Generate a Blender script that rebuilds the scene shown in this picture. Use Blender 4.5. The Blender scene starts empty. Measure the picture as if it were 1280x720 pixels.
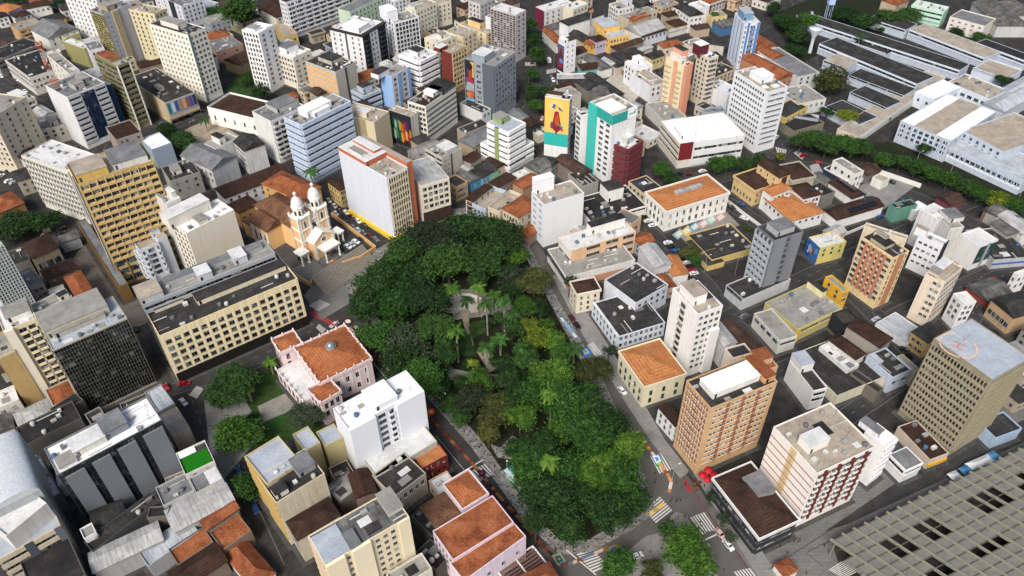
import bpy, math, random, re
from math import radians, cos, sin, pi, sqrt, atan2
from mathutils import Vector, Matrix
import numpy as np
S = bpy.context.scene
COL = S.collection
# ---------------------------------------------------------------- camera, sky, sun, exposure
CAM_H, FPX, PITCH, ROLL = 220.0, 960.0, radians(41), radians(-0.7)
_cp, _sp, _cr, _sr = cos(PITCH), sin(PITCH), cos(ROLL), sin(ROLL)
FW = Vector((0, _cp, -_sp)); UP0 = Vector((0, _sp, _cp)); RT0 = Vector((1, 0, 0))
RT = RT0*_cr + UP0*_sr; UP = UP0*_cr - RT0*_sr
cd = bpy.data.cameras.new('camera'); cam = bpy.data.objects.new('camera', cd); COL.objects.link(cam)
M3 = Matrix((RT, UP, -FW)).transposed().to_4x4(); M3.translation = Vector((0, 0, CAM_H)); cam.matrix_world = M3
cd.sensor_width = 36; cd.lens = FPX/1280*36; cd.clip_start = 1; cd.clip_end = 6000
S.camera = cam
SUN_EL, SUN_AZ = 47, 250            # azimuth measured from +X counter-clockwise: light comes from the lower left of the picture
wd = bpy.data.worlds.new('World'); S.world = wd; wd.use_nodes = True
wn = wd.node_tree.nodes; bgn = wn['Background']
sky = wn.new('ShaderNodeTexSky'); sky.sky_type = 'NISHITA'; sky.sun_disc = False
sky.sun_elevation = radians(SUN_EL); sky.sun_rotation = radians(90-SUN_AZ); sky.dust_density = 4.0; sky.air_density = 1.0; sky.ozone_density = 1.0
wd.node_tree.links.new(sky.outputs[0], bgn.inputs[0]); bgn.inputs[1].default_value = 0.09
sl = bpy.data.lights.new('sun', 'SUN'); sl.energy = 2.0; sl.angle = radians(24); sl.color = (1, .97, .92)
so = bpy.data.objects.new('sun', sl); COL.objects.link(so)
sd = Vector((cos(radians(SUN_AZ))*cos(radians(SUN_EL)), sin(radians(SUN_AZ))*cos(radians(SUN_EL)), sin(radians(SUN_EL))))
so.rotation_euler = sd.to_track_quat('Z', 'Y').to_euler()
S.view_settings.view_transform = 'Standard'; S.view_settings.look = 'None'
S.view_settings.exposure = 0.8; S.view_settings.gamma = 1.0; S.view_settings.use_curve_mapping = False
S.render.engine = 'CYCLES'; S.cycles.max_bounces = 4; S.cycles.diffuse_bounces = 2; S.cycles.glossy_bounces = 2; S.cycles.transmission_bounces = 2

def G(x, y, z=0.0):
    """the point at height z seen at photograph pixel x, y"""
    d = FW + RT*((x-640)/FPX) - UP*((y-360)/FPX)
    t = (z-CAM_H)/d.z
    return Vector((d.x*t, d.y*t, z))
def TP(t, q):
    """pixel of an enlarged view of the photograph (named by t) to photograph pixel"""
    x0, y0, s = VIEW[t] if t in VIEW else (int(t[0])*320, int(t[1])*180, 4.0)
    return (x0+q[0]/s, y0+q[1]/s)
VIEW = {k: (x, y, 16/3) for k, x, y in (('a',0,0),('b',0,100),('c',200,0),('d',200,100),('e',400,0),('f',560,60),('g',640,0),('h',780,60),('i',560,180),('j',800,300),('k',1040,250),('m',900,150),('n',0,240),('o',80,560),('p',480,570),('q',940,380),('s',520,330))}
VIEW.update({'u': (280,180,8.0), 'v': (300,240,8.0), 'w': (320,390,8.0), 'X': (0,0,1.0)})
def height_of(top, base):
    g = G(*base); d = FW + RT*((top[0]-640)/FPX) - UP*((top[1]-360)/FPX)
    t = (g.x*d.x+g.y*d.y)/(d.x*d.x+d.y*d.y)
    return CAM_H + t*d.z

# ---------------------------------------------------------------- mesh helpers
class MB:
    def __init__(s): s.v = []; s.f = []; s.m = []
    def quad(s, pts, m=0):
        n = len(s.v); s.v += [tuple(p) for p in pts]; s.f.append(tuple(range(n, n+len(pts)))); s.m.append(m)
    def box(s, x0, y0, z0, x1, y1, z1, m=0, bottom=True, top=True, mt=None):
        n = len(s.v)
        s.v += [(x0,y0,z0),(x1,y0,z0),(x1,y1,z0),(x0,y1,z0),(x0,y0,z1),(x1,y0,z1),(x1,y1,z1),(x0,y1,z1)]
        fs = [(0,1,5,4),(1,2,6,5),(2,3,7,6),(3,0,4,7)]; ms = [m]*4
        if top: fs.append((4,5,6,7)); ms.append(m if mt is None else mt)
        if bottom: fs.append((3,2,1,0)); ms.append(m)
        s.f += [tuple(n+i for i in f) for f in fs]; s.m += ms
    def tube(s, p0, p1, r0, r1=None, n=8, m=0, cap=True):
        if r1 is None: r1 = r0
        p0 = Vector(p0); p1 = Vector(p1); d = (p1-p0).normalized()
        a = d.orthogonal().normalized(); b = d.cross(a); k = len(s.v)
        for p, r in ((p0, r0), (p1, r1)):
            for i in range(n):
                t = 2*pi*i/n; s.v.append(tuple(p + (a*cos(t)+b*sin(t))*r))
        for i in range(n):
            j = (i+1) % n; s.f.append((k+i, k+j, k+n+j, k+n+i)); s.m.append(m)
        if cap:
            s.f.append(tuple(k+n+i for i in range(n))); s.m.append(m)
            s.f.append(tuple(k+n-1-i for i in range(n))); s.m.append(m)
    def lathe(s, prof, cx=0, cy=0, n=16, m=0):
        k = len(s.v)
        for r, z in prof:
            for i in range(n):
                t = 2*pi*i/n; s.v.append((cx+r*cos(t), cy+r*sin(t), z))
        for q in range(len(prof)-1):
            for i in range(n):
                j = (i+1) % n; s.f.append((k+q*n+i, k+q*n+j, k+q*n+n+j, k+q*n+n+i)); s.m.append(m)
        q = len(prof)-1
        s.f.append(tuple(k+q*n+i for i in range(n))); s.m.append(m)
    def prism(s, poly, z0, z1, m=0, mt=None, bottom=False):
        n = len(poly); k = len(s.v)
        if sum(poly[i][0]*poly[(i+1) % n][1]-poly[(i+1) % n][0]*poly[i][1] for i in range(n)) < 0: poly = poly[::-1]
        s.v += [(p[0], p[1], z0) for p in poly] + [(p[0], p[1], z1) for p in poly]
        for i in range(n):
            j = (i+1) % n; s.f.append((k+i, k+j, k+n+j, k+n+i)); s.m.append(m)
        s.f.append(tuple(k+n+i for i in range(n))); s.m.append(m if mt is None else mt)
        if bottom: s.f.append(tuple(k+n-1-i for i in range(n))); s.m.append(m)
    def add(s, o, mat=None, mo=0):
        n = len(s.v)
        s.v += [tuple(mat @ Vector(p)) for p in o.v] if mat is not None else o.v
        s.f += [tuple(n+i for i in f) for f in o.f]; s.m += [q+mo for q in o.m]
    def mesh(s, name, mats, smooth=False):
        me = bpy.data.meshes.new(name); me.from_pydata(s.v, [], s.f)
        for q in (mats if isinstance(mats, (list, tuple)) else [mats]): me.materials.append(q)
        if any(s.m): me.polygons.foreach_set('material_index', s.m)
        if smooth: me.polygons.foreach_set('use_smooth', [True]*len(s.f))
        return me
    def obj(s, name, mats, parent=None, smooth=False):
        return link(name, s.mesh(name, mats, smooth), parent)
def link(name, data, parent=None, loc=None, rz=None):
    o = bpy.data.objects.new(name, data); COL.objects.link(o)
    if parent is not None: o.parent = parent
    if loc is not None: o.location = loc
    if rz is not None: o.rotation_euler = (0, 0, rz)
    return o
def tag(o, label, cat, group=None):
    o['label'] = label; o['category'] = cat
    if group: o['group'] = group
    return o
def thing(name, label, cat, loc=(0,0,0), rz=0, group=None):
    return tag(link(name, None, None, loc, rz), label, cat, group)
def struct(o, kind='structure'):
    o['kind'] = kind; return o
def sheet(name, pts, z, mat, kerb=0.0):
    m = MB()
    if kerb: m.prism([(p.x, p.y) for p in pts], 0.0, z)
    else:
        P = [(p.x, p.y, z) for p in pts]; n = len(P)
        if sum(P[i][0]*P[(i+1) % n][1]-P[(i+1) % n][0]*P[i][1] for i in range(n)) < 0: P = P[::-1]
        m.quad(P)
    return m.obj(name, mat)

# ---------------------------------------------------------------- materials
def lin(h):
    if not isinstance(h, str): return tuple(h)
    c = [int(h[i:i+2], 16)/255 for i in (0, 2, 4)]
    return tuple(v/12.92 if v <= .04045 else ((v+.055)/1.055)**2.4 for v in c)
_mc = {}
def newmat(name, rough=.85, spec=.3, metal=0):
    m = bpy.data.materials.new(name); m.use_nodes = True; b = m.node_tree.nodes['Principled BSDF']
    b.inputs['Roughness'].default_value = rough; b.inputs['Specular IOR Level'].default_value = spec; b.inputs['Metallic'].default_value = metal
    return m, m.node_tree.nodes, m.node_tree.links, b
def nd(ns, t, **k):
    n = ns.new(t)
    for a, v in k.items(): setattr(n, a, v)
    return n
def noise(ns, ls, vec, scale, detail=4, rough=.6, sc3=None):
    if sc3:
        mp = ns.new('ShaderNodeMapping'); mp.inputs['Scale'].default_value = sc3; ls.new(vec, mp.inputs[0]); vec = mp.outputs[0]
    n = ns.new('ShaderNodeTexNoise'); n.inputs['Scale'].default_value = scale; n.inputs['Detail'].default_value = detail; n.inputs['Roughness'].default_value = rough
    ls.new(vec, n.inputs['Vector']); return n.outputs['Fac']
def ramp(ns, ls, fac, stops):
    r = ns.new('ShaderNodeValToRGB'); e = r.color_ramp.elements
    while len(e) < len(stops): e.new(.5)
    for q, (p, c) in zip(e, stops): q.position = p; q.color = (*c[:3], 1)
    ls.new(fac, r.inputs[0]); return r.outputs[0]
def mix(ns, ls, fac, a, b, mode='MIX'):
    n = ns.new('ShaderNodeMix'); n.data_type = 'RGBA'; n.blend_type = mode
    for i, v in ((0, fac), (6, a), (7, b)):
        if hasattr(v, 'is_linked'): ls.new(v, n.inputs[i])
        else: n.inputs[i].default_value = v if i == 0 else (*v[:3], 1)
    return n.outputs[2]
def coords(ns, kind='Object'):
    t = ns.new('ShaderNodeTexCoord'); return t.outputs[kind]
def worldpos(ns):
    return ns.new('ShaderNodeNewGeometry').outputs['Position']
def sc(c, k): return tuple(min(1, v*k) for v in c)
def wall(h, dirt=.5):
    """painted plaster or concrete with rain streaks and blotches"""
    key = ('wall', h, dirt)
    if key in _mc: return _mc[key]
    c = lin(h); m, ns, ls, b = newmat('plaster_'+str(h)); w = worldpos(ns)
    st = noise(ns, ls, w, 1.0, 3, .6, (.9, .9, .07)); bl = noise(ns, ls, w, .22, 5, .65)
    f1 = ramp(ns, ls, st, [(.46, (0,)*3), (.72, (1,)*3)]); f2 = ramp(ns, ls, bl, [(.44, (0,)*3), (.7, (1,)*3)])
    g = (c[0]*.55+.01, c[1]*.53+.01, c[2]*.49+.008)
    mu = ns.new('ShaderNodeMath'); mu.operation = 'MULTIPLY'; ls.new(f1, mu.inputs[0]); mu.inputs[1].default_value = dirt*.75
    mu2 = ns.new('ShaderNodeMath'); mu2.operation = 'MULTIPLY'; ls.new(f2, mu2.inputs[0]); mu2.inputs[1].default_value = dirt*.55
    x = mix(ns, ls, mu.outputs[0], c, g); x = mix(ns, ls, mu2.outputs[0], x, sc(c, .72))
    sx = nd(ns, 'ShaderNodeSeparateXYZ'); ls.new(w, sx.inputs[0])
    md = nd(ns, 'ShaderNodeMath', operation='FLOORED_MODULO'); ls.new(sx.outputs[2], md.inputs[0]); md.inputs[1].default_value = 3.0
    lt = nd(ns, 'ShaderNodeMath', operation='LESS_THAN'); ls.new(md.outputs[0], lt.inputs[0]); lt.inputs[1].default_value = .14
    ml = nd(ns, 'ShaderNodeMath', operation='MULTIPLY'); ls.new(lt.outputs[0], ml.inputs[0]); ml.inputs[1].default_value = .3*min(1, dirt*1.6)
    x = mix(ns, ls, ml.outputs[0], x, sc(c, .6))
    ls.new(x, b.inputs['Base Color']); _mc[key] = m; return m
def plain(h, rough=.6, metal=0, spec=.4, var=.25):
    key = ('plain', h, rough, metal)
    if key in _mc: return _mc[key]
    c = lin(h); m, ns, ls, b = newmat('paint_'+str(h), rough, spec, metal)
    n = noise(ns, ls, worldpos(ns), 1.3, 4)
    ls.new(ramp(ns, ls, n, [(.3, sc(c, 1-var)), (.65, c)]), b.inputs['Base Color']); _mc[key] = m; return m
def roofmat(kind):
    key = ('roof', kind)
    if key in _mc: return _mc[key]
    m, ns, ls, b = newmat('roof_'+kind, .9, .2); o = coords(ns); w = worldpos(ns)
    def flatroof(dark, mid, light, seam):
        n1 = noise(ns, ls, w, .16, 6, .7); n2 = noise(ns, ls, w, 1.4, 4, .6)
        x = ramp(ns, ls, n1, [(.3, dark), (.5, mid), (.72, light)])
        x = mix(ns, ls, ramp(ns, ls, n2, [(.45, (0,)*3), (.75, (.55,)*3)]), x, sc(dark, .7))
        if seam:
            br = nd(ns, 'ShaderNodeTexBrick'); ls.new(o, br.inputs['Vector']); br.inputs['Scale'].default_value = 1; br.inputs['Brick Width'].default_value = 9; br.inputs['Row Height'].default_value = 1.1
            br.inputs['Mortar Size'].default_value = .035; br.inputs['Color1'].default_value = (0,0,0,1); br.inputs['Color2'].default_value = (.25,.25,.25,1); br.inputs['Mortar'].default_value = (1,1,1,1)
            x = mix(ns, ls, br.outputs[0], x, sc(light, seam))
        return x
    def tileroof(a, bb, cc):
        n1 = noise(ns, ls, w, .23, 6, .7); n2 = noise(ns, ls, w, 2.2, 3, .6)
        x = ramp(ns, ls, n1, [(.3, a), (.5, bb), (.74, cc)])
        x = mix(ns, ls, ramp(ns, ls, n2, [(.4, (0,)*3), (.75, (.75,)*3)]), x, sc(a, .5))
        wv = nd(ns, 'ShaderNodeTexWave'); wv.wave_type = 'BANDS'; wv.bands_direction = 'X'; ls.new(o, wv.inputs['Vector']); wv.inputs['Scale'].default_value = .9; wv.inputs['Distortion'].default_value = .3
        wv2 = nd(ns, 'ShaderNodeTexWave'); wv2.wave_type = 'BANDS'; wv2.bands_direction = 'Z'; ls.new(o, wv2.inputs['Vector']); wv2.inputs['Scale'].default_value = .9
        x = mix(ns, ls, .35, x, wv.outputs[0], 'MULTIPLY'); x = mix(ns, ls, .25, x, wv2.outputs[0], 'MULTIPLY'); return x
    def corr(a, bb, cc, dist=.45):
        n1 = noise(ns, ls, w, .2, 6, .7); n2 = noise(ns, ls, o, 1.0, 3, .6, (1.6, .12, .12))
        x = ramp(ns, ls, n1, [(.3, a), (.5, bb), (.72, cc)])
        x = mix(ns, ls, ramp(ns, ls, n2, [(.45, (0,)*3), (.72, (.7,)*3)]), x, sc(a, .6))
        wv = nd(ns, 'ShaderNodeTexWave'); wv.wave_type = 'BANDS'; wv.bands_direction = 'X'; ls.new(o, wv.inputs['Vector']); wv.inputs['Scale'].default_value = 1.3
        return mix(ns, ls, dist, x, wv.outputs[0], 'MULTIPLY')
    K = {'dark': lambda: flatroof((.013,.013,.0125), (.027,.026,.025), (.07,.066,.062), .9),
         'black': lambda: flatroof((.012,.012,.012), (.022,.021,.021), (.05,.048,.045), 0),
         'conc': lambda: flatroof((.15,.144,.128), (.24,.23,.205), (.34,.325,.295), .85),
         'grey': lambda: flatroof((.08,.085,.088), (.15,.155,.16), (.26,.26,.26), .6),
         'sand': lambda: flatroof((.2,.17,.13), (.34,.29,.23), (.45,.4,.33), .6),
         'pale': lambda: flatroof((.4,.4,.39), (.58,.58,.57), (.7,.7,.69), .7),
         'white': lambda: flatroof((.6,.6,.6), (.74,.74,.74), (.82,.82,.82), 0),
         'blue': lambda: flatroof((.25,.28,.32), (.33,.365,.41), (.42,.45,.49), .85),
         'tile': lambda: tileroof((.15,.042,.018), (.36,.115,.045), (.5,.2,.09)),
         'brown': lambda: tileroof((.028,.015,.011), (.06,.03,.02), (.11,.055,.038)),
         'clay': lambda: tileroof((.11,.05,.027), (.22,.108,.06), (.32,.18,.11)),
         'orange': lambda: tileroof((.42,.15,.055), (.58,.23,.08), (.64,.3,.12)),
         'terracotta': lambda: tileroof((.28,.08,.03), (.46,.15,.055), (.54,.23,.095)),
         'fibro': lambda: corr((.06,.06,.056), (.14,.137,.13), (.27,.265,.25)),
         'fibrodark': lambda: corr((.02,.02,.019), (.042,.041,.039), (.09,.088,.084)),
         'fibrobrown': lambda: corr((.035,.022,.016), (.075,.043,.03), (.13,.09,.07)),
         'fibrolight': lambda: corr((.25,.25,.245), (.4,.4,.39), (.55,.55,.54), .25),
         'zinc': lambda: corr((.3,.33,.36), (.42,.45,.48), (.55,.57,.6), .2)}
    ls.new(K[kind](), b.inputs['Base Color']); _mc[key] = m; return m
def glassmat(kind='glass'):
    key = ('glass', kind)
    if key in _mc: return _mc[key]
    m, ns, ls, b = newmat('window_'+kind, .12, .5)  # dark colours include the shade of the window recess, which is not modelled
    fl = nd(ns, 'ShaderNodeVectorMath', operation='FLOOR'); s_ = nd(ns, 'ShaderNodeVectorMath', operation='SCALE'); s_.inputs[3].default_value = .62
    ls.new(worldpos(ns), s_.inputs[0]); ls.new(s_.outputs[0], fl.inputs[0])
    wn_ = nd(ns, 'ShaderNodeTexWhiteNoise'); ls.new(fl.outputs[0], wn_.inputs[0])
    C = {'glass': [(0, (.006,.008,.01)), (.4, (.016,.02,.024)), (.6, (.05,.058,.066)), (.78, (.13,.135,.135)), (.93, (.42,.4,.36))],
         'dark': [(0, (.004,.005,.006)), (.5, (.01,.012,.014)), (.75, (.03,.038,.042)), (.9, (.1,.11,.11)), (1, (.3,.31,.3))],
         'black': [(0, (.003,.004,.005)), (.5, (.008,.01,.011)), (.85, (.018,.024,.026)), (.96, (.05,.06,.06)), (1, (.12,.13,.13))],
         'blue': [(0, (.008,.014,.03)), (.5, (.014,.026,.055)), (.9, (.03,.05,.09)), (.95, (.1,.12,.15)), (1, (.2,.22,.24))],
         'green': [(0, (.008,.02,.018)), (.5, (.02,.045,.04)), (.9, (.04,.08,.07)), (.95, (.1,.13,.12)), (1, (.2,.24,.22))]}[kind]
    r = ramp(ns, ls, wn_.outputs[0], C); ls.new(r, b.inputs['Base Color']); _mc[key] = m; return m

# ---------------------------------------------------------------- windows and facades
_wm = {}
def win_mb(w, h, frame=.07, sill=True, mull=1, proud=.05):
    m = MB(); a = w/2
    m.quad([(-a, -.025, 0), (a, -.025, 0), (a, -.025, h), (-a, -.025, h)], 1)
    for x0, x1, z0, z1 in ((-a-frame, -a, -frame, h+frame), (a, a+frame, -frame, h+frame), (-a, a, -frame, 0), (-a, a, h, h+frame)):
        m.box(x0, -proud, z0, x1, .0, z1, 0)
    for i in range(mull):
        x = -a + w*(i+1)/(mull+1); m.box(x-.035, -.045, 0, x+.035, -.026, h, 0)
    if sill: m.box(-a-frame-.08, -.16, -frame-.1, a+frame+.08, 0, -frame-.002, 0)
    return m
class Bld: pass
SIDE = {'f': 0.0, 'r': pi/2, 'b': pi, 'l': -pi/2}
def side_frame(b, s, y0=0):
    """matrix from facade coordinates (x along, -y outward, z up) to building coordinates, and facade width"""
    x0, y0_, x1, y1 = b.box
    o = {'f': (x0, y0_), 'r': (x1, y0_), 'b': (x1, y1), 'l': (x0, y1)}[s]
    W = (x1-x0) if s in 'fb' else (y1-y0_)
    return Matrix.Translation((*o, 0)) @ Matrix.Rotation(SIDE[s], 4, 'Z'), W
def side_seen(b, s):
    M, W = side_frame(b, s); Mw = b.M @ M
    p = Mw @ Vector((W/2, 0, b.h*.6)); n = (Mw.to_3x3() @ Vector((0, -1, 0)))
    d = Vector((0, 0, CAM_H)) - p; d.z = 0
    return d.normalized().dot(n) > -.12
def parse(t):
    out = []
    for seg in t.split('|'):
        rng = (0., 1.); k = {}; mt = re.match(r'([a-z]+)(?:@([\d.]+)-([\d.]+))?[:,]?(.*)$', seg)
        if mt.group(2): rng = (float(mt.group(2)), float(mt.group(3)))
        for kv in filter(None, mt.group(4).split(',')):
            a, v = kv.split('=')
            if a not in ('c', 'fc', 'gl', 'nm'): v = float(v)
            k[a] = v
        out.append((mt.group(1), k, rng))
    return out
def hexs(v):
    v = str(v); return v
def facade(b, s, spec):
    M, W = side_frame(b, s); H = b.h
    for typ, k, (f0, f1) in parse(spec):
        X0, X1 = W*f0, W*f1; Wd = X1-X0
        fl = k.get('fl', b.fl); z0 = k.get('z', b.g); top = k.get('top', 1.0)
        nf = max(1, int((H-top-z0)/fl + .35)) if 'nf' not in k else int(k['nf'])
        fl = (H-top-z0)/nf if 'nf' not in k and nf > 0 else fl
        ww, wh = k.get('w', 1.3), k.get('h', 1.35); sp = k.get('s', 3.0); mg = k.get('m', .6)
        n = int(k['n']) if 'n' in k else max(1, int((Wd-2*mg)/sp))
        cs = (Wd-2*mg)/n; glass = k.get('gl', 'glass'); fr = k.get('fc', b.frame); fr = fr if isinstance(fr, str) else str(int(fr)).zfill(6)
        cl = k.get('c', b.trim); cl = cl if isinstance(cl, str) else str(int(cl)).zfill(6)
        if typ in ('w', 'wb', 'egg', 'fin', 'bal'):
            if typ == 'bal': ww = k.get('w', cs*.72); wh = k.get('h', 2.0)
            if typ == 'egg': ww = cs-.4; wh = k.get('h', 1.4)
            if typ == 'fin': ww = k.get('w', cs-.55)
            ww = min(ww, cs-.12)
            for i in range(nf):
                for j in range(n):
                    zz = z0 + i*fl + (k.get('sl', .95) if typ != 'bal' else .25)
                    if zz+wh > H-.15: continue
                    b.win.append((M @ Matrix.Translation((X0+mg+(j+.5)*cs, 0, zz)), ww, wh, fr, glass, typ in ('w', 'bal') and wh < 3, 1 if ww < 2.2 else int(ww/1.1)))
            if typ == 'wb':
                q = MB()
                for i in range(nf):
                    for j in range(n):
                        x = X0+mg+(j+.5)*cs; q.box(x-ww/2-.05, -.08, z0+i*fl-.45, x+ww/2+.05, 0, z0+i*fl+.7)
                b.extra('spandrel', q, M, wall(cl))
            if typ == 'egg':
                q = MB(); e = k.get('e', .55)
                for i in range(nf): q.box(X0+mg, -e, z0+i*fl-.35, X1-mg, 0, z0+i*fl+.8)
                for j in range(n+1): q.box(X0+mg+j*cs-.16, -e-.06, z0-.4, X0+mg+j*cs+.16, 0, z0+nf*fl+.1)
                b.extra('sunshade_grid', q, M, wall(cl))
            if typ == 'fin':
                q = MB(); e = k.get('e', .45)
                for j in range(n+1): q.box(X0+mg+j*cs-.17, -e, z0-.2, X0+mg+j*cs+.17, 0, z0+nf*fl+.4)
                b.extra('fins', q, M, wall(cl))
            if typ == 'bal':
                e = k.get('e', 1.1); bw = k.get('bw', cs*.86)
                for i in range(nf):
                    for j in range(n): b.bal.append((M @ Matrix.Translation((X0+mg+(j+.5)*cs, 0, z0+i*fl)), round(bw, 2), e, cl))
        elif typ == 'rib':
            wh = k.get('h', 1.4)
            for i in range(nf):
                zz = z0+i*fl+k.get('sl', 1.1)
                b.win.append((M @ Matrix.Translation(((X0+X1)/2, 0, zz)), Wd-2*mg, wh, fr, glass, False, max(1, int(Wd/1.6))))
            q = MB(); e = k.get('e', .3)
            for i in range(nf+1):
                zt = min(z0+i*fl+k.get('sl', 1.1)-.1, H-.05); q.box(X0+mg*.4, -e, max(.1, zt-(fl-wh)+.2), X1-mg*.4, 0, zt)
            b.extra('spandrel', q, M, wall(cl))
        elif typ == 'hs':
            q = MB()
            for i in range(nf): q.box(X0+.05, -.07, z0+i*fl, X1-.05, 0, z0+i*fl+k.get('t', .9))
            b.extra('stripes', q, M, wall(cl, .25))
        elif typ == 'vs':
            q = MB()
            for j in range(n): x = X0+mg+(j+.5)*cs; q.box(x-k.get('t', .8)/2, -k.get('e', .09), z0, x+k.get('t', .8)/2, 0, H-top)
            b.extra('stripes', q, M, wall(cl, .25))
        elif typ == 'cur':
            q = MB(); q.quad([(X0+.15, -.06, z0), (X1-.15, -.06, z0), (X1-.15, -.06, H-top), (X0+.15, -.06, H-top)])
            b.extra('glass_curtain', q, M, glassmat(glass))
            q = MB(); e = k.get('e', .22); t = k.get('t', .09)
            nx = int(k.get('n', max(1, int(Wd/1.6))))
            for j in range(nx+1): x = X0+.15+(Wd-.3)*j/nx; q.box(x-t, -e, z0, x+t, -.0, H-top)
            nz = int(k.get('nz', nf*2))
            for i in range(nz+1): z = z0+(H-top-z0)*i/nz; q.box(X0+.1, -e*.6, z-t*.8, X1-.1, -.0, z+t*.8)
            b.extra('mullions', q, M, plain(fr))
        elif typ == 'p':                                          # flat panel of another colour, in places painting the shade of a recess: a=bottom, b=top as fractions of the height
            q = MB(); q.box(X0+.02, -k.get('e', .1), H*k.get('a', 0)+.05, X1-.02, 0, H*k.get('b', 1)-.05)
            b.extra(k.get('nm', 'facade_panel'), q, M, wall(cl, k.get('d', .3)))
        elif typ == 'shop':
            q = MB(); q.quad([(X0+.3, -.05, .3), (X1-.3, -.05, .3), (X1-.3, -.05, 3.0), (X0+.3, -.05, 3.0)])
            b.extra('shop_window', q, M, glassmat('dark'))
            q = MB(); q.box(X0+.1, -k.get('e', 1.3), 3.15, X1-.1, 0, 3.4); b.extra('awning', q, M, wall(cl))
def emit_windows(b):
    def key(it): return ((b.M @ it[0]).translation - Vector((0, 0, CAM_H))).length
    b.win.sort(key=key)
    rest = {}
    for i, (Mt, w, h, fr, gl, sill, mull) in enumerate(b.win):
        kk = (round(w, 1), round(h, 1), fr, gl, sill, mull)
        if i < 100:
            if kk not in _wm: _wm[kk] = win_mb(kk[0], kk[1], .07, sill, min(mull, 30)).mesh('window', [plain(fr), glassmat(gl)])
            o = link('window', _wm[kk], b.root); o.matrix_local = Mt
        else:
            q = rest.setdefault((fr, gl), MB()); q.add(win_mb(w, h, .07, sill, min(mull, 30)), Mt)
    for (fr, gl), q in rest.items():
        struct(q.obj('window', [plain(fr), glassmat(gl)], b.root), 'stuff')
    b.bal.sort(key=key); rest = {}
    for i, (Mt, bw, e, c) in enumerate(b.bal):
        kk = ('bal', bw, e, c)
        q = MB(); q.box(-bw/2, -e, -.15, bw/2, 0, .02); q.box(-bw/2, -e, .0, bw/2, -e+.1, 1.05); q.box(-bw/2, -e+.1, .0, -bw/2+.1, 0, 1.05); q.box(bw/2-.1, -e+.1, .0, bw/2, 0, 1.05)
        if i < 100:
            if kk not in _wm: _wm[kk] = q.mesh('balcony', [wall(c)])
            o = link('balcony', _wm[kk], b.root); o.matrix_local = Mt
        else: rest.setdefault(c, MB()).add(q, Mt)
    for c, q in rest.items(): struct(q.obj('balcony', wall(c), b.root), 'stuff')

def hip_roof(m, x0, y0, x1, y1, z, rise, ov=.45, gable=None, ry=False):
    """solid hip or gable roof over a rectangle"""
    x0 -= ov; y0 -= ov; x1 += ov; y1 += ov; w, d = x1-x0, y1-y0; t = .22
    if w >= d and not ry: r = 0 if gable else d/2; a, c = (x0+r, (y0+y1)/2), (x1-r, (y0+y1)/2)
    else: r = 0 if gable else w/2; a, c = ((x0+x1)/2, y0+r), ((x0+x1)/2, y1-r)
    n = len(m.v)
    m.v += [(x0,y0,z),(x1,y0,z),(x1,y1,z),(x0,y1,z),(x0,y0,z+t),(x1,y0,z+t),(x1,y1,z+t),(x0,y1,z+t),(a[0],a[1],z+rise+t),(c[0],c[1],z+rise+t)]
    if w >= d and not ry: F = [(4,5,9,8),(5,6,9),(6,7,8,9),(7,4,8)]
    else: F = [(4,5,8),(5,6,9,8),(6,7,9),(7,4,8,9)]
    F += [(0,1,5,4),(1,2,6,5),(2,3,7,6),(3,0,4,7),(3,2,1,0)]
    m.f += [tuple(n+i for i in f) for f in F]; m.m += [0]*len(F)
    return a, c, z+rise+t
FOOT = []
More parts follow.
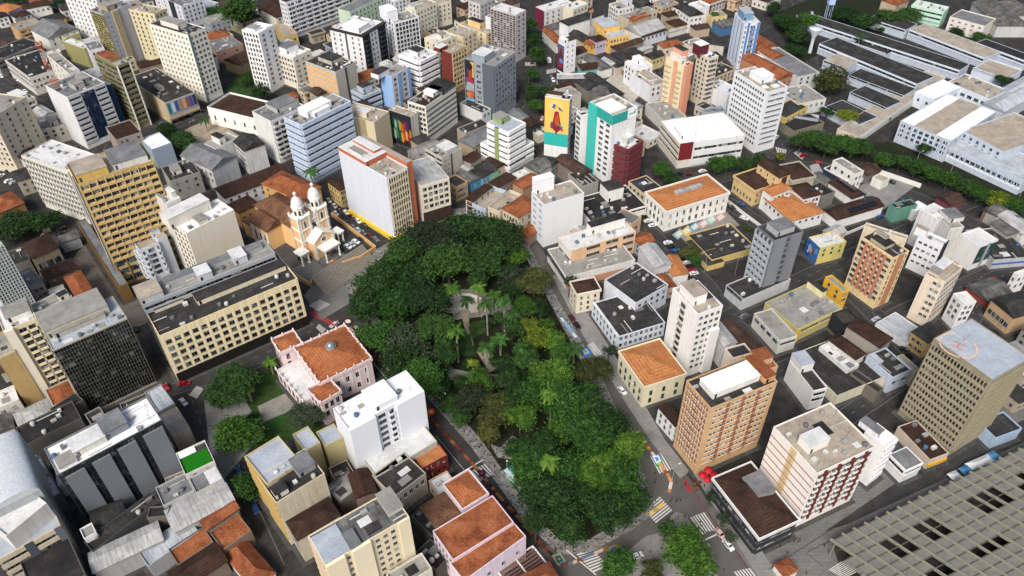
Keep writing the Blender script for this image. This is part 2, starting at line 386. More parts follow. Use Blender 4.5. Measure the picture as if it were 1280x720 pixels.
def H(t, label, C, L, R, h, wc='d8d4ca', f=None, l=None, r=None, b=None, roof='conc', rs=None, name='building', cat='building', fl=3.0, g=3.6,
      trim=None, frame='8a8d90', pt=(), clut=0, par=.7, rise=None, group=None, seed=None, vols=(), ry=False, pc=None, dirt=.62, zb=0.0, ov=.45, depth=None, width=None, ang=None):
    """one building: C, L, R are the roof corners seen in the photograph (near, left end, right end), h its height or the pixel of the near corner's foot"""
    c2, l2, r2 = TP(t, C), TP(t, L), TP(t, R)
    if isinstance(h, tuple): h = max(3.0, height_of(c2, TP(t, h)))
    h += zb
    c, pl, pr = G(*c2, h), G(*l2, h), G(*r2, h)
    u, v = pr-c, pl-c; w, d = u.length, v.length
    au, av = atan2(u.y, u.x), atan2(v.y, v.x)
    df = (av-au) % (2*pi); e = (df-pi/2)
    e = (e+pi) % (2*pi)-pi
    k = d/(w+d)                                                   # the longer edge keeps its direction
    a = au + e*(k if w < d*3 else 0)
    if ang is not None: a = radians(ang)
    if depth: d = depth
    if width: w = width
    q = Bld(); q.h = h; q.w, q.d = w, d; q.box = (0, 0, w, d); q.fl, q.g = fl, g; q.trim = trim or wc; q.frame = frame
    rnd = random.Random(seed if seed is not None else label)
    q.M = Matrix.Translation((c.x, c.y, 0)) @ Matrix.Rotation(a, 4, 'Z')
    q.root = thing(name, label, cat, (c.x, c.y, 0), a, group); q.win = []; q.bal = []
    FOOT.append((c.x, c.y, a, w, d, h, label))
    ex = {}
    def extra(nm, mb, M, mat):
        key = (nm, mat.name)
        if key not in ex: ex[key] = (MB(), mat)
        ex[key][0].add(mb, M)
    q.extra = extra
    mw = wall(wc, dirt); m = MB()
    pitched = rs in ('hip', 'gable', 'shed')
    if pitched:
        rise = rise if rise is not None else min(w, d)*.22
        hw = h-rise if rs != 'keep' else h
        # roof corners in the photograph are the eaves: the walls reach them
        m.box(0, 0, 0, w, d, h, 0, bottom=False)
        mr = MB()
        if rs == 'shed':
            mr.box(-ov, -ov, h, w+ov, d+ov, h+.25)
        else:
            A, B_, zt = hip_roof(mr, 0, 0, w, d, h+.003, rise, ov, rs == 'gable', ry)
            if rs == 'gable':
                for x, y in (A, B_): pass
        mr.obj('roof', roofmat(roof), q.root)
        zr = h+.2
        if par and par > .75 and rs == 'hip':                    # a parapet hides the eaves
            mp = MB(); e_ = ov+.02
            for x0, y0, x1, y1 in ((-e_-.35, -e_-.35, w+e_+.35, -e_), (-e_-.35, d+e_, w+e_+.35, d+e_+.35), (-e_-.35, -e_, -e_, d+e_), (w+e_, -e_, w+e_+.35, d+e_)): mp.box(x0, y0, h-.5, x1, y1, h+par)
            mp.obj('parapet', wall(pc, dirt) if pc else mw, q.root)
    else:
        p = par; th = .22
        m.box(0, 0, 0, w, d, h-p-.004, 0, bottom=False)
        if p > 0:
            for x0, y0, x1, y1 in ((0, 0, w, th), (0, d-th, w, d), (0, th, th, d-th), (w-th, th, w, d-th)): m.box(x0, y0, h-p, x1, y1, h, bottom=False)
            m.quad([(0, 0, h-p), (0, 0, h-p-.004), (w, 0, h-p-.004), (w, 0, h-p)])
        mr = MB(); mr.box(th, th, h-p, w-th, d-th, h-p+.06, bottom=False); mr.obj('roof', roofmat(roof), q.root); zr = h-p+.06
    m.obj('wall', mw, q.root)
    for (x0, y0, x1, y1, z0, z1, hx) in vols:                     # extra volumes in metres, fractions of w and d
        mm = MB(); mm.box(x0*w, y0*d, z0*h, x1*w, y1*d, z1*h, bottom=z0 > 0); ow = mm.obj('wing', wall(hx or wc, dirt), q.root)
        if z1 > .6: mm = MB(); mm.box(x0*w+.12, y0*d+.12, z1*h+.003, x1*w-.12, y1*d-.12, z1*h+.05); mm.obj('roof', roofmat(roof), ow)
    for p_ in pt:
        x0, y0, x1, y1, ph = p_[:5]; hx = p_[5] if len(p_) > 5 else wc; rf = p_[6] if len(p_) > 6 else 'conc'
        mm = MB(); mm.box(x0*w, y0*d, zr, x1*w, y1*d, zr+ph, bottom=False); o = mm.obj('rooftop_block', wall(hx, dirt), q.root)
        mm = MB(); mm.box(x0*w-.15, y0*d-.15, zr+ph+.003, x1*w+.15, y1*d+.15, zr+ph+.16); mm.obj('roof_slab', roofmat(rf), o)
        if ph > 2 and (x1-x0)*w > 2.5:
            mm = MB(); mm.quad([(x0*w+.6, y0*d-.02, zr+.1), (x0*w+1.5, y0*d-.02, zr+.1), (x0*w+1.5, y0*d-.02, zr+2), (x0*w+.6, y0*d-.02, zr+2)]); mm.obj('door', glassmat('dark'), o)
    blocks = [(p_[0]*w-.6, p_[1]*d-.6, p_[2]*w+.6, p_[3]*d+.6) for p_ in pt]
    if clut: clut = max(clut, min(20, int(w*d/30)))
    for i in range(clut if not pitched else 0):
        for _ in range(12):
            x, y = rnd.uniform(1.2, max(1.3, w-1.2)), rnd.uniform(1.2, max(1.3, d-1.2))
            if not any(A[0]-1 < x < A[2]+1 and A[1]-1 < y < A[3]+1 for A in blocks): break
        else: continue
        blocks.append((x-.9, y-.9, x+.9, y+.9)); kd = rnd.random(); mm = MB()
        if kd < .2: mm.lathe([(.75, zr), (.8, zr+1.1), (.55, zr+1.35), (.0, zr+1.4)], x, y, 12); mm.obj('water_tank', plain(rnd.choice(['3f5f80', 'b9b7b0', '8d8a84', 'a5a39c', '5f6466', 'c5c3bc'])), q.root, True)
        elif kd < .34:
            lx = rnd.uniform(1.5, 4) if w > d else .12; ly = .12 if w > d else rnd.uniform(1.5, 4); x0_, x1_, y0_, y1_ = max(.4, x-lx), min(w-.4, x+lx), max(.4, y-ly), min(d-.4, y+ly)
            mm.box(x0_, y0_, zr+.15, x1_, y1_, zr+.38); mm.box(x0_, y0_, zr, x0_+.24, y0_+.24, zr+.15); mm.box(x1_-.24, y1_-.24, zr, x1_, y1_, zr+.15); mm.obj('duct', plain(rnd.choice(['b9b8b2', '8f8e8a', 'd2d0ca'])), q.root)
        elif kd < .66:
            a_, c_, e_ = rnd.uniform(.5, 1.0), rnd.uniform(.4, .8), rnd.uniform(.6, 1.2)
            mm.box(x-a_, y-c_, zr+.12, x+a_, y+c_, zr+.12+e_); mm.box(x-a_+.1, y-c_+.1, zr, x-a_+.2, y+c_-.1, zr+.12); mm.box(x+a_-.2, y-c_+.1, zr, x+a_-.1, y+c_-.1, zr+.12)
            mm.obj('ac_unit', plain(rnd.choice(['b5b5b0', '9a9a96', 'c9c8c2', '6f7072'])), q.root)
        elif kd < .8: 
            mm.tube((x, y, zr), (x, y, zr+rnd.uniform(2.5, 4.5)), .05, .03, 6); z_ = zr+2.2
            mm.box(x-.7, y-.03, z_, x+.7, y+.03, z_+.05); mm.box(x-.03, y-.6, z_-.4, x+.03, y+.6, z_-.35); mm.obj('antenna', plain('707274', .5, .6), q.root)
        else:
            a_, c_ = rnd.uniform(.8, 2.2), rnd.uniform(.6, 1.6)
            x0_, x1_, y0_, y1_ = max(.4, x-a_), min(w-.4, x+a_), max(.4, y-c_), min(d-.4, y+c_)
            mm.box(x0_, y0_, zr+.004, x1_, y1_, zr+.03); mm.obj('roof_patch', roofmat(rnd.choice(['pale', 'grey', 'conc', 'dark'])), q.root)
    for s_, sp in (('f', f), ('l', l), ('r', r), ('b', b)):
        if sp and (side_seen(q, s_)): facade(q, s_, sp)
    for (nm, mn), (mb, mat) in ex.items(): mb.obj(nm, mat, q.root)
    emit_windows(q); q.zr = zr; q.rnd = rnd
    return q
# ================================================================ BUILDINGS
AT, OB, HS, SH = 'apartment_tower', 'office_building', 'house', 'shop_building'
# ---- top left
H('00', 'white apartment tower with teal strips beside the shop wall of painted posters', (939,176), (757,112), (1014,135), (1035,515), 'e2dfd2', 'w:n=4,w=1.5,s=3.4,c=e2dfd2|p@0-.14,c=6f8480', 'w:n=10,w=1.0,h=1.2', roof='dark', name=AT, cat='apartment tower', pt=[(.25,.35,.75,.8,3.2,'d9d5ca')], clut=3)
H('00', 'tall grey slab tower with a beige vertical band and an olive end wall', (514,71), (446,49), (660,18), (620,340), 'a9aab0', 'p@.27-.47:c=a3987c,e=1.2|w@.0-.26:n=1,w=.6,h=.8', 'cur:gl=glass,fc=8f8350,n=7,t=.3', roof='grey', name=OB, cat='office tower', pt=[(.25,.2,.5,.9,3,'a3987c'),(.55,.3,.8,.7,2.4)], clut=4)
H('00', 'white apartment tower rising out of the top left edge behind the grey slab tower', (470,-30), (345,-90), (520,-70), (520,240), 'd8d8d6', 'w:n=3', 'w:n=8,w=1.2', roof='conc', name=AT, cat='apartment tower', clut=3)
H('00', 'narrow olive tower with white edge fins and banded olive floors', (581,330), (502,265), (622,300), (693,650), '8d8866', 'rib:c=77724e,gl=dark,h=1.6,e=.5|p@0-.07:c=d8d8d0,e=.9|p@.93-1:c=d8d8d0,e=.9', 'rib:c=77724e,gl=dark', roof='sand', name=OB, cat='office tower', pt=[(.1,.3,.9,.95,1.6,'8d8866','tile')], clut=1)
H('00', 'white and navy glass office block with a lattice mast on its roof', (334,486), (214,430), (529,415), (439,749), 'd9d9da', 'cur@.34-.68:gl=blue,fc=20304e,n=4|rib@0-.34:c=bcbcba,gl=blue,h=1.1|rib@.68-1:c=bcbcba,gl=blue,h=1.1', 'vs:n=5,t=.2,c=c9cacb', roof='grey', name=OB, cat='office building', pt=[(.35,.2,.6,.5,3,'a9aaa8'),(.65,.4,.85,.75,2.2,'8d8f90')], clut=6, vols=[(1.002,.1,1.2,1.0,0,.9,'22375a')])
H('00', 'small olive walled building carrying a satellite dish beside the mast', (420,240), (319,199), (455,222), (445,345), '8f8a5c', None, 'p:a=.96,b=1,c=cfd4d4', roof='pale', name=OB, cat='office building', clut=2)
H('00', 'white walled block squeezed behind the olive building with the dish', (447,252), (425,212), (517,232), (500,360), 'd9d9de', 'w:n=3,w=1.0', 'w:n=2', roof='grey', name=AT, cat='apartment block', clut=3)
H('00', 'beige apartment block with brown windows cut by the left edge of the picture', (-40,590), (-150,540), (75,480), 33, 'cbbfa8', 'w:n=4,w=1.2,s=3.2', 'w', roof='conc', name=AT, cat='apartment block', clut=4)
H('00', 'narrow apartment block with stacked white balconies beside the beige block at the left edge', (88,520), (62,462), (135,478), (182,612), 'd0c8b8', 'bal:n=2,c=d9d6cf,e=1.2', 'w', roof='conc', name=AT, cat='apartment block', pt=[(.2,.2,.8,.8,2.5,'e6e3dc','pale')])
H('00', 'long white theatre block with a billboard in a yellow frame', (148,388), (20,300), (330,330), 12, 'cfccc4', 'w:n=8', 'rib:c=b9b6ad', roof='black', name='theatre', cat='theatre', clut=3)
H('00', 'cream balconied block behind the red and white lattice mast', (345,368), (262,262), (380,345), 24, 'd2cfc4', 'bal:n=2', 'w:n=4', roof='conc', name=AT, cat='apartment block', clut=3)
H('00', 'dark roofed low hall at the left edge under the far houses', (-20,305), (-70,260), (185,210), 11, '8b8a86', 'rib:c=77756f,gl=dark', None, roof='black', name=SH, cat='hall', clut=2)
H('00', 'low shop with a dark roof and a row of painted posters along its front', (825,515), (660,378), (960,452), 14, 'bba98a', 'p@.02-.98:a=.42,b=.98,c=7a93a8,e=.2,nm=poster_board|shop:c=55524c', None, roof='dark', name=SH, cat='shop building', pt=[(.3,.35,.45,.5,1.6,'b9b4a6')], clut=4)
H('00', 'beige apartment tower behind the grey slab tower at the top', (770,70), (650,40), (820,40), 34, 'd3c5a2', 'w:n=3', 'w:n=5', roof='sand', name=AT, cat='apartment tower', clut=4)
H('00', 'small white block with a black glass side behind the teal striped tower', (715,110), (690,80), (775,75), 24, 'd8d6cf', 'w:n=2', 'cur:gl=dark,fc=333333', roof='conc', name=AT, cat='apartment block', clut=2, pt=[(.2,.2,.7,.7,2.4)])
H('00', 'white tower with a black centre strip at the top edge above the museum', (905,30), (785,-40), (1000,-10), (920,150), 'd4d5dc', 'w:n=5,w=1.2', 'w:n=4,w=1.2|p@.55-.75:c=2a2c34', roof='grey', name=AT, cat='apartment tower', clut=3)
H('00', 'teal walled shop with an arcade behind the striped white tower', (735,215), (715,190), (800,215), 8, '3f7373', 'shop:c=d6d3c5', None, roof='conc', name=SH, cat='shop building')
H('00', 'brown roofed low house at the foot of the grey slab tower', (700,340), (690,320), (815,310), 7, '8a7f72', None, None, roof='brown', rs='hip', name=HS, cat='house')
H('00', 'house with a light orange roof and a lilac wall in the top left corner', (40,62), (-20,40), (95,30), 8, 'a592b4', 'w:n=4', None, roof='orange', rs='hip', name=HS, cat='house')
H('00', 'white house with a long brown roof below the trees in the top left', (118,48), (100,28), (250,25), 8, 'dcdad4', 'w:n=5', None, roof='brown', rs='gable', name=HS, cat='house')
H('00', 'small white house with a maroon roof near the top left corner', (78,92), (62,72), (150,68), 7, 'd6d4ce', 'w:n=3', None, roof='brown', rs='hip', name=HS, cat='house')
H('00', 'tan house with long balconies below the small maroon roof', (90,150), (60,118), (205,112), 10, 'b9956c', 'bal:n=3,c=c6a077', None, roof='conc', name=HS, cat='house', clut=2)
H('00', 'house with a black tiled roof and a yellow gable at the top left', (205,118), (185,95), (325,85), 7, 'b79a54', 'w:n=4', None, roof='fibrodark', rs='hip', name=HS, cat='house')
H('00', 'white gabled chapel-like house with three arched windows in the top left', (240,195), (180,142), (375,140), 10, 'd7d5cd', 'w:n=4,w=.9,h=1.8', None, roof='grey', rs='gable', name=HS, cat='house')
H('00', 'pale green house beside the olive building with the dish', (330,190), (275,150), (370,160), 9, 'b8bd84', 'w:n=3', None, roof='conc', name=HS, cat='house', clut=2)
H('00', 'green fronted market hall at the left edge above the chapel', (20,630), (-60,560), (150,600), 9, '39544a', 'w:n=6,fc=cfd6cf', None, roof='dark', name=SH, cat='shop building', clut=3)
H('00', 'flat roofed store with stained terraces beside the navy office block', (160,668), (40,640), (360,650), 10, 'b9b3a6', 'w:n=5', None, roof='conc', name=SH, cat='shop building', pt=[(.5,.2,.7,.7,2.6)], clut=6)
H('00', 'low tan warehouse with a white shed roof in front of the balconied block', (215,585), (165,540), (260,560), 7, 'a89f8c', None, None, roof='fibrolight', rs='gable', name='warehouse', cat='warehouse')
H('00', 'roof terrace block with parked cars beside the olive fin tower', (580,700), (540,630), (700,655), 16, '9c8f86', 'w:n=4', None, roof='brown', name='parking_block', cat='parking building')
H('00', 'red roofed bungalow beside the hospital wall at the top', (1050,200), (1030,170), (1150,175), 6, 'c4bfb4', None, None, roof='tile', rs='hip', name=HS, cat='house')
H('00', 'low house with a white metal roof below the red bungalow', (1060,205), (1045,185), (1160,170), 6, 'c6c1b6', None, None, roof='white', name=HS, cat='house')
H('00', 'grey roofed store with a graffiti wall right of the striped white tower', (1080,260), (1055,205), (1195,210), 8, 'a07f70', 'w:n=2', None, roof='grey', name=SH, cat='shop building', clut=3)
H('00', 'dark brown roofed long house in front of the graffiti wall', (1190,325), (1150,290), (1270,270), 7, '8c7a5c', 'w:n=3', None, roof='fibrobrown', rs='gable', name=HS, cat='house')
H('X', 'white walled villa with a brown roof behind the tree at the top', (345,22), (318,8), (372,14), 10, 'd3d0c4', 'w:n=4', None, roof='brown', rs='hip', name=HS, cat='house')
H('X', 'small grey roofed clinic hut at the top edge of the picture', (252,12), (244,4), (266,2), 7, 'c2c6c2', 'w:n=3', None, roof='zinc', name=SH, cat='shop building')
# ---- museum, institution, cathedral block
q = H('d', 'long white museum with a sunken brown roof and tall arched windows', (655,262), (378,142), (725,150), (660,384), 'e9e6de', None, 'w:n=5,w=1.1,h=2.4,nf=1,z=3,fl=4,fc=4f6b58', roof='brown', name='museum', cat='museum', par=1.2, dirt=.25)
H('d', 'white balconied apartment slab beside the long white museum', (737,275), (632,200), (955,165), (800,560), 'd8d8d4', 'bal:n=5,c=cfcfc9,e=1.4', None, roof='grey', name=AT, cat='apartment slab', pt=[(.35,.3,.95,.9,2.8,'b5b4b0','grey')], clut=2)
H('d', 'light blue office block with black ribbon windows beside the cathedral palm', (940,300), (850,235), (1250,130), (1005,690), 'b9c7da', 'rib:c=b9c7da,gl=dark,h=1.2,e=.55', 'rib:c=b9c7da,gl=dark,h=1.1,e=.55', roof='conc', name=OB, cat='office building', pt=[(.22,.25,.7,.8,3.4,'e6e6e6','white'),(.3,.1,.62,.24,2.2,'e6e6e6','white')], clut=3, fl=3.6)
H('d', 'left white gabled wing of the stained courtyard building', (345,600), (170,490), (480,500), (400,735), 'c9c8c6', None, 'w:n=7,w=1.2,h=1.5', roof='grey', rs='gable', ry=True, rise=3, name='institute_building', cat='institute', dirt=1.0)
H('d', 'right white gabled wing of the stained courtyard building', (560,475), (485,415), (700,430), (585,640), 'cfcecb', None, 'w:n=5,w=1.2,h=1.5', roof='fibrodark', rs='gable', ry=True, rise=3, name='institute_building', cat='institute', dirt=1.0)
H('d', 'low white link block with a small stair tower behind the gabled wings', (370,460), (300,420), (520,380), 14, 'd3d2ce', None, None, roof='conc', name='institute_building', cat='institute', pt=[(.3,.2,.55,.9,4,'d9d8d4','black')])
H('b', 'pale blue hall with a white roof beside the yellow hotel', (1010,465), (935,390), (1140,415), (1062,590), '93a0b0', None, None, roof='white', name='warehouse', cat='hall', dirt=.25)
H('01', 'small dark roofed house between the yellow hotel and the courtyard building', (850,185), (800,115), (1000,140), 12, '9d9a90', 'w:n=3', None, roof='fibrodark', name=HS, cat='house', pt=[(.2,.3,.5,.7,2.5,'c9c6be')], clut=3)
H('u', 'long brown tiled wing behind the cathedral', (10,545), (-40,430), (625,275), 10, 'd2d4d6', 'w:n=8,w=1.3', None, roof='brown', rs='gable', rise=3, name='parish_wing', cat='parish building')
H('u', 'ochre parish house with a rusty tiled roof beside the cathedral towers', (770,560), (470,350), (870,410), 14, 'c8a067', 'w:n=3,w=.9,h=1.4', 'w:n=5,w=.9,h=1.4', roof='tile', rs='hip', rise=3.5, name='parish_house', cat='parish building', ov=.6)
H('u', 'ochre chapter house with a dark red roof left of the cathedral', (145,690), (60,600), (330,590), 9, 'c49a5e', 'w:n=3', None, roof='brown', rs='hip', name='parish_house', cat='parish building')
H('u', 'small yellow house with a brown roof beside the cathedral parking', (1150,465), (1035,375), (1230,430), 10.5, 'c9ac6a', 'w:n=3,w=.8,h=1.5', 'w:n=4,w=.8,h=1.6', roof='brown', rs='hip', name=HS, cat='house', g=1)
# ---- yellow hotel and left middle
q = H('01', 'tall yellow hotel with a deep grid of sun breakers', (385,200), (340,95), (765,75), (590,722), 'b99f68', 'egg:n=9,c=c9ad74,e=.7,fl=3.15,z=14,gl=glass|fin:n=6,c=8a6a33,z=1,nf=3,fl=4.2,w=4,h=2.6', 'p@.25-.6:c=d8c9a6,e=.3|p@.6-.98:c=39506e,e=.3', name='hotel', cat='hotel', roof='sand', par=1.0, pt=[(.03,.1,.42,.75,3.4,'c9a95f','sand'),(.5,.15,.95,.9,2.6,'cfcfca','grey')], clut=5, fl=3.15)
q = H('01', 'stepped hotel base of dark glass bays and a green mural wall along the paved alley', (590,715), (375,390), (640,700), 9, '7c5f35', None, 'cur:gl=dark,fc=6d4f28,n=9', roof='grey', name='hotel_podium', cat='podium')
H('01', 'white louvred office block behind the yellow hotel', (338,140), (190,18), (410,45), 30, 'd2cfc4', 'vs:n=8,t=.15,c=bdb9ad', 'fin:n=14,c=d8d5ca,e=.5,gl=dark', roof='pale', name=OB, cat='office building', clut=3)
H('01', 'white walled house with a dark red roof beside the car park at the left', (140,100), (78,45), (225,62), 8, 'cfccc4', 'w:n=4', None, roof='brown', rs='hip', name=HS, cat='house')
H('01', 'low house with a weathered orange roof behind the round tree at the left edge', (-10,350), (-90,300), (125,300), 8, '8c6d4c', None, None, roof='tile', rs='hip', name=HS, cat='house')
H('01', 'hip roofed brown tiled pavilion with tall openings beside the paved alley', (160,572), (112,502), (290,515), 10, 'a79b80', 'w:n=3,w=2.4,h=3,nf=1,z=2,gl=dark', None, roof='brown', rs='hip', name=HS, cat='pavilion')
H('01', 'dark flat roof left of the brown tiled pavilion', (60,610), (30,540), (150,580), 9, '6f6d68', None, None, roof='fibrodark', name=HS, cat='house', clut=2)
H('01', 'low grey store with corrugated roof panels left of the orange hip roof', (150,720), (90,640), (215,690), 11, '8b8984', 'w:n=2', None, roof='grey', name=SH, cat='shop building', clut=2)
H('01', 'dark brown shed roof in front of the pavilion beside the alley', (235,680), (205,635), (385,615), 7, '77695a', 'w:n=3', None, roof='fibrobrown', rs='gable', name=HS, cat='house')
H('02', 'low house with a clean light orange hip roof behind the black glass office', (405,85), (335,-60), (480,45), 10, 'a8a49b', None, None, roof='tile', rs='hip', name=HS, cat='house')
H('01', 'checkered grey and white glass tower at the left edge', (-130,560), (-200,450), (-5,485), 40, 'b8c2c2', 'cur:gl=green,fc=c3c9c6,n=9,t=.25', None, roof='conc', name=OB, cat='office tower')
H('02', 'beige office with recessed jagged balconies under a white roof band', (15,215), (-20,120), (180,148), (190,575), 'd6c9a8', 'p@0-.28:c=ddd6c4,e=1.2|bal@.3-.98:n=2,c=e0d3b4,e=.9', None, roof='pale', name=OB, cat='office tower', pt=[(.2,.3,.95,.95,2.2,'ddd9cf')], clut=3)
H('02', 'blank ochre flank block below the beige office at the left edge', (-20,350), (-90,260), (75,318), (110,630), 'b89c69', 'p:a=.96,b=1,c=c9c0a8', None, roof='conc', name=OB, cat='office building', clut=2)
H('02', 'concrete flat roofed annex between the orange hip roof and the black glass office', (175,130), (140,90), (360,40), 33, 'c9c3b4', 'w:n=5', None, roof='conc', name=OB, cat='office building', pt=[(.7,.1,.95,.5,2.4,'e0dcd0','black')], clut=5)
H('02', 'black glass office tower with a fine pale mullion grid', (262,312), (182,199), (640,158), (440,640), 'a9a493', 'cur:gl=black,fc=8f8b7d,n=26,nz=18,t=.035,e=.12,top=.6,z=1', None, roof='blue', name=OB, cat='office tower', par=.5, pt=[(.02,.45,.86,1.25,3.6,'b8b2a0','conc'),(.1,.35,.78,.45,2.2,'a9a498','conc')], clut=5)
q = H('X', 'long cream office building with five rows of square windows', (199,420), (162,372), (375,352), (226,478), 'e0d0a8', 'w:n=16,w=1.9,h=1.7,nf=5,fl=3.5,z=5.6,fc=6d6a60,sl=.7,gl=dark|vs:n=17,t=.5,c=e6dab8,z=5,m=-.9|p:a=0,b=.2,c=14130f,e=.05', 'w:n=3', roof='dark', name=OB, cat='office building', pt=[(.32,.3,.98,.8,2.2,'d2c7ac','dark'),(.05,.5,.25,.9,1.6,'cfc6b0','dark')], clut=6, par=.9)  # near-black bottom panel paints the shade of the recessed ground floor
q = H('X', 'grey flat roofed block with white ventilator boxes behind the long cream office', (177,381), (160,363), (344,316), 30, '9fa2a5', 'rib:c=9fa2a5,gl=dark', None, roof='conc', name=OB, cat='office building', pt=[(.0,.0,.16,.8,3,'aeb2b8','sand'),(.42,.05,.52,.6,3,'b9bdc2','pale'),(.7,.2,.8,.8,3,'b9bdc2','pale'),(.2,.55,.95,.85,1.6,'9fa3a7','grey')], clut=7)
H('01', 'white stepped balcony building squeezed between the yellow hotel and the grey block', (697,530), (648,470), (795,492), (735,715), 'ccd3dc', 'w@.3-.75:n=2,w=1.6,h=1.6,gl=dark|bal@.0-.3:n=1,c=dfe3e8|bal@.75-1:n=1,c=dfe3e8', 'bal:n=2,c=dfe3e8,e=1.6', roof='sand', name=AT, cat='apartment block', pt=[(.9,.4,1.35,1.0,4,'c3cad4','conc')], vols=[(1.01,.1,1.5,1.0,0,1.05,'c3cad4')])
H('01', 'plain white block with stepped roof terraces in front of the courtyard building', (930,447), (855,385), (1165,325), (1005,735), 'ddd5c4', None, 'w:n=4,w=1.2,h=1.5', roof='white', name=AT, cat='apartment block', pt=[(.3,.1,.5,.5,2,'cfc9bd','conc'),(-.1,.62,.75,1.2,5,'d8d2c6','pale')], clut=3, dirt=.3)
H('01', 'tall pale slab with streaked walls behind the plain white block', (830,300), (757,258), (905,268), 37, 'cac8c4', None, None, roof='pale', name=AT, cat='apartment slab', pt=[(.02,.2,.18,.9,2.2),(.65,.2,.95,.9,3,'d6d2c8','pale')], clut=2, dirt=.7)
# ---- top centre
H('10', 'big white apartment slab with balcony rows at the top edge', (148,12), (130,-5), (455,-95), (195,195), 'd5d5d8', 'bal:n=8,c=dcdcde,e=.9|vs:n=9,t=.5,c=e2e2e2,z=2', 'w:n=3,w=.9', roof='brown', name=AT, cat='apartment slab')
H('c', 'tall white tower with dense small windows on its narrow left face', (655,222), (548,195), (750,165), (740,620), 'e4e3e2', 'w:n=2,w=1.8,h=1.2', 'w:n=5,w=1.2,h=1.7,gl=dark', roof='white', name=AT, cat='apartment tower', clut=3, pt=[(.1,.3,.5,.8,2)])
H('c', 'cream block with rows of windows attached to the tall white tower', (885,385), (735,335), (1010,330), (925,600), 'ddd6c6', 'w:n=3,w=1.6,h=.7', 'w:n=7,w=1.5,h=1.5', roof='white', name=AT, cat='apartment block', pt=[(.1,.35,.75,.75,4,'e3e3e3','grey'),(.55,.75,.9,.98,3,'e3e3e3','white')], clut=4)
H('10', 'low tan house behind the cream block at the top', (140,180), (105,120), (200,160), 9, 'b79f68', 'w:n=2', None, roof='sand', name=HS, cat='house')
H('10', 'peach office block with sunshade rows and a bare grey side', (397,360), (244,305), (500,310), (420,520), 'b9b4a8', 'p@.43-.52:c=4f4f4d,e=.2', 'hs:c=d9a872,t=1.9|w:n=6,w=1.6,h=1.2,fc=d8d3c8', roof='dark', name=OB, cat='office building', pt=[(.35,.35,.9,.8,2.6,'b9b2a0','dark')], clut=7)
H('10', 'white tower with black balcony shafts and a dark roof edge', (530,182), (366,145), (650,112), (560,385), 'dedee0', 'p@.02-.3:c=24252a,e=.15|w@.3-.62:n=2,w=1.2|p@.64-.96:c=24252a,e=.15|bal@.04-.28:n=1,c=3a3b40|bal@.66-.94:n=1,c=3a3b40', 'w:n=5,w=1.1|p@.46-.52:c=55565a', roof='pale', name=AT, cat='apartment tower', pt=[(.15,.2,.6,.7,3.2,'e2e2e2','white'),(-.01,-.01,1.01,.1,.5,'3a3835','dark'),(-.01,.1,.08,1,.5,'3a3835','dark')], clut=5)
H('10', 'white tower with a regular grid of dark windows', (690,115), (650,78), (806,78), (690,300), 'e2e2e4', 'w:n=7,w=1.7,h=1.9,gl=dark', 'w:n=3,w=1.2,h=1.6,gl=dark', roof='conc', name=AT, cat='apartment tower', pt=[(-.1,.3,.3,1.1,7,'e6e6e8','white')], clut=3)
H('10', 'cream tower with a blue rooftop tank and small square windows', (800,52), (757,28), (888,5), (822,200), 'd9d2bc', 'w:n=6,w=1.1,h=1.1', 'w:n=2', roof='sand', name=AT, cat='apartment tower', pt=[(.05,.2,.35,.8,2.2,'d9d2bc','blue')], clut=2)
H('10', 'cream apartment tower right of the one with the blue tank', (905,20), (880,-10), (960,-5), (905,140), 'dcd5c0', 'w:n=3,w=1.1,h=1.1', 'w:n=3', roof='sand', name=AT, cat='apartment tower', clut=2)
H('10', 'pale green apartment slab along the top edge', (470,60), (455,30), (640,-20), 26, 'b9c9b0', 'w:n=9,w=1.2,h=1.2', None, roof='grey', name=AT, cat='apartment slab')
H('10', 'white tower at the top edge behind the window grid tower', (690,5), (650,-20), (765,-20), 22, 'd2d4d8', 'w:n=4,w=1.2', 'w', roof='white', name=AT, cat='apartment tower')
H('e', 'white office with deep terraced ribbon floors in the middle of the towers', (660,410), (535,355), (775,345), (690,640), 'dcdde2', 'rib:c=e2e3e6,gl=dark,h=1.4,e=.9,fl=3.4', 'rib:c=e2e3e6,gl=dark,h=1.4,e=.9,fl=3.4', roof='pale', name=OB, cat='office building', pt=[(.3,.35,.7,.75,3,'e2e2e2','dark')], clut=4)
H('e', 'light blue and white tower with two broad blue stripes', (478,512), (405,485), (590,440), (500,730), 'dcdde0', 'p@.28-.5:c=8fb0d8,e=.25|p@.84-1:c=8fb0d8,e=.25|w@.02-.28:n=1,w=1.9|w@.5-.84:n=1,w=2.2', 'p:c=8fb0d8,e=.05,d=.15', roof='conc', name=AT, cat='apartment tower', pt=[(-.35,.55,.25,1.2,3,'e4e4e6','dark')], clut=4)
H('e', 'blue grey terraced block beside the light blue and white tower', (290,640), (215,595), (400,590), (330,760), 'a3b0bc', 'rib:c=a9b4bf,gl=blue,h=1.6,e=.8', 'rib:c=a9b4bf,gl=blue,h=1.6,e=.8', roof='conc', name=OB, cat='office building', pt=[(.2,.3,.75,.8,3.6,'aeb9c4','dark')], clut=3)
H('10', 'white office block with grey stripes and a sloped grey crown', (848,532), (768,498), (985,425), (862,720), 'd9d5c8', 'hs:c=5e6064,t=1.1', 'w:n=5,w=1.6,h=1.6,gl=dark', roof='brown', name=OB, cat='office tower', pt=[(.4,.25,.7,.8,2.4,'e2e0da','white'),(.55,.0,1.0,1.0,2.4,'5e6064','black')], clut=3)
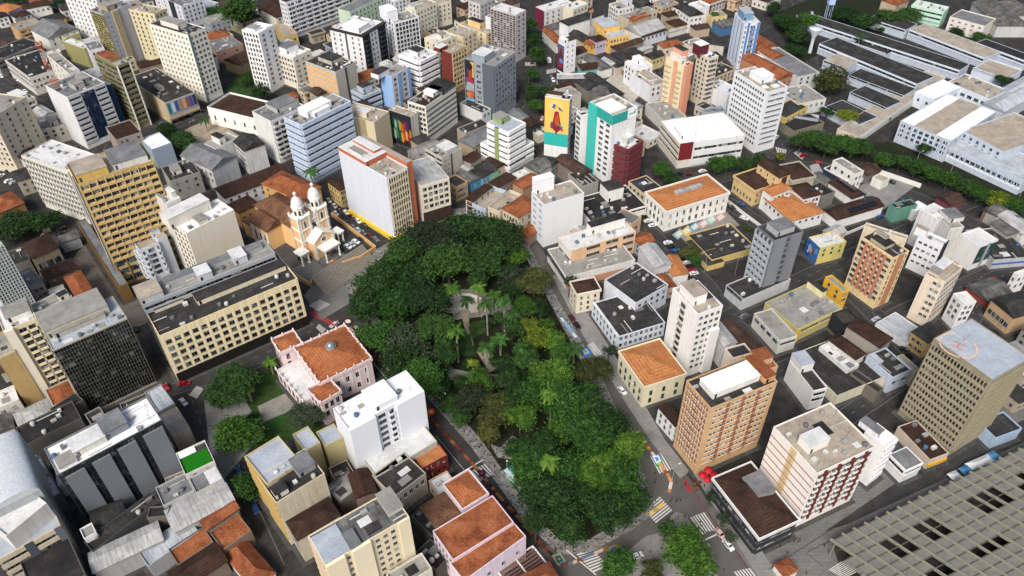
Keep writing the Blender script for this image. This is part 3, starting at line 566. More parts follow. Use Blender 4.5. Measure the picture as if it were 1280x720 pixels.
H('10', 'lower block carrying a colourful diagonal mural beside the grey striped office', (772,584), (655,552), (815,562), (790,745), 'c9c4b6', None, 'p:c=20222a,e=.06', roof='sand', name=OB, cat='mural building', clut=2)
H('10', 'beige U shaped apartment block with a recessed light well', (590,612), (408,575), (680,560), (620,790), 'cdbfa0', None, 'p@.5-.75:c=9a8c70,e=.04|w@.25-.45:n=1,w=1.0|p@.32-.5:c=dccfb2,e=1.2', roof='sand', name=AT, cat='apartment block', pt=[(.2,.3,.6,.6,2.8,'d6cab0','pale')], clut=2, dirt=.2)  # darker panel on the left side paints the shade inside the light well
H('10', 'beige window grid tower with a maroon end wall', (978,268), (932,245), (1046,226), (1003,470), 'b9a276', 'egg:n=5,c=c7b084,e=.35,h=1.5', 'p:c=6b2d28,e=.05', roof='sand', name=OB, cat='office tower', pt=[(-.15,.85,.35,1.4,2.4,'6b2d28','pale')], clut=4)
H('10', 'cream block with flat terraces behind the maroon ended tower', (905,215), (845,185), (1000,175), 24, 'd6cbb0', 'w:n=4', 'w:n=2', roof='pale', name=AT, cat='apartment block', pt=[(.4,.3,.7,.7,2.4)], clut=4)
H('10', 'long cream roofed block between the maroon tower and the peach rooftop', (1035,185), (945,155), (1105,150), 20, 'd8caa8', 'w:n=3', None, roof='sand', name=AT, cat='apartment block', clut=6)
H('10', 'cream tower with a peach stair house on its roof', (1150,168), (1018,118), (1208,138), (1160,260), 'e0cfac', 'w:n=2|vs:n=3,t=.4,c=b8793f', 'w:n=3', roof='sand', name=AT, cat='apartment tower', pt=[(.3,.35,.65,.8,4.4,'e0bc86','black')], clut=3)
H('e', 'white and dark balcony tower right of the peach stair house', (1185,130), (1120,100), (1218,95), (1190,330), 'd6d8dc', 'bal:n=2,c=e2e2e4', None, roof='grey', name=AT, cat='apartment tower', clut=2)
q = H('10', 'big dark grey apartment slab with a portrait mural on its left flank', (1192,332), (1040,288), (1295,258), (1200,600), '8f979f', 'w:n=7,w=2.0,h=1.2|hs:c=7d858d,t=.5', 'p@.62-1:c=565e66,e=.5|w@.36-.6:n=1,w=2.6,h=1.4|p@.02-.33:a=.2,b=.99,c=2c2a33,e=.06', roof='conc', name=AT, cat='apartment slab', pt=[(.05,.35,.5,.75,4.2,'8d99a3','pale')], clut=4)
H('10', 'grey and white tower at the top edge left of the tree lined street', (1120,20), (1065,0), (1190,-15), (1120,190), 'bdb9b6', 'w:n=4,w=1.4', 'w:n=3', roof='conc', name=AT, cat='apartment tower')
H('20', 'white edged brown tower standing at the tree lined street', (20,75), (-90,30), (48,45), (22,310), 'b9b2b2', 'w:n=2,w=1.5', 'cur:gl=glass,fc=a59c9a,n=8,t=.3', roof='pale', name=AT, cat='apartment tower', clut=3)
H('10', 'small pale rendered block at the foot of the portrait mural', (1130,565), (1025,510), (1168,540), (1140,625), 'ccd0d0', 'w:n=2', None, roof='dark', name=SH, cat='shop building', clut=5)
H('f', 'row of narrow old shops with stained roofs under the portrait slab', (115,570), (70,530), (270,500), 8, 'a3988a', 'w:n=5', None, roof='fibrodark', name=SH, cat='shop building', clut=3)
H('f', 'cream old shop with a mossy roof beside the white ribbon building', (165,665), (120,600), (275,560), 8, 'a99a80', 'w:n=4', None, roof='grey', rs='gable', name=SH, cat='shop building')
q = H('f', 'white corner office with stacked ribbon balconies and a green stair block', (400,560), (275,490), (500,490), 25, 'e4e4e4', 'rib:c=e8e8e8,gl=dark,h=1.2,e=.7,fl=3.3', 'rib:c=e8e8e8,gl=dark,h=1.2,e=.7,fl=3.3|p@.4-.6:c=8b9a6c,e=.9', roof='blue', name=OB, cat='office building', pt=[(.3,.55,.75,1.0,3.4,'8b9a6c','conc')], clut=0)
H('f', 'wide white lower ring of the ribbon balcony office', (400,720), (238,620), (550,615), 11, 'e4e4e4', 'rib:c=e8e8e8,gl=blue,h=1.3,e=.6', 'rib:c=e8e8e8,gl=blue,h=1.3,e=.6', roof='pale', name='office_podium', cat='podium')
H('f', 'grey zinc roofed shop behind the ribbon balcony office', (480,490), (430,420), (530,460), 9, '8c9196', None, None, roof='grey', rs='gable', name=SH, cat='shop building')
H('f', 'black shop with a brown hip roof beside the ribbon balcony office', (550,525), (505,480), (595,490), 9, '2e3034', 'w:n=2', None, roof='brown', rs='hip', name=SH, cat='shop building')
H('f', 'low cream wall house below the brown hipped black shop', (600,585), (560,550), (640,570), 5, 'cfc7b0', None, None, roof='pale', name=HS, cat='house')
q = H('X', 'yellow and teal mural tower at the corner of the tree lined street', (712,124.5), (680,124.5), (723,121.5), (711,199), 'dfe0e0', 'w:n=3,w=1.0,h=1.1', 'p:a=.42,b=.99,c=e3b45c,e=.05,d=.1,nm=mural_field|p:a=.2,b=.42,c=2aa79d,e=.06,d=.1,nm=mural_field', roof='dark', name=AT, cat='apartment tower', pt=[(.2,.35,.9,.95,1.6,'c9c2b2','fibrobrown')], clut=4)
H('f', 'white apartment annex between the mural tower and the teal clinic', (888,448), (862,418), (953,428), (880,800), 'e0e0e0', 'p:c=e4e4e4,e=.02', 'w:n=3', roof='dark', name=AT, cat='apartment block', clut=6, pt=[(.2,.6,.8,.95,1.6)])
q = H('20', 'teal and white clinic tower with a logo panel on its crown', (505,578), (398,505), (620,530), (498,925), 'e2e3e3', 'p:a=.87,b=1,c=2c9a90,e=.07|p@.62-1:a=.875,b=1.02,c=eef0f0,e=.14,nm=logo_panel', 'w@.4-1:n=2,w=2.6,h=1.2,gl=dark,top=5|p@.0-.36:c=3fb5aa,e=.9|p@.36-1:a=.86,b=1,c=2c9a90,e=.09', roof='sand', name='clinic_building', cat='clinic', pt=[(.05,.15,.7,.8,.6,'eeeeee','white')], clut=3)
q = H('i', 'maroon banded ziggurat office with chamfered corners', (1200,35), (1062,0), (1325,-12), (1215,300), '5a2a2c', 'rib:c=6a2f33,gl=dark,h=1.0,e=.9,fl=3.5', 'rib:c=6a2f33,gl=dark,h=1.0,e=.9,fl=3.5', roof='pale', name=OB, cat='office building', pt=[(.3,.3,.75,.75,3.4,'b9bcbc','pale')], clut=3)
# ---- small roofs between the tree lined street and the pink tower
def hs(t, label, C, L, R, h, wc, roof, rs='gable', f='w:n=3', l=None, name=HS, cat='house', **k): H(t, label, C, L, R, h, wc, f, l, None, roof=roof, rs=rs, name=name, cat=cat, **k)
q = H('g', 'white slim tower with a red and blue portrait mural by the street crossing', (352,290), (298,270), (437,272), (352,500), 'e6e6e8', 'w:n=2,w=.8,h=.8', 'p@.0-.95:a=.06,b=.9,c=6b2436,e=.06,d=.1', roof='conc', name=AT, cat='apartment tower', pt=[(.0,.1,.35,.9,2.4,'e6e6e8','white'),(.45,.1,1,.9,1.2,'b9b4aa','dark')], clut=1)
H('g', 'wide white ground floor ring around the portrait mural tower', (305,525), (300,490), (500,520), 6, 'd9d9d9', None, None, roof='fibrolight', name=SH, cat='shop building')
hs('g', 'low dark roofed garage in front of the portrait mural tower', (310,555), (305,530), (520,550), 5, '77746e', 'fibrodark', 'gable', None)
hs('g', 'long orange roofed house along the tree lined street', (295,290), (232,200), (330,270), 7, 'c9c6c0', 'tile')
hs('g', 'grey gabled shed behind the orange roofed street house', (260,205), (222,175), (350,170), 7, 'b5b2a8', 'fibro', 'gable', None)
hs('g', 'dark roofed row at the top of the tree lined street', (215,125), (185,90), (330,90), 7, '8f8a80', 'fibrodark')
H('g', 'white building with a magenta side strip at the top of the street', (215,75), (180,40), (390,10), 14, 'cfcdc8', 'w:n=5', 'p:c=6a2038', roof='pale', name=OB, cat='office building', clut=4)
H('g', 'beige office block with two window columns behind the long white gable', (410,62), (320,55), (540,35), 15, 'cfc8b4', 'w:n=4,w=1.5', None, roof='pale', name=OB, cat='office building', clut=3)
H('g', 'big white gabled hall with a dark brown roof behind the yellow school', (375,170), (350,135), (615,95), 13, 'e2e2e2', None, None, roof='fibrodark', rs='gable', name='warehouse', cat='hall')
q = H('g', 'yellow two storey school with a blue grey roof left of the white gable', (650,255), (570,185), (780,225), 11, 'ddb565', 'w:n=6,w=1.2,h=1.3', 'w:n=4,w=1.2,h=1.3', roof='zinc', name='school', cat='school', pt=[(.05,.5,.85,1.3,4,'ddb565','zinc')])
H('g', 'lilac house with a dark roof in front of the yellow school', (560,280), (525,250), (620,255), 9, 'b9b0c4', 'w:n=3', 'w:n=2', roof='brown', rs='hip', name=HS, cat='house')
H('g', 'small yellow house with an orange roof next to the lilac house', (520,305), (490,270), (555,290), 7, 'd9a94f', 'w:n=2', 'w:n=2', roof='tile', rs='hip', name=HS, cat='house')
hs('g', 'long dark roof left of the lilac house', (470,280), (370,195), (510,250), 7, 'b5a890', 'fibrodark')
hs('g', 'broad brown tiled roof in front of the yellow school', (700,335), (690,310), (875,275), 6, '8c8378', 'fibrobrown')
hs('g', 'long whitewashed shed right of the broad brown roof', (850,350), (830,330), (925,310), 5, 'd0cec8', 'fibrolight', 'gable', None)
hs('g', 'dark mossy roof in front of the broad brown roof', (720,395), (700,350), (850,340), 5, '6f6a62', 'fibrodark', 'hip', None)
hs('g', 'teal fronted house with a maroon roof behind the portrait mural tower', (470,470), (440,430), (580,455), 6, '6fa09c', 'brown')
hs('g', 'long white house with a grey strip roof left of the empty lot', (590,470), (505,380), (635,435), 6, 'd6d4ce', 'fibro')
hs('g', 'white house with a pale roof between the mossy roofs', (660,440), (605,395), (695,420), 6, 'd2d0ca', 'fibrolight', 'gable', None)
hs('g', 'dark roofed cottage in front of the mossy roof', (695,450), (650,380), (720,410), 6, 'b9b2a8', 'fibrodark')
H('g', 'white terraced house stepping down beside the empty lot', (820,460), (785,405), (915,420), 14, 'e3e3e3', 'w:n=3', 'w:n=3', roof='pale', name=HS, cat='house', pt=[(.4,.5,.8,1,3,'e6e6e6','white')])
H('g', 'white long house with beige terraces right of the empty lot', (925,575), (830,475), (1000,530), 11, 'dddde0', 'w:n=3,gl=dark', None, roof='sand', name=HS, cat='house', pt=[(.3,.3,.8,.9,1.2,'e0e0e0','sand')], clut=2)
hs('g', 'cream house with a dark roof behind the pink tower', (935,395), (885,365), (1010,365), 8, 'cdbb86', 'fibrodark')
hs('g', 'long charcoal shed roof left of the empty lot', (680,645), (485,505), (745,625), 7, '6b6966', 'fibrodark', 'gable', None, name='warehouse', cat='warehouse')
hs('g', 'dark jumble roofed workshop behind the mural tower', (505,600), (440,560), (590,575), 8, '77736b', 'fibrodark', 'gable', None, name='warehouse', cat='workshop')
hs('g', 'grey roofed workshop between the mural tower and the empty lot', (560,640), (520,595), (660,640), 8, '8c8880', 'fibro', 'gable', None, name='warehouse', cat='workshop')
hs('g', 'stained concrete roofed block behind the yellow mural tower', (330,660), (290,600), (440,610), 12, 'b9b4a4', 'conc', None, None, clut=5)
hs('g', 'white shop with a light roof at the far bend of the street', (860,240), (808,175), (965,165), 8, 'd6d6d6', 'fibrolight')
hs('g', 'corner shop with a maroon roof and dark windows at the far bend', (870,250), (842,215), (1010,190), 7, 'c9ccd0', 'brown', 'hip', 'w:n=6,gl=dark')
hs('g', 'tan house with a rusty orange roof behind the white corner shop', (800,140), (780,120), (920,100), 9, 'b89a74', 'tile')
hs('g', 'cream row of old fronts along the far street', (770,130), (740,90), (940,60), 10, 'bdb39c', 'conc', None, 'w:n=7', clut=3)
H('g', 'grey white office with a lift tower at the top of the far street', (710,60), (665,20), (800,30), 14, 'd2d0cc', 'w:n=4', 'w:n=4', roof='conc', name=OB, cat='office building', pt=[(.7,.2,1,.8,7,'c4c4cc','pale')], clut=4)
hs('g', 'low house with a rusty flat roof at the far street corner', (1085,180), (1055,140), (1150,150), 6, 'a8956c', 'brown', 'hip', 'w:n=3')
hs('g', 'long white garden wall house right of the far bend', (1055,215), (1045,200), (1180,180), 4, 'd0cec8', 'fibrolight', 'gable', None)
H('g', 'white gabled house with a black roof at the top right of the far street', (1130,70), (1092,40), (1190,40), 10, 'dcdcda', 'w:n=3', 'w:n=2', roof='fibrodark', rs='gable', name=HS, cat='house')
H('g', 'white three storey house below the black gabled white house', (1185,110), (1130,65), (1270,90), 12, 'dcdad6', 'w:n=3', 'w:n=3', roof='fibrodark', rs='gable', name=HS, cat='house')
H('g', 'white shop with a dark red sign edge at the top right', (1250,55), (1185,20), (1320,30), 13, 'dedee0', 'p@.9-1:c=6a1d28,e=.3', 'w:n=4', roof='pale', name=SH, cat='shop building', clut=3)
hs('20', 'orange roofed house beside the pink tower crown', (760,240), (742,215), (850,215), 12, 'c9b8a2', 'tile', 'hip')
hs('20', 'pale roofed row house right of the orange roofed house', (900,235), (865,205), (960,205), 9, 'cfc9bb', 'conc', None, 'w:n=3', clut=2)
hs('20', 'dark roofed bungalow behind the beige tower', (1060,230), (990,215), (1055,205), 9, 'b9b5aa', 'fibrodark', 'hip', 'w:n=3')
hs('20', 'low stained roof with a brown edge beside the far palm', (920,150), (900,130), (985,135), 6, 'b5a48c', 'fibrobrown')
hs('20', 'blue walled shed with a grey roof near the far trees', (1050,140), (1030,110), (1120,110), 6, '4a6f96', 'fibro')
hs('20', 'cream shop beside the far palm at the top', (1000,85), (975,60), (1075,75), 8, 'cdb88a', 'conc', None, 'w:n=3')
hs('20', 'maroon roofed row beside the far street', (780,85), (760,65), (850,60), 6, 'a89888', 'brown')
# ---- right of the mural
q = H('20', 'tall pink and cream apartment tower with rounded balcony bays', (862,330), (752,285), (918,325), (858,598), 'd8a184', 'p@.35-1:c=cf8e72,e=.1|w@.4-1:n=2,w=.8,h=.8', 'p@.05-.45:c=dfd3b0,e=.12|bal@.08-.42:n=2,c=dfd3b0,e=1.3|p@.68-.98:c=dfd3b0,e=.12|bal@.68-.98:n=1,c=d9cca8,e=1.2', roof='pale', name=AT, cat='apartment tower', pt=[(.1,.2,.6,.8,3.6,'e3dccb','pale'),(.3,.3,.95,.8,7,'d8a184','dark')], clut=4)
q = H('20', 'beige apartment tower with a maroon roof block behind the pink tower', (985,292), (918,262), (1040,283), (975,540), 'd6c9b5', 'w:n=4,w=1.5,h=1.2|bal@.0-.2:n=1,c=ded2bf', 'w:n=3,w=1.3,h=1.3,gl=dark', roof='white', name=AT, cat='apartment tower', pt=[(-.3,.6,.6,1.2,6,'5d1f2b','white')], clut=2)
H('20', 'low grey garage at the foot of the pink tower', (760,605), (655,520), (880,590), 7, 'c3c0b8', None, None, roof='conc', name='garage', cat='garage', clut=4)
H('20', 'blue walled low block at the foot of the beige tower', (975,570), (960,545), (1065,545), 9, '9fb3c4', 'w:n=2', None, roof='grey', name=SH, cat='shop building', clut=5)
H('20', 'small white house with a flat roof between the beige and the large white tower', (1080,475), (1025,410), (1085,430), 10, 'd9d9dc', 'w:n=2', None, roof='pale', name=HS, cat='house', clut=2)
q = H('20', 'slim blue and white tower near the college trees', (1148,345), (1130,55), (1246,112), 62, 'd5d9e2', 'w@.05-.3:n=1,w=1.4|p@.32-.45:c=4a78b0,e=.2|bal@.45-.85:n=2,c=5f86b8,e=1|p@.86-.98:c=4a78b0,e=.2', 'vs:n=3,t=1.0,c=6f93c2|w:n=3,w=.8', roof='pale', name=AT, cat='apartment tower', pt=[(.1,.3,.7,.9,5,'6f93b4','blue')], clut=1) if False else None
q = H('X', 'slim blue and white tower near the college trees', (931,29), (918,16), (951,28), (928,88), 'd5d9e2', 'w@.02-.22:n=1,w=1.4|p@.22-.36:c=4a78b0,e=.2|bal@.36-.8:n=2,c=6f93c2,e=1|p@.82-.98:c=4a78b0,e=.2', 'vs:n=3,t=1.0,c=6f93c2|w:n=3,w=.8', roof='pale', name=AT, cat='apartment tower', pt=[(.1,.3,.7,.9,4.5,'6f93b4','blue')], clut=1)
q = H('h', 'large white tower with small windows on one side and banded rows on the other', (958,292), (728,155), (1103,262), (880,705), 'd6d8da', 'w:n=9,w=1.0,h=1.0,m=1.6,fc=c9ccce', 'w:n=12,w=1.1,h=1.1,gl=dark,m=1.5', roof='sand', name=OB, cat='office tower', pt=[(.25,.35,.85,.7,3.4,'e2e2e2','white'),(.1,.15,.3,.25,.4,'e8e8e8','white'),(.5,.1,.75,.2,.4,'e8e8e8','white')], clut=2, dirt=.2)
q = H('h', 'wide white store with a bright white roof and a dark red corner', (375,640), (222,490), (820,590), 15, 'cfcac0', 'p@.0-.2:a=.35,b=1.02,c=6d1f22,e=.35|rib@.22-1:c=d6d8d8,gl=glass,h=1.6,e=.4,fl=4', 'rib:c=cfc8ba,gl=dark,h=1.3,fl=3.2', roof='white', name=SH, cat='department store', par=.4, pt=[(.06,.2,.28,.55,3.2,'ececec','white')])
# ---- centre: around the orange sided office and the upper end of the park
H('11', 'tall office block with a rippled white screen wall and an orange brick core', (655,170), (410,35), (762,118), (692,492), 'cfd2d6', 'fin:n=8,c=d9c9a8,e=.22,gl=dark,h=2.1,fl=3.4|hs:c=cdbd9c,t=.9,fl=3.4|p@.0-1:a=0.02,b=.09,c=c9a93c,e=.35', 'p:a=.1,b=1,c=cbd0d8,e=.3|vs:n=60,t=.16,c=9aa5bb,z=4,top=.4|p:a=.02,b=.08,c=d9b93c,e=1.2,nm=awning', roof='sand', name=OB, cat='office tower', pt=[(.0,.42,1.0,1.0,2.6,'b5674a','pale'),(.1,.55,.35,.8,4.2,'cfc8bc','conc'),(.6,.5,.95,.95,4,'b5674a','pale')], vols=[(1.004,.015,1.27,1.0,.0,1.05,'b5674a')], clut=2, dirt=.25)
H('11', 'cream office with square windows and a brown stone base beside the orange core', (822,210), (795,85), (925,140), (845,412), 'dad2be', 'w:n=5,w=1.8,h=1.6,fl=3.6,z=9,fc=7a746a|p:a=.02,b=.34,c=3b2a24,e=.25', None, roof='fibrolight', name=OB, cat='office building', par=.3)
H('11', 'rain stained concrete tower with a planted roof behind the cream office', (930,70), (845,20), (1028,20), (945,200), 'b5afa4', 'p@.42-.5:c=45433f,e=.05|w@.02-.4:n=2,w=.7,h=.7', 'rib:c=c3bfb5,gl=dark', roof='conc', name=AT, cat='apartment block', pt=[(.4,.2,.95,.8,1.2,'bfb9ae','pale')], clut=3, dirt=1.0)
H('11', 'ochre corner house with rows of small windows under the stained tower', (1000,215), (935,180), (1062,190), (1010,290), 'bda27c', 'w:n=5,w=.8,h=1.3', 'w:n=6,w=.8,h=1.3', roof='dark', name=HS, cat='house', g=1)
H('11', 'bright blue old house with a grey roof beside the ochre corner house', (1068,195), (1000,150), (1125,170), (1072,240), '3f8fc0', 'w:n=3,w=1,h=1.5', None, roof='fibro', rs='gable', name=HS, cat='house', g=1)
H('11', 'row house of blue white and green fronts under a dark roof', (1130,170), (1065,130), (1200,125), (1135,215), '7fb0c4', 'w:n=4,w=.8,h=1.5|p@.5-1:c=8fc0a0,e=.06', None, roof='fibrodark', rs='gable', name=HS, cat='house', g=1)
H('11', 'green and pink end house with a brown roof in the row of coloured fronts', (1205,122), (1140,90), (1245,100), (1210,170), '9fcf9a', 'w:n=3,w=.8,h=1.5|p@.5-1:c=d9a79a,e=.06', None, roof='brown', rs='gable', name=HS, cat='house', g=1)
hs('11', 'brown roofed old house behind the row of coloured fronts', (1075,95), (1030,75), (1125,60), 8, 'a3988c', 'brown', 'gable', None)
hs('11', 'white roofed shed behind the blue old house', (1060,135), (1030,115), (1080,120), 7, 'c9c7c2', 'fibrolight', 'gable', None)
H('i', 'old white and red corner house with an open courtyard near the park top', (165,385), (118,365), (290,290), 10, 'c9c0b5', 'w:n=3,w=.9,h=1.6', 'w:n=3,w=1,h=1.8,fc=7a2b2b', roof='brown', rs='gable', name=HS, cat='house', g=1)
H('i', 'roofless pale blue shell next to the white and red corner house', (250,430), (160,395), (390,310), 9, 'aebccb', None, 'w:n=3,w=1,h=1.8', roof='sand', name=HS, cat='old house', par=2.5)
H('i', 'ruined cream old house with yellow debris on its roof', (345,450), (275,410), (480,330), 9.5, 'cdbfa6', None, 'w:n=3,w=1,h=2,fc=7a3a34', roof='sand', name=HS, cat='old house', par=1.6, clut=4)
H('i', 'cream eclectic mansion with a rusty hip roof beside the blank white block', (470,490), (372,425), (600,400), (475,600), 'd3c7ad', 'w:n=3,w=.9,h=1.7', 'w:n=5,w=1,h=1.8', roof='tile', rs='hip', name=HS, cat='old mansion', g=1, ov=.6)
hs('i', 'low brick red roof at the foot of the blank white block', (540,625), (475,590), (600,570), 5, '8f7f70', 'tile', 'gable', None)
hs('i', 'dark brown roofed old house behind the roofless shell', (335,290), (270,260), (455,225), 9, '8c7f72', 'brown', 'hip', 'w:n=3')
hs('i', 'old house with patchy orange tiles behind the blank white block', (500,300), (425,265), (620,240), 9, 'a58a6c', 'tile', 'gable', None)
hs('i', 'white flat roofed shop behind the patchy orange tiles', (470,225), (430,195), (545,190), 9, 'cfccc4', 'pale', None, None, clut=2)
hs('i', 'long grey white market shop with an arcade below the mural tower', (600,195), (510,140), (690,140), 9, 'b5b2a8', 'fibro', 'gable', 'w:n=8,gl=dark')
hs('i', 'dark roofed shop beside the grey arcade shop', (690,150), (610,110), (720,110), 9, '8a8a88', 'fibrodark')
hs('i', 'long rust brown roof below the teal clinic tower', (880,215), (715,105), (960,180), 9, '7c706a', 'fibrobrown', 'gable', None)
hs('i', 'grey store with cluttered flat roof between the white stair block and the maroon office', (900,280), (790,200), (1010,250), 9, '9c9a94', 'dark', None, None, clut=7)
H('i', 'blank white office block with faint blue window lines on its narrow face', (640,405), (550,318), (912,328), (632,690), 'd8dadb', None, 'w:n=2,w=2.6,h=.5,fc=9db4d8,gl=blue,nf=9,fl=3.4,z=4', roof='sand', name=OB, cat='office block', pt=[(.05,.8,.5,1.12,7,'e6e6e6','white')], clut=3, dirt=.12, fl=3.4)
q = H('i', 'white office with dark ribbon windows and a stair tower on its black roof', (950,515), (915,355), (1262,360), (940,590), 'dad8d0', 'rib@0-.32:c=dcdad2,gl=dark,h=1.1,e=.2,n=3|w@.34-.6:n=2,w=1.2|rib@.6-1:c=dcdad2,gl=dark,h=1.1,e=.2', None, roof='black', name=OB, cat='office building', pt=[(.5,.55,.78,.95,6.5,'e2e0da','dark')], clut=2)
q = H('21', 'tan brick office with long dark ribbon windows and a pale roof', (295,535), (232,465), (622,440), (290,645), 'd3b08c', 'w@.2-.48:n=1,w=6.6,h=1.5,gl=dark,fl=3.9,nf=3,z=1.5|w@.5-.76:n=1,w=6,h=1.5,gl=dark,fl=3.9,nf=3,z=1.5|w@.77-1:n=1,w=5.4,h=1.5,gl=dark,fl=3.9,nf=3,z=1.5', 'rib:c=d9d6cf,gl=dark,nf=3,fl=3.9,z=1.4', roof='pale', name=OB, cat='office building', pt=[(.42,.62,.95,.98,4,'dfdcd6','black')], clut=2, par=.4)
H('21', 'tan brick wing with a dark roof behind the ribbon window office', (600,400), (525,350), (628,355), (600,480), 'd3b08c', 'w:n=1,w=2', None, roof='grey', name=OB, cat='office building')
H('21', 'white parapet ground floor base along the street under the tan office', (270,665), (160,530), (625,590), 7, 'd6d4d0', 'p:a=0,b=.55,c=b98a6e,e=.05', 'cur:gl=dark,fc=55585c,n=9', roof='conc', name='office_podium', cat='podium', clut=2)
H('21', 'white metal roofed annex with small square windows beside the empty plot', (715,620), (635,520), (798,600), (712,705), 'bfc0bf', 'w:n=5,w=1,h=1.1', None, roof='fibrolight', rs='gable', name=SH, cat='annex', rise=1.5)
H('21', 'small white house with a bright orange roof by the sloping street', (805,660), (770,570), (872,635), (808,720), 'd6d3cc', None, None, roof='orange', rs='gable', name=HS, cat='house', rise=1.2)
q = H('21', 'white neoclassical hall with an orange roof and a long ridge skylight', (772,345), (668,248), (1085,248), (762,440), 'dedbd4', 'w:n=9,w=1.1,h=2.1,nf=2,fl=4.6,z=1.6,fc=77756e|vs:n=10,t=.4,c=e6e4de,z=.5', 'w:n=5,w=1.3,h=2.3,nf=2,fl=4.6,z=1.6,gl=dark|vs:n=6,t=.4,c=e6e4de,z=.5', roof='orange', rs='hip', rise=2.2, name='civic_hall', cat='civic hall', par=1.1, ov=0.0, dirt=.4)
q = H('21', 'low ochre school with broad black flat roofs beside the sloping street', (1000,580), (885,450), (1215,510), (1000,612), 'c9b272', 'w:n=5,w=2.0,h=1.3,gl=dark', 'w:n=4', roof='dark', name='school', cat='school', pt=[(-.12,.35,.3,.8,.4,'c9b272','dark')], clut=3, vols=[(-.15,-.12,.22,.3,0,.8,None)])
# ---- yellow mansion block, orange roofed college, solar roofs
q = H('m', 'yellow mansion with a dark brown roof and ornate parapet facing the plane trees', (232,478), (105,375), (370,420), (200,575), 'd0b37f', 'w:n=4,w=.9,h=1.7', 'w:n=6,w=.9,h=1.8,nf=2,fl=5,z=1.4', roof='brown', rs='hip', name='mansion', cat='mansion', par=.9, ov=.1, g=1)
H('m', 'raised centre hall of the yellow mansion with a rusty ridge roof', (395,385), (275,285), (450,345), 16, 'd0b37f', 'p@.3-.75:a=.55,b=.95,c=3c332b,e=.05', 'w:n=3,w=.8,h=1.2', roof='brown', rs='gable', name='mansion_hall', cat='mansion')
H('m', 'right wing of the yellow mansion with a deep brown roof over a grey wall', (480,410), (395,310), (620,370), 13, 'a9a493', None, None, roof='brown', rs='hip', name='mansion_wing', cat='mansion', par=.85, ov=.1)
q = H('m', 'white building with a clean light orange hip roof and stepped wings', (470,675), (262,530), (715,640), (465,760), 'dcdbd8', 'w:n=5,w=1.1,h=1.2', 'w:n=6,w=1.2,h=1.3', roof='orange', rs='hip', rise=2.5, name='office_wing', cat='public building')
H('m', 'upper wing with a light orange roof behind the white hip roofed building', (350,505), (280,465), (480,460), 11, 'd9d6d0', 'w:n=4', None, roof='orange', rs='hip', rise=2, name='office_wing', cat='public building')
H('m', 'white office with stained flat roof beside the light orange wings', (550,565), (412,495), (680,500), 9, 'd6d4ce', 'w:n=4,w=2,h=1.2', None, roof='conc', name=OB, cat='office building', clut=2, vols=[])
q1 = H('m', 'white office with a brown roof carrying one small solar array', (560,525), (470,440), (665,490), 10.5, 'd9d7d2', 'w:n=4', None, roof='brown', rs='hip', rise=1.6, name=OB, cat='office building')
q2 = H('m', 'white hall with a rusty roof and a square of solar panels', (880,525), (735,415), (955,490), (870,580), 'dedddb', 'w:n=2', 'w:n=4', roof='brown', rs='gable', rise=1.6, name='solar_hall', cat='public hall')
q3 = H('m', 'long white hall with two rows of solar panels along its rusty roof', (780,668), (705,600), (1090,575), (775,735), 'dedddb', 'w:n=12,w=.9,h=1.1', 'w:n=3', roof='brown', rs='gable', rise=1.8, name='solar_hall', cat='public hall')
hs('m', 'black flat roof between the brown roof and the solar square', (690,505), (600,435), (760,470), 8, '77746c', 'black', None, None, clut=2)
H('m', 'white store with a lettered dark fascia by the plane trees', (850,405), (690,320), (905,385), 6.5, 'dcdad6', 'p:a=.3,b=.9,c=23304a,e=.06', 'p:a=.3,b=.9,c=23304a,e=.06', roof='brown', name=SH, cat='shop building', clut=3, vols=[])
H('m', 'taller white block with a stained roof behind the lettered store', (900,360), (745,270), (970,345), 12, 'dcdad4', 'w:n=2', 'w:n=3', roof='conc', name=SH, cat='shop building', clut=4)
hs('m', 'low dark roofed shed right of the lettered store', (985,370), (930,310), (1040,325), 5, '6c6a66', 'fibrobrown', 'gable', None)
hs('m', 'white hut with a beige roof at the car park wall', (1085,412), (1025,375), (1125,380), 5, 'd6d4cc', 'sand', None, None)
# ---- right side
q = H('X', 'scaffold wrapped grey tower with a silver netting front', (968,301), (948,282), (1003,288), (945,371), '6a6e73', 'p@.02-.42:c=7c8085,e=.25,d=.6,nm=scaffold_net|p@.6-.98:c=777b80,e=.25,d=.6,nm=scaffold_net|w@.42-.6:n=1,w=1.8,h=2.0,gl=blue', 'egg:n=4,c=a3a8ad,e=.9,gl=blue,h=2.1,fl=3.2', roof='dark', name=AT, cat='tower under construction', pt=[(.2,.2,.8,.8,3,'a9aaac','grey')], clut=4)
q = H('j', 'grey two storey store base under the scaffold wrapped tower', (690,395), (560,305), (1020,270), (690,475), 'b5b8ba', 'p:a=.02,b=.9,c=b9bcbe,e=.05', 'w:n=4,w=2.4,h=1.6,gl=dark', roof='dark', name='office_podium', cat='podium', clut=4)
H('31', 'small corner block with a blue painted mural wall and yellow side', (262,520), (205,465), (392,485), (255,610), 'cfc077', 'w:n=3,w=1.1,h=1.2,fc=4f8f6a', 'p:a=.0,b=1.0,c=2f5f9c,e=.06,d=.1,nm=mural_field', roof='pale', name=SH, cat='shop building', clut=4)
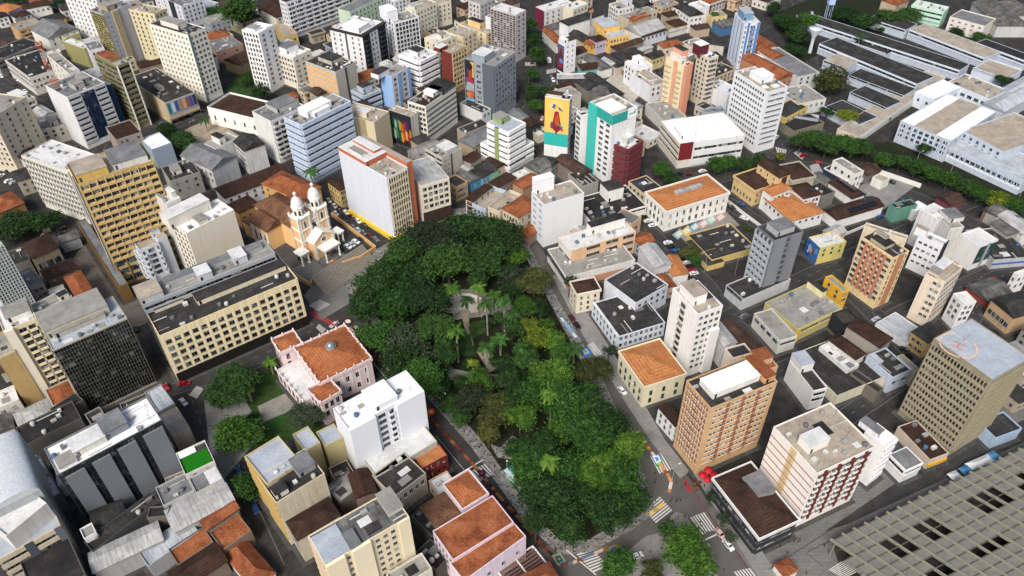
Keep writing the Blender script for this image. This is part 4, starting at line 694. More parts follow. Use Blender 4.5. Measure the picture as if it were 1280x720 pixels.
q = H('k', 'yellow tower with terracotta stripes and a cluttered black roof', (410,385), (190,245), (525,345), (265,725), 'dcc596', 'p@.35-.75:c=b07a58,e=.12|w@.08-.32:n=1,w=1.2|w@.36-.74:n=2,w=1.3|w@.77-.98:n=1,w=1.2', 'w:n=10,w=1.4,h=1.4,s=2|vs:n=5,t=1.4,c=b4785a,m=2.2', roof='dark', name=AT, cat='apartment tower', pt=[(.15,.35,.75,.8,1.8,'b3a68c','black'),(.55,.55,.8,.9,2.6,'c9bda4','conc')], clut=9)
hs('k', 'cream flat roofed block joined behind the striped yellow tower', (500,260), (215,175), (520,240), 20, 'cfc6b0', 'sand', None, None, clut=4)
q = H('k', 'white tower with scattered small windows and a navy corner frame', (740,305), (575,235), (785,275), (655,530), 'dadbe0', 'p@.1-1:c=1e2436,e=.3,a=.0,b=1.03|w@.0-.1:n=1,w=.5', 'w:n=4,w=1.3,h=.8,s=4', roof='pale', name=AT, cat='apartment tower', pt=[(-.02,.75,.35,1.2,4,'dcdde0','sand'),(.35,.8,.7,1.3,3,'d5d6d8','sand')], clut=2, dirt=.2)
H('k', 'big streaked white block behind the navy framed tower', (710,130), (575,70), (820,95), 19, 'd4d3d2', 'vs:n=10,t=.15,c=bfbdb8', None, roof='pale', name=AT, cat='apartment block', dirt=.9, clut=1)
H('k', 'grey white ribbed block right of the navy framed tower', (790,190), (735,110), (860,160), 19, 'c9c7c4', 'vs:n=6,t=.2,c=b5b3ae', 'vs:n=4,t=.3,c=b9b7b2', roof='conc', name=AT, cat='apartment block', dirt=.9, pt=[(.4,.5,1.4,1.3,2.2,'cfcdc8','grey')])
H('k', 'white cube office with a dark green glass side', (985,310), (855,225), (1112,265), (925,480), 'd6d5d2', 'cur@.05-.45:gl=green,fc=2c4a48,n=3|p@.45-.6:c=8f9496,e=.3|cur@.6-.97:gl=green,fc=2c4a48,n=3', None, roof='pale', name=OB, cat='office building', dirt=.3)
hs('k', 'long white roofed shed with grey panels along the far right street', (1180,150), (1010,85), (1300,150), 7, '9c9a96', 'fibro')
H('k', 'dark roofed market hall with blue shop signs at the right', (1080,400), (985,200), (1270,320), (1070,470), 'a9acb0', 'w:n=8,w=1.4,h=1.2|p:a=.45,b=.62,c=3a5a9c,e=.2', None, roof='fibrodark', name='market_hall', cat='market hall', clut=4)
hs('k', 'grey roofed row behind the dark market hall', (1175,235), (1060,160), (1250,215), 7, '9a9790', 'fibro', 'gable', None)
hs('k', 'white roofed shed at the right edge below the plane trees', (1270,230), (1150,100), (1330,180), 7, 'cfccc6', 'fibrolight', 'gable', None)
hs('k', 'black roofed shed with a reddish end wall near the right edge', (1130,130), (1000,75), (1190,125), 6, '7a5a4c', 'fibrodark', 'gable', None)
hs('k', 'rust walled shed with a graffiti front below the plane trees', (790,35), (690,-20), (890,10), 7, '6d3a48', 'fibrobrown', 'gable', None)
hs('k', 'black roofed kiosk building with a green sign wall by the car park', (430,60), (400,20), (560,20), 8, '5f8f80', 'black', None, None, clut=3)
hs('k', 'white roofed carport beside the green sign wall', (560,75), (495,40), (640,40), 6, 'd0d0ce', 'white', None, None)
H('k', 'white stepped house at the right edge below the market hall', (1240,500), (1215,480), (1330,470), 12, 'dedddb', 'w:n=2', 'w:n=3', roof='pale', name=HS, cat='house')
q = H('k', 'beige tower with a pink rooftop terrace and small dark windows', (755,545), (612,515), (935,482), (640,860), 'dccdb8', 'w:n=6,w=1.2,h=1.2,s=3', 'w@.4-1:n=2,w=1.3,h=1.1', roof='sand', name=AT, cat='apartment tower', pt=[(.35,.5,.95,1.0,1.4,'c98f80','pale'),(.0,.4,.3,.95,2,'c9bda9','conc')], clut=5)
H('k', 'white narrow block between the beige tower and the arcaded red market', (880,690), (850,620), (930,650), 14, 'dcdcdc', 'w:n=2', 'w:n=2', roof='pale', name=HS, cat='house')
H('k', 'red walled warehouse with white arched windows', (1050,690), (930,570), (1170,610), (1050,722), '8f3f35', None, 'w:n=4,w=1.6,h=2.4,nf=1,z=1.5', roof='fibro', rs='gable', name='warehouse', cat='warehouse')
H('32', 'ochre warehouse with arched windows and a black roof at the right edge', (1230,150), (1115,60), (1380,110), 9, 'b59a78', None, 'w:n=5,w=1.6,h=2.2,nf=1,z=2', roof='fibrodark', rs='gable', name='warehouse', cat='warehouse')
q = H('32', 'brown concrete office tower with a helipad on its pale blue roof', (1127,462), (835,248), (1310,345), (905,840), '8d8672', 'egg:n=16,c=979079,e=.45,h=1.6,gl=dark,fl=3.0,z=3,top=2.2,fc=4a463c', 'egg:n=17,c=979079,e=.45,h=1.6,gl=dark,fl=3.0,z=3,top=2.2,fc=4a463c', roof='blue', name=OB, cat='office tower', par=.35, pt=[(.42,.62,.58,.74,.5,'b9c3cf','blue'),(.42,.78,.75,.98,.6,'b9c3cf','blue')])
HELI = q
q = H('32', 'grey flat roofed store with pale blue window rows at the crossing', (60,265), (-65,125), (145,235), (35,330), 'c6c4bd', 'rib:c=c9c7c0,gl=blue,h=1.2,e=.15', 'w:n=4,w=2.6,h=1.4,gl=blue', roof='conc', name=SH, cat='shop building')
q = H('32', 'wide grey roofed store with a yellow pier and stacked ribbon windows', (150,205), (-30,80), (390,112), (140,275), 'b3a86c', 'p@.0-.06:c=c9a545,e=.5|rib@.06-.5:c=b9ad74,gl=dark,h=1.3,e=.3|rib@.5-1:c=b5ab7c,gl=dark,h=1.2,e=.3', None, roof='conc', name=SH, cat='department store', pt=[(.9,.5,1.0,.95,3.2,'d9cfa4','dark')], clut=2)
H('32', 'bright yellow house front under the striped yellow tower', (375,20), (300,-60), (395,0), 10, 'd9a92c', 'w:n=2,w=1.2,h=1.2', 'w:n=2', roof='conc', name=HS, cat='house')
hs('32', 'black shop with white windows beside the yellow pier store', (380,180), (340,120), (440,145), 8, '24262a', 'dark', None, 'w:n=3')
H('32', 'white shop house with shuttered windows at the foot of the beige tower', (690,280), (578,160), (740,195), (700,300), 'dddcdc', None, 'w:n=9,w=1.0,h=1.6,nf=2,fl=3.6,z=1,s=2', roof='zinc', name=SH, cat='shop building', par=.3)
H('32', 'ochre house with dark windows and a black roof beside the helipad tower', (800,275), (735,215), (870,215), (770,355), 'c9a469', 'w:n=2', 'w:n=3,w=1.4,h=1.3', roof='fibrodark', rs='hip', name=HS, cat='house', g=1)
q = H('q', 'broad rusty brown hip roof in the middle of the right hand block', (850,290), (605,175), (975,265), 9, '9c968c', None, None, roof='brown', rs='hip', rise=2.5, name=HS, cat='shop house')
H('q', 'smaller brown roofed shop house in front of the broad rusty roof', (690,370), (520,235), (745,325), 9, 'c9c7c2', None, None, roof='brown', rs='hip', rise=2, name=HS, cat='shop house')
hs('q', 'white flat topped yard building beside the long charcoal roof', (640,440), (465,275), (700,390), 7, 'cfcfcc', 'pale', None, None, clut=5)
q = H('q', 'long store with a corrugated charcoal roof and cream walls', (570,615), (265,335), (755,560), (555,680), 'cbc6b0', 'rib:c=cdc8b2,gl=dark,h=1.1,e=.2,fl=3.4', None, roof='fibrodark', name=SH, cat='warehouse store', par=.3, width=24)
q = H('q', 'tall narrow white house with a black roof terrace', (410,580), (262,375), (497,548), (378,715), 'dad9d6', 'rib:c=dad9d6,gl=dark,h=1.7,fl=3.2', None, roof='dark', name=HS, cat='narrow building', pt=[(.05,.6,.95,1.02,4.2,'dad9d6','blue')], dirt=.3)
H('q', 'pinkish white shop house with a black shed roof', (888,520), (715,370), (932,505), (880,580), 'd3c6c0', 'p:a=.0,b=1,c=5a4038,e=.04|w:n=1,w=2', None, roof='black', name=HS, cat='shop house')
H('q', 'pale blue office with a dark gravel roof left of the helipad tower', (940,490), (770,340), (1065,435), (900,600), 'b9c4d3', 'w:n=2,w=3.2,h=1.3,fl=3.2', None, roof='dark', name=OB, cat='office building', clut=5, pt=[(.1,.6,.3,.98,.8,'c3cdd8','zinc')])
hs('q', 'low dark shed with three pale skylights', (840,590), (655,460), (880,560), 6, '6c665c', 'fibrodark', None, None)
hs('q', 'beige low store beside the pale blue office', (1090,455), (985,340), (1110,430), 8, 'b9ae98', 'conc', None, 'w:n=1')
# ---- right of the park
q = H('22', 'cream house with a dark red hip roof facing the park', (325,35), (295,-25), (440,10), (330,130), 'd9d0ba', 'w:n=3,w=.9,h=1.4', 'w:n=2,w=.9,h=1.4', roof='brown', rs='hip', name=HS, cat='old house', g=.8, ov=.1, par=.8, rise=1.6)
q = H('22', 'pale blue school with black roofs and white arched porch facing the park', (527,245), (398,75), (770,175), (525,312), 'ccd4dc', 'w:n=9,w=1.1,h=1.5,nf=2,fl=3.6,z=.8,fc=6f4a4a|hs:c=9fb4d0,t=.25,nf=2,fl=3.6,z=3', 'w:n=7,w=1.0,h=1.8,nf=2,fl=3.6,z=.8', roof='dark', name='school', cat='school', par=.6, clut=3, pt=[(-.0,-.0,.04,1,.5,'ccd4dc','pale')])
q = H('22', 'rear wings of the pale blue school with patched black roofs', (620,75), (430,-20), (815,10), 11, 'c9ced4', 'w:n=5', None, roof='dark', name='school_wing', cat='school', clut=7)
q = H('22', 'old customs museum with a light orange hip roof and green shutters', (660,500), (537,322), (868,432), (668,602), 'd6ceb2', 'w:n=3,w=1.1,h=2.1,nf=2,fl=4,z=.9,fc=2f5a48,gl=green', 'w:n=5,w=1.1,h=2.1,nf=2,fl=4,z=.9,fc=2f5a48,gl=green', roof='orange', rs='hip', rise=2.4, name='museum', cat='museum', par=.9, ov=.0, dirt=.3)
q = H('22', 'tall white apartment tower with a narrow balcony shaft beside the customs museum', (930,130), (808,0), (1055,85), (890,452), 'e2e0dc', 'w:n=4,w=1.3,h=1.1,s=2.8|p@.62-1:a=.0,b=.68,c=e4e2de,e=1.0', 'bal@.3-.62:n=1,c=cfc9bd,e=.7|p@.62-1:c=e6e4e0,e=.25|p@0-.3:c=e6e4e0,e=.25', roof='sand', name=AT, cat='apartment tower', pt=[(.1,.3,.62,.85,4.4,'e6e4e0','sand'),(.65,.35,1.0,.95,.3,'d9d7d2','dark')], clut=2, dirt=.15)
q = H('22', 'big tan apartment block with red brown spandrels and a barrel white roof', (995,602), (862,466), (1337,474), (898,926), 'c4a27a', 'w:n=14,w=1.1,h=1.3,m=1.6,s=2,fc=d9cdb8|vs:n=3,t=1.4,c=8e5c48,m=4|hs@.0-1:c=b9966c,t=.3', 'vs:n=9,t=.5,c=96664e|w:n=8,w=1.0,h=1.3,fc=e0d6c4', roof='dark', name=AT, cat='apartment block', pt=[(.12,.25,.82,.8,2.6,'d9d6cf','white'),(.84,.1,1.0,.9,2.6,'c39a68','tile')], clut=3, par=.9)
H('22', 'low white house with a dark brown roof between the museum and the tan block', (815,690), (748,590), (840,660), (775,760), 'd9dad8', 'w:n=2', 'w:n=3,w=.9,h=1.8', roof='brown', rs='shed', name=HS, cat='old house', g=.8)
hs('22', 'white roofed shed behind the tall balcony shaft tower', (1060,290), (985,190), (1120,270), 12, 'd0ceca', 'fibrolight', 'gable', None)
hs('22', 'long brown roofed yard shed along the alley behind the tan block', (1200,330), (1060,170), (1235,290), 7, '6c5f55', 'fibrobrown', 'gable', None)
H('22', 'pale house with a sunken black roof edged in red', (1105,350), (1070,300), (1200,320), 17, 'dccdbc', 'w:n=1', None, roof='dark', name=HS, cat='house', par=.8)
H('22', 'pink beige stacked house with a rusty flat roof beside the tan block', (1230,420), (1190,330), (1310,370), 19, 'd3ae8c', 'w:n=2', 'w:n=2', roof='tile', name=HS, cat='house', pt=[(.2,.3,.9,.9,3,'d3ae8c','tile')], clut=3)
q = H('33', 'white tower with red brown horizontal stripes and striped balcony columns', (246,208), (20,-24), (547,80), (149,486), 'e4dfd6', 'w:n=12,w=1.5,h=1.3,gl=dark,m=.8|bal:n=8,c=e6e2da,e=.6,bw=1.9|vs:n=4,t=1.0,c=5f2a24,m=.8,e=.75,top=.4', 'hs:c=8f4038,t=.35,fl=3,z=3|p@.42-.56:c=d3b98c,e=.04|w@.42-.56:n=1,w=.9,h=1', roof='sand', name=AT, cat='apartment tower', pt=[(.12,.35,.45,.6,3.6,'e2ded4','pale'),(.5,.5,.66,.75,.4,'b9b4a8','black')], clut=4, dirt=.25)
q = H('33', 'white annex with close balcony rows joined to the striped tower', (590,75), (480,0), (658,38), (545,300), 'e2e2e2', 'rib:c=e4e4e4,gl=glass,h=1.2,e=.5', None, roof='white', name=AT, cat='apartment block', vols=[], pt=[(.1,.5,.6,1.4,2.5,'e2e2e2','grey')])
H('33', 'small office of black and white bands beside the white annex', (690,192), (612,108), (772,148), (668,262), 'd9d9d9', 'rib:c=dcdcdc,gl=dark,h=1.4,e=.3', 'rib:c=dcdcdc,gl=dark,h=1.4,e=.3', roof='grey', name=OB, cat='office building', par=.4)
H('33', 'brown roofed shop with a yellow and red shopfront band', (810,140), (655,-30), (900,100), (800,195), 'c3b6a4', 'p:a=.28,b=.55,c=c99b2c,e=.5', None, roof='brown', name=SH, cat='shop building', clut=6, par=.4)
hs('33', 'blue and white low shops at the foot of the helipad tower', (1140,30), (1060,-60), (1260,-30), 6, '9fb4cc', 'fibrodark', None, 'w:n=5')
q = H('X', 'dark glass fronted corner building with a brown hip roof near the red umbrellas', (949,673), (891,600), (998,652), (944,694), '3a3d40', 'rib:c=2a2c30,gl=glass,h=1.6,e=.3,fl=3.6,z=.8', 'rib:c=2a2c30,gl=glass,h=1.6,e=.3,fl=3.6,z=.8', roof='brown', rs='hip', rise=2.5, name=SH, cat='corner building', par=.8, pc='d5d5d5', ov=.2, pt=[(.5,.45,.95,.8,2.6,'8f8b84','grey')])
CORNER = q
# ---- bottom left
q = H('03', 'big office with four grey panels on a black glass front', (285,215), (150,125), (830,-20), (460,475), '77797c', 'cur:gl=black,fc=2a2e32,n=24,z=.5,top=.3|p@.04-.22:a=.02,b=.92,c=6f7378,e=.7,d=.12|p@.29-.46:a=.02,b=.92,c=6f7378,e=.7,d=.12|p@.53-.71:a=.02,b=.92,c=6f7378,e=.7,d=.12|p@.78-.98:a=.02,b=.92,c=6f7378,e=.7,d=.12', None, roof='white', name=OB, cat='office building', pt=[(.2,.25,.5,.75,2.6,'cfcbc0','pale'),(.5,.3,.72,.9,3,'7a8088','grey'),(.04,.1,.2,.5,1.2,'d9d9d6','conc')], clut=5, par=.8)
H('03', 'black framed roof deck behind the grey panel office', (255,330), (155,125), (300,300), 9, '6c6c6a', None, None, roof='pale', name='annex', cat='annex', clut=3)
q = H('03', 'terrace building with a bright green turf roof', (925,215), (870,110), (1075,150), 13, 'c9c8c2', 'w:n=2', None, roof='dark', name=SH, cat='terrace building', par=.9, pt=[(.05,.75,.6,1.0,.3,'e6e6e6','white')])
TURF = q
q = H('03', 'plain building under a smooth white barrel roof at the left edge', (-30,400), (-160,120), (205,315), 27, '9fa5a6', None, None, roof='white', name=SH, cat='hall', par=.3)
BARREL = q
q = H('03', 'apartment block with pink and beige panels between dark piers at the left edge', (-60,665), (-150,520), (310,488), (-30,900), 'bfae9a', 'rib:c=c3b49c,gl=glass,h=1.2,e=.2|p@.0-.1:c=4a4d52,e=.3|p@.48-.6:c=4a4d52,e=.3|p@.9-1:c=5f656c,e=.3', None, roof='blue', name=AT, cat='apartment block', par=.5)
hs('03', 'white plastered ledge roof between the barrel roof and the blue roofed block', (30,520), (-80,480), (250,370), 24.5, 'd2d0c8', 'pale', None, None)
hs('03', 'black flat roof with a pale cracked seam in the bottom left corner', (180,860), (120,640), (420,700), 12, '5f5d59', 'black', None, None)
hs('03', 'small white roof cube beside the grey panel office foot', (420,535), (398,485), (480,500), 11, 'e2e2e2', 'conc', None, None)
hs('o', 'black ribbed metal roof under the grey panels', (190,690), (150,610), (640,350), 9, '4a4a4a', 'fibrodark', None, None, clut=4)
H('o', 'dark flat roofed patio building at the right end of the black ribbed roof', (690,450), (560,440), (680,385), 10, '5f5c55', None, None, roof='black', name='annex', cat='annex')
hs('o', 'left long grey and white corrugated roof below the black ribbed roof', (200,830), (180,700), (655,605), 8, '9a9a98', 'fibrolight', 'gable', None, rise=1.2)
hs('o', 'right long grey and white corrugated roof reaching the street trees', (740,560), (680,410), (1130,345), 9, 'a3a3a0', 'fibrolight', 'gable', None, rise=1.2)
H('o', 'small grey roofed workshop with a fan row above the right corrugated roof', (660,385), (595,270), (870,290), 11, 'a9a9a6', None, None, roof='grey', name='annex', cat='annex', clut=6)
H('o', 'grey roof with a white plastered terrace next to the turf terrace', (880,300), (830,200), (1060,205), 12, 'b5b5b0', None, None, roof='grey', name='annex', cat='annex', pt=[(.55,.1,.95,.9,.3,'dedede','pale')])
hs('o', 'plain light grey metal roof across the bottom left block', (560,790), (500,670), (890,545), 7, '9c9d9e', 'zinc', None, None)
hs('o', 'rusty tiled roof inside grey parapets at the bottom left', (760,780), (660,700), (1010,650), 7.5, '6f6a64', 'tile', None, None, par=.8)
hs('o', 'small orange ridge roof squeezed between grey parapets', (950,545), (915,490), (1160,400), 8.5, '8a7a6c', 'tile', 'gable', None, rise=1.2)
hs('o', 'rusty roof with a white patch near the street at the bottom left', (1060,680), (975,555), (1245,545), 8, '7a6c60', 'tile', None, None, par=.6)
H('03', 'house with a red brown hip roof and a white corner facade at the bottom left', (1270,790), (1120,600), (1370,700), (1280,830), 'd3d1cc', 'w:n=2', 'w:n=3', roof='tile', rs='hip', rise=3, name=HS, cat='corner house', ov=.3)
hs('03', 'narrow row of rusty roofs along the bottom edge', (900,800), (850,700), (1130,640), 7, '77685c', 'brown', 'gable', None)
hs('02', 'black cracked flat roof below the beige office', (120,790), (95,690), (400,640), 12, '63605a', 'black', None, None, clut=1)
hs('02', 'dark tiled low roof left of the black glass tower foot', (290,640), (240,610), (420,560), 11, '5c5954', 'black', None, None)
H('02', 'dark roof terrace at the foot of the black glass tower', (640,690), (590,580), (790,630), 12, '8f8b80', None, None, roof='dark', name='annex', cat='annex', clut=3)
hs('02', 'white boarded roof strip in front of the dark roof terrace', (650,760), (600,690), (800,680), 11, 'd9d9d9', 'white', None, None)
hs('02', 'grey square metal roof beside the dark roof terrace', (790,620), (722,520), (872,575), 12.5, '8c8d8f', 'zinc', None, None)
hs('02', 'sandy flat roof along the street beside the grey square roof', (860,740), (790,640), (950,700), 12, 'b5a48a', 'sand', None, None, par=.5)
hs('02', 'small roof with a stair box and white tanks below the black glass tower', (480,720), (405,640), (560,690), 13, '8f8e8a', 'dark', None, None, clut=4)
# ---- bottom middle
q = H('13', 'stained cream block with a slate blue roof and an ochre street side', (100,355), (0,225), (345,210), (170,570), 'c9bda6', None, 'rib:c=b3985a,gl=dark,h=1.2,e=.3', roof='dark', name=AT, cat='apartment block', dirt=1.0, pt=[(.05,.1,.3,.4,2.2,'d2ccc0','black'),(.6,.3,.95,.8,2.8,'8f8f8f','grey')], clut=5)
H('13', 'slate blue flat roofed rear part of the stained cream block', (55,260), (0,190), (225,150), 24, 'c2b48c', None, 'rib:c=b3985a,gl=dark,h=1.2,e=.3', roof='blue', name=AT, cat='apartment block', depth=14)
H('13', 'olive walled tower wing with a slate blue roof beside the white office tower', (245,95), (185,10), (320,50), (370,240), 'b5a87c', None, None, roof='blue', name=AT, cat='apartment block', dirt=.2)
H('13', 'narrow olive tower wing right of a dark gap', (345,70), (300,0), (435,25), (378,235), 'b5a87c', None, None, roof='blue', name=AT, cat='apartment block', dirt=.2)
q = H('X', 'white office tower with marble veined roofs and a recessed window bay', (435,536), (413,512), (529.5,487.5), (452,602), 'd9dce0', 'p@0-.34:c=dcdfe3,e=1.2,d=.08|p@.62-1:c=dcdfe3,e=1.2,d=.08|w@.36-.5:n=2,w=1.2,h=1.4,gl=dark|bal@.5-.62:n=1,c=dcdfe3,e=.7', None, roof='white', name=OB, cat='office tower', pt=[(.38,.1,.68,.95,2.2,'dfe1e4','white')], clut=1, dirt=.08)
H('13', 'long weathered white roof beside the white office tower', (600,225), (510,190), (905,45), 11, 'b5b0a4', None, None, roof='pale', name=SH, cat='shop building', depth=11)
H('13', 'old shop with a charcoal roof and arched stone windows over a narrow lane', (690,325), (580,215), (850,205), 11, 'b0a99a', 'w:n=5,w=1.2,h=2.4,nf=1,z=5.6,fc=d9d4c8', None, roof='dark', name=SH, cat='old shop', g=.8, clut=3)
H('13', 'small dark red corner house with an orange roof', (828,185), (795,115), (950,105), (835,262), '6b211c', 'w:n=4,w=1.0,h=2.0,nf=2,fl=4,z=.8,fc=8a4038', None, roof='orange', name=HS, cat='corner house', par=.5)
hs('13', 'brown roofed back house with a blue barrel beside the cream tower', (500,330), (460,220), (600,300), 10, '7c6a60', 'brown', 'gable', None)
hs('13', 'dark flat terrace roof between the brown roof and the stained cream block', (420,350), (370,260), (510,250), 10, '6d675f', 'conc', None, None, clut=4)
H('13', 'low building with a long dark brown hip roof under the stained cream block', (210,540), (150,455), (420,420), (225,660), 'bfb39c', None, 'w:n=4', roof='brown', rs='hip', rise=2, name=HS, cat='shop house')
q = H('13', 'cream apartment tower with grey terraces cut by the bottom edge', (345,668), (250,525), (770,430), (420,960), 'ded0b0', 'p@.0-.22:c=e0d4b6,e=.8,d=.1|w@.22-.3:n=1,w=.9,h=1|p@.3-.52:c=e3d7ba,e=.8,d=.1|w@.53-.86:n=3,w=1.1,h=1.1|p@.86-1:c=e0d4b6,e=.4,d=.1', 'rib:c=cdb79a,gl=dark,h=1.2', roof='fibro', name=AT, cat='apartment tower', par=.5, pt=[(.0,.05,.3,.9,.25,'c9cdd3','blue'),(.82,.3,1.0,1.0,1.8,'b5b2a8','conc'),(.3,.0,.42,.5,1.0,'77797a','grey')], clut=5, dirt=.2)
H('13', 'white annex with a sunken light well at the bottom edge', (700,790), (640,715), (885,690), 15, 'd3cdbb', None, None, roof='conc', name=AT, cat='apartment block', par=1.0, pt=[(.45,.3,.7,.75,.15,'2a2a2a','black')], clut=3)  # thin black slab on the roof paints the shaded depth of the light well
hs('13', 'charcoal roof beside the cream tower with a scatter of pale debris', (880,520), (800,400), (900,470), 8, '5f5d58', 'dark', None, None, clut=3)
hs('13', 'dark service yard roof crowded with air conditioners', (900,690), (810,590), (960,610), 8, '58564f', 'black', None, None, clut=12)
q = H('13', 'pink palace wing with a broad mottled tile roof', (985,640), (890,490), (1285,445), (975,770), 'd6c3cc', None, 'w:n=5,w=.9,h=1.4', roof='tile', name='palace', cat='palace', par=.5)
H('13', 'pink palace flank with a lower mottled tile roof and a blind side wall', (1040,745), (975,650), (1350,520), (1040,860), 'd9cbd6', 'w:n=4,w=1.1,h=1.3,s=6,nf=1,z=6', None, roof='tile', name='palace_wing', cat='palace', par=.35)
H('13', 'pink palace corner pavilion with a bright orange hip roof', (1035,390), (945,265), (1155,310), 13, 'd9c9cd', None, None, roof='terracotta', rs='hip', rise=1.8, name='palace_wing', cat='palace', par=.95, ov=.0)
H('13', 'sunken dark brown roof inside the pink palace courtyard', (905,480), (830,375), (1015,400), 10, '8a6258', None, None, roof='clay', rs='hip', rise=2, name='palace_wing', cat='palace')
q = H('13', 'house with a red tiled roof beside the slatted pergola at the bottom', (1330,850), (1310,740), (1500,720), 9, 'b9a9a4', None, None, roof='tile', rs='hip', rise=2, name=HS, cat='house')
# ---- details on buildings traced above
def solar(q, x0, x1, y0, y1, nx, ny, side=0):
    """panels lying on the gable slope; fractions of the roof"""
    w, d = q.w, q.d
    rise = 1.6; along_x = w >= d
    for i in range(nx):
        for j in range(ny):
            fx, fy = x0+(x1-x0)*(i+.5)/nx, y0+(y1-y0)*(j+.5)/ny
            pw, pd = (x1-x0)*w/nx*.92, (y1-y0)*d/ny*.9
            t_ = (fy if along_x else fx); k_ = rise/(.5*(d if along_x else w)+.45)
            ang_ = math.atan(k_)*(1 if t_ < .5 else -1)
            z = q.h+.25+k_*((min(t_, 1-t_))*(d if along_x else w)+.45)+.12
            m = MB(); m.box(-pw/2, -pd/2, 0, pw/2, pd/2, .06, 0, mt=0)
            o = m.obj('solar_panel', plain('10141f', .25, 0, .6), q.root); o.location = (fx*w, fy*d, z)
            o.rotation_euler = (ang_, 0, 0) if along_x else (0, -ang_, 0)
solar(q2, .3, .95, .15, .9, 4, 6); solar(q3, .3, .9, .1, .42, 12, 2); solar(q3, .72, .97, .55, .95, 6, 3); solar(q1, .55, .85, .15, .4, 5, 2)
m = MB(); n = 40
for i in range(n):
    a0, a1 = 2*pi*i/n, 2*pi*(i+1)/n
    m.quad([(6*cos(a0), 6*sin(a0), 0), (6*cos(a1), 6*sin(a1), 0), (5.4*cos(a1), 5.4*sin(a1), 0), (5.4*cos(a0), 5.4*sin(a0), 0)][::-1])
o = m.obj('helipad_ring', plain('d2b096'), HELI.root); o.location = (HELI.w*.22, HELI.d*.72, HELI.zr+.012)
m = MB(); m.quad([(-1.5,-2,0),(-1,-2,0),(-1,2,0),(-1.5,2,0)]); m.quad([(1,-2,0),(1.5,-2,0),(1.5,2,0),(1,2,0)]); m.quad([(-1,-.25,0),(1,-.25,0),(1,.25,0),(-1,.25,0)])
o = m.obj('helipad_letter', plain('c07a62'), HELI.root); o.location = (HELI.w*.22, HELI.d*.72, HELI.zr+.012); o.rotation_euler = (0, 0, radians(20))
m = MB(); m.box(.6, .6, TURF.zr+.003, TURF.w-.6, TURF.d*.72, TURF.zr+.09); m.obj('turf', plain('1d6b14', .95, 0, .1), TURF.root)
m = MB(); n = 18; r_ = BARREL.w/2
for i in range(n):
    a0, a1 = pi*i/n, pi*(i+1)/n
    m.quad([(r_-r_*cos(a0), 0, BARREL.h+.01+2.6*sin(a0)), (r_-r_*cos(a0), BARREL.d, BARREL.h+.01+2.6*sin(a0)), (r_-r_*cos(a1), BARREL.d, BARREL.h+.01+2.6*sin(a1)), (r_-r_*cos(a1), 0, BARREL.h+.01+2.6*sin(a1))][::-1])
for y, s_ in ((0, 1), (BARREL.d, -1)): m.quad([(r_-r_*cos(pi*i/n), y, BARREL.h+.01+2.6*sin(pi*i/n)) for i in range(n+1)][::s_])
m.obj('barrel_roof', plain('bfc3c6', .5), BARREL.root, True)
f_ = foot_ = None
def find(frag):
    for o in COL.objects:
        if o.parent is None and frag in o.get('label', ''): return o
def foot(frag):
    for f_ in FOOT:
        if frag in f_[6]: return f_
def mural(frag, side, shapes, e=.09, nm='mural'):
    """painted shapes (fractions of the wall) on one wall: list of (colour, [(x, z), ...])"""
    f_ = foot(frag); o = find(frag); w, d, h = f_[3], f_[4], f_[5]
    W = w if side in 'fb' else d
    org = {'f': Vector((0, 0, 0)), 'l': Vector((0, d, 0))}[side]
    Mx = Matrix.Translation(org) @ Matrix.Rotation(SIDE[side], 4, 'Z')
    for i, (c, pts) in enumerate(shapes):
        m = MB(); m.quad([Mx @ Vector((x*W, -e-.012*(i+1), z*h)) for x, z in pts]); m.obj(nm, plain(c, .8), o)
def ell(cx, cz, rx, rz, n=14): return [(cx+rx*cos(2*pi*i/n), cz+rz*sin(2*pi*i/n)) for i in range(n)]
mural('yellow and teal mural tower', 'l', [('e9c377', ell(.45,.86,.32,.1)), ('7d2030', [(.3,.5),(.42,.78),(.58,.78),(.72,.5),(.55,.44),(.52,.4),(.47,.4),(.45,.45)]), ('b0521e', ell(.52,.63,.1,.09)), ('2f5f9a', [(.3,.83),(.36,.9),(.5,.88),(.42,.82)]), ('e0b030', [(.42,.83),(.46,.89),(.56,.86),(.5,.82)]), ('2a4a6a', [(.55,.85),(.62,.85),(.78,.79),(.6,.81)]), ('6a3a6a', [(.24,.56),(.32,.62),(.36,.5),(.26,.49)]), ('8a3a6a', [(.66,.56),(.76,.54),(.78,.46),(.7,.47)]), ('c23a28', ell(.52,.7,.05,.05)), ('2f8f8a', [(.6,.58),(.74,.55),(.72,.52),(.6,.55)])])
mural('carrying a colourful diagonal mural', 'l', [(c, [(x,y),(x+.09,y-.05),(x+.1,y+.22),(x+.01,y+.3)]) for x, y, c in ((.03,.55,'14503a'),(.13,.6,'1f6a3a'),(.23,.5,'8fb0a0'),(.33,.55,'1f5f5a'),(.43,.5,'a89020'),(.53,.45,'b0601e'),(.63,.5,'8a2a3a'),(.73,.55,'5a1e5a'),(.83,.6,'2a1e4a'),(.06,.25,'23803a'),(.17,.2,'b8bcb4'),(.28,.25,'2a7a4a'),(.39,.2,'1c4a3a'),(.5,.15,'c0a020'),(.6,.2,'c03a2a'),(.7,.25,'d0a030'),(.8,.2,'9a2a2a'),(.88,.3,'b07a2a'))])
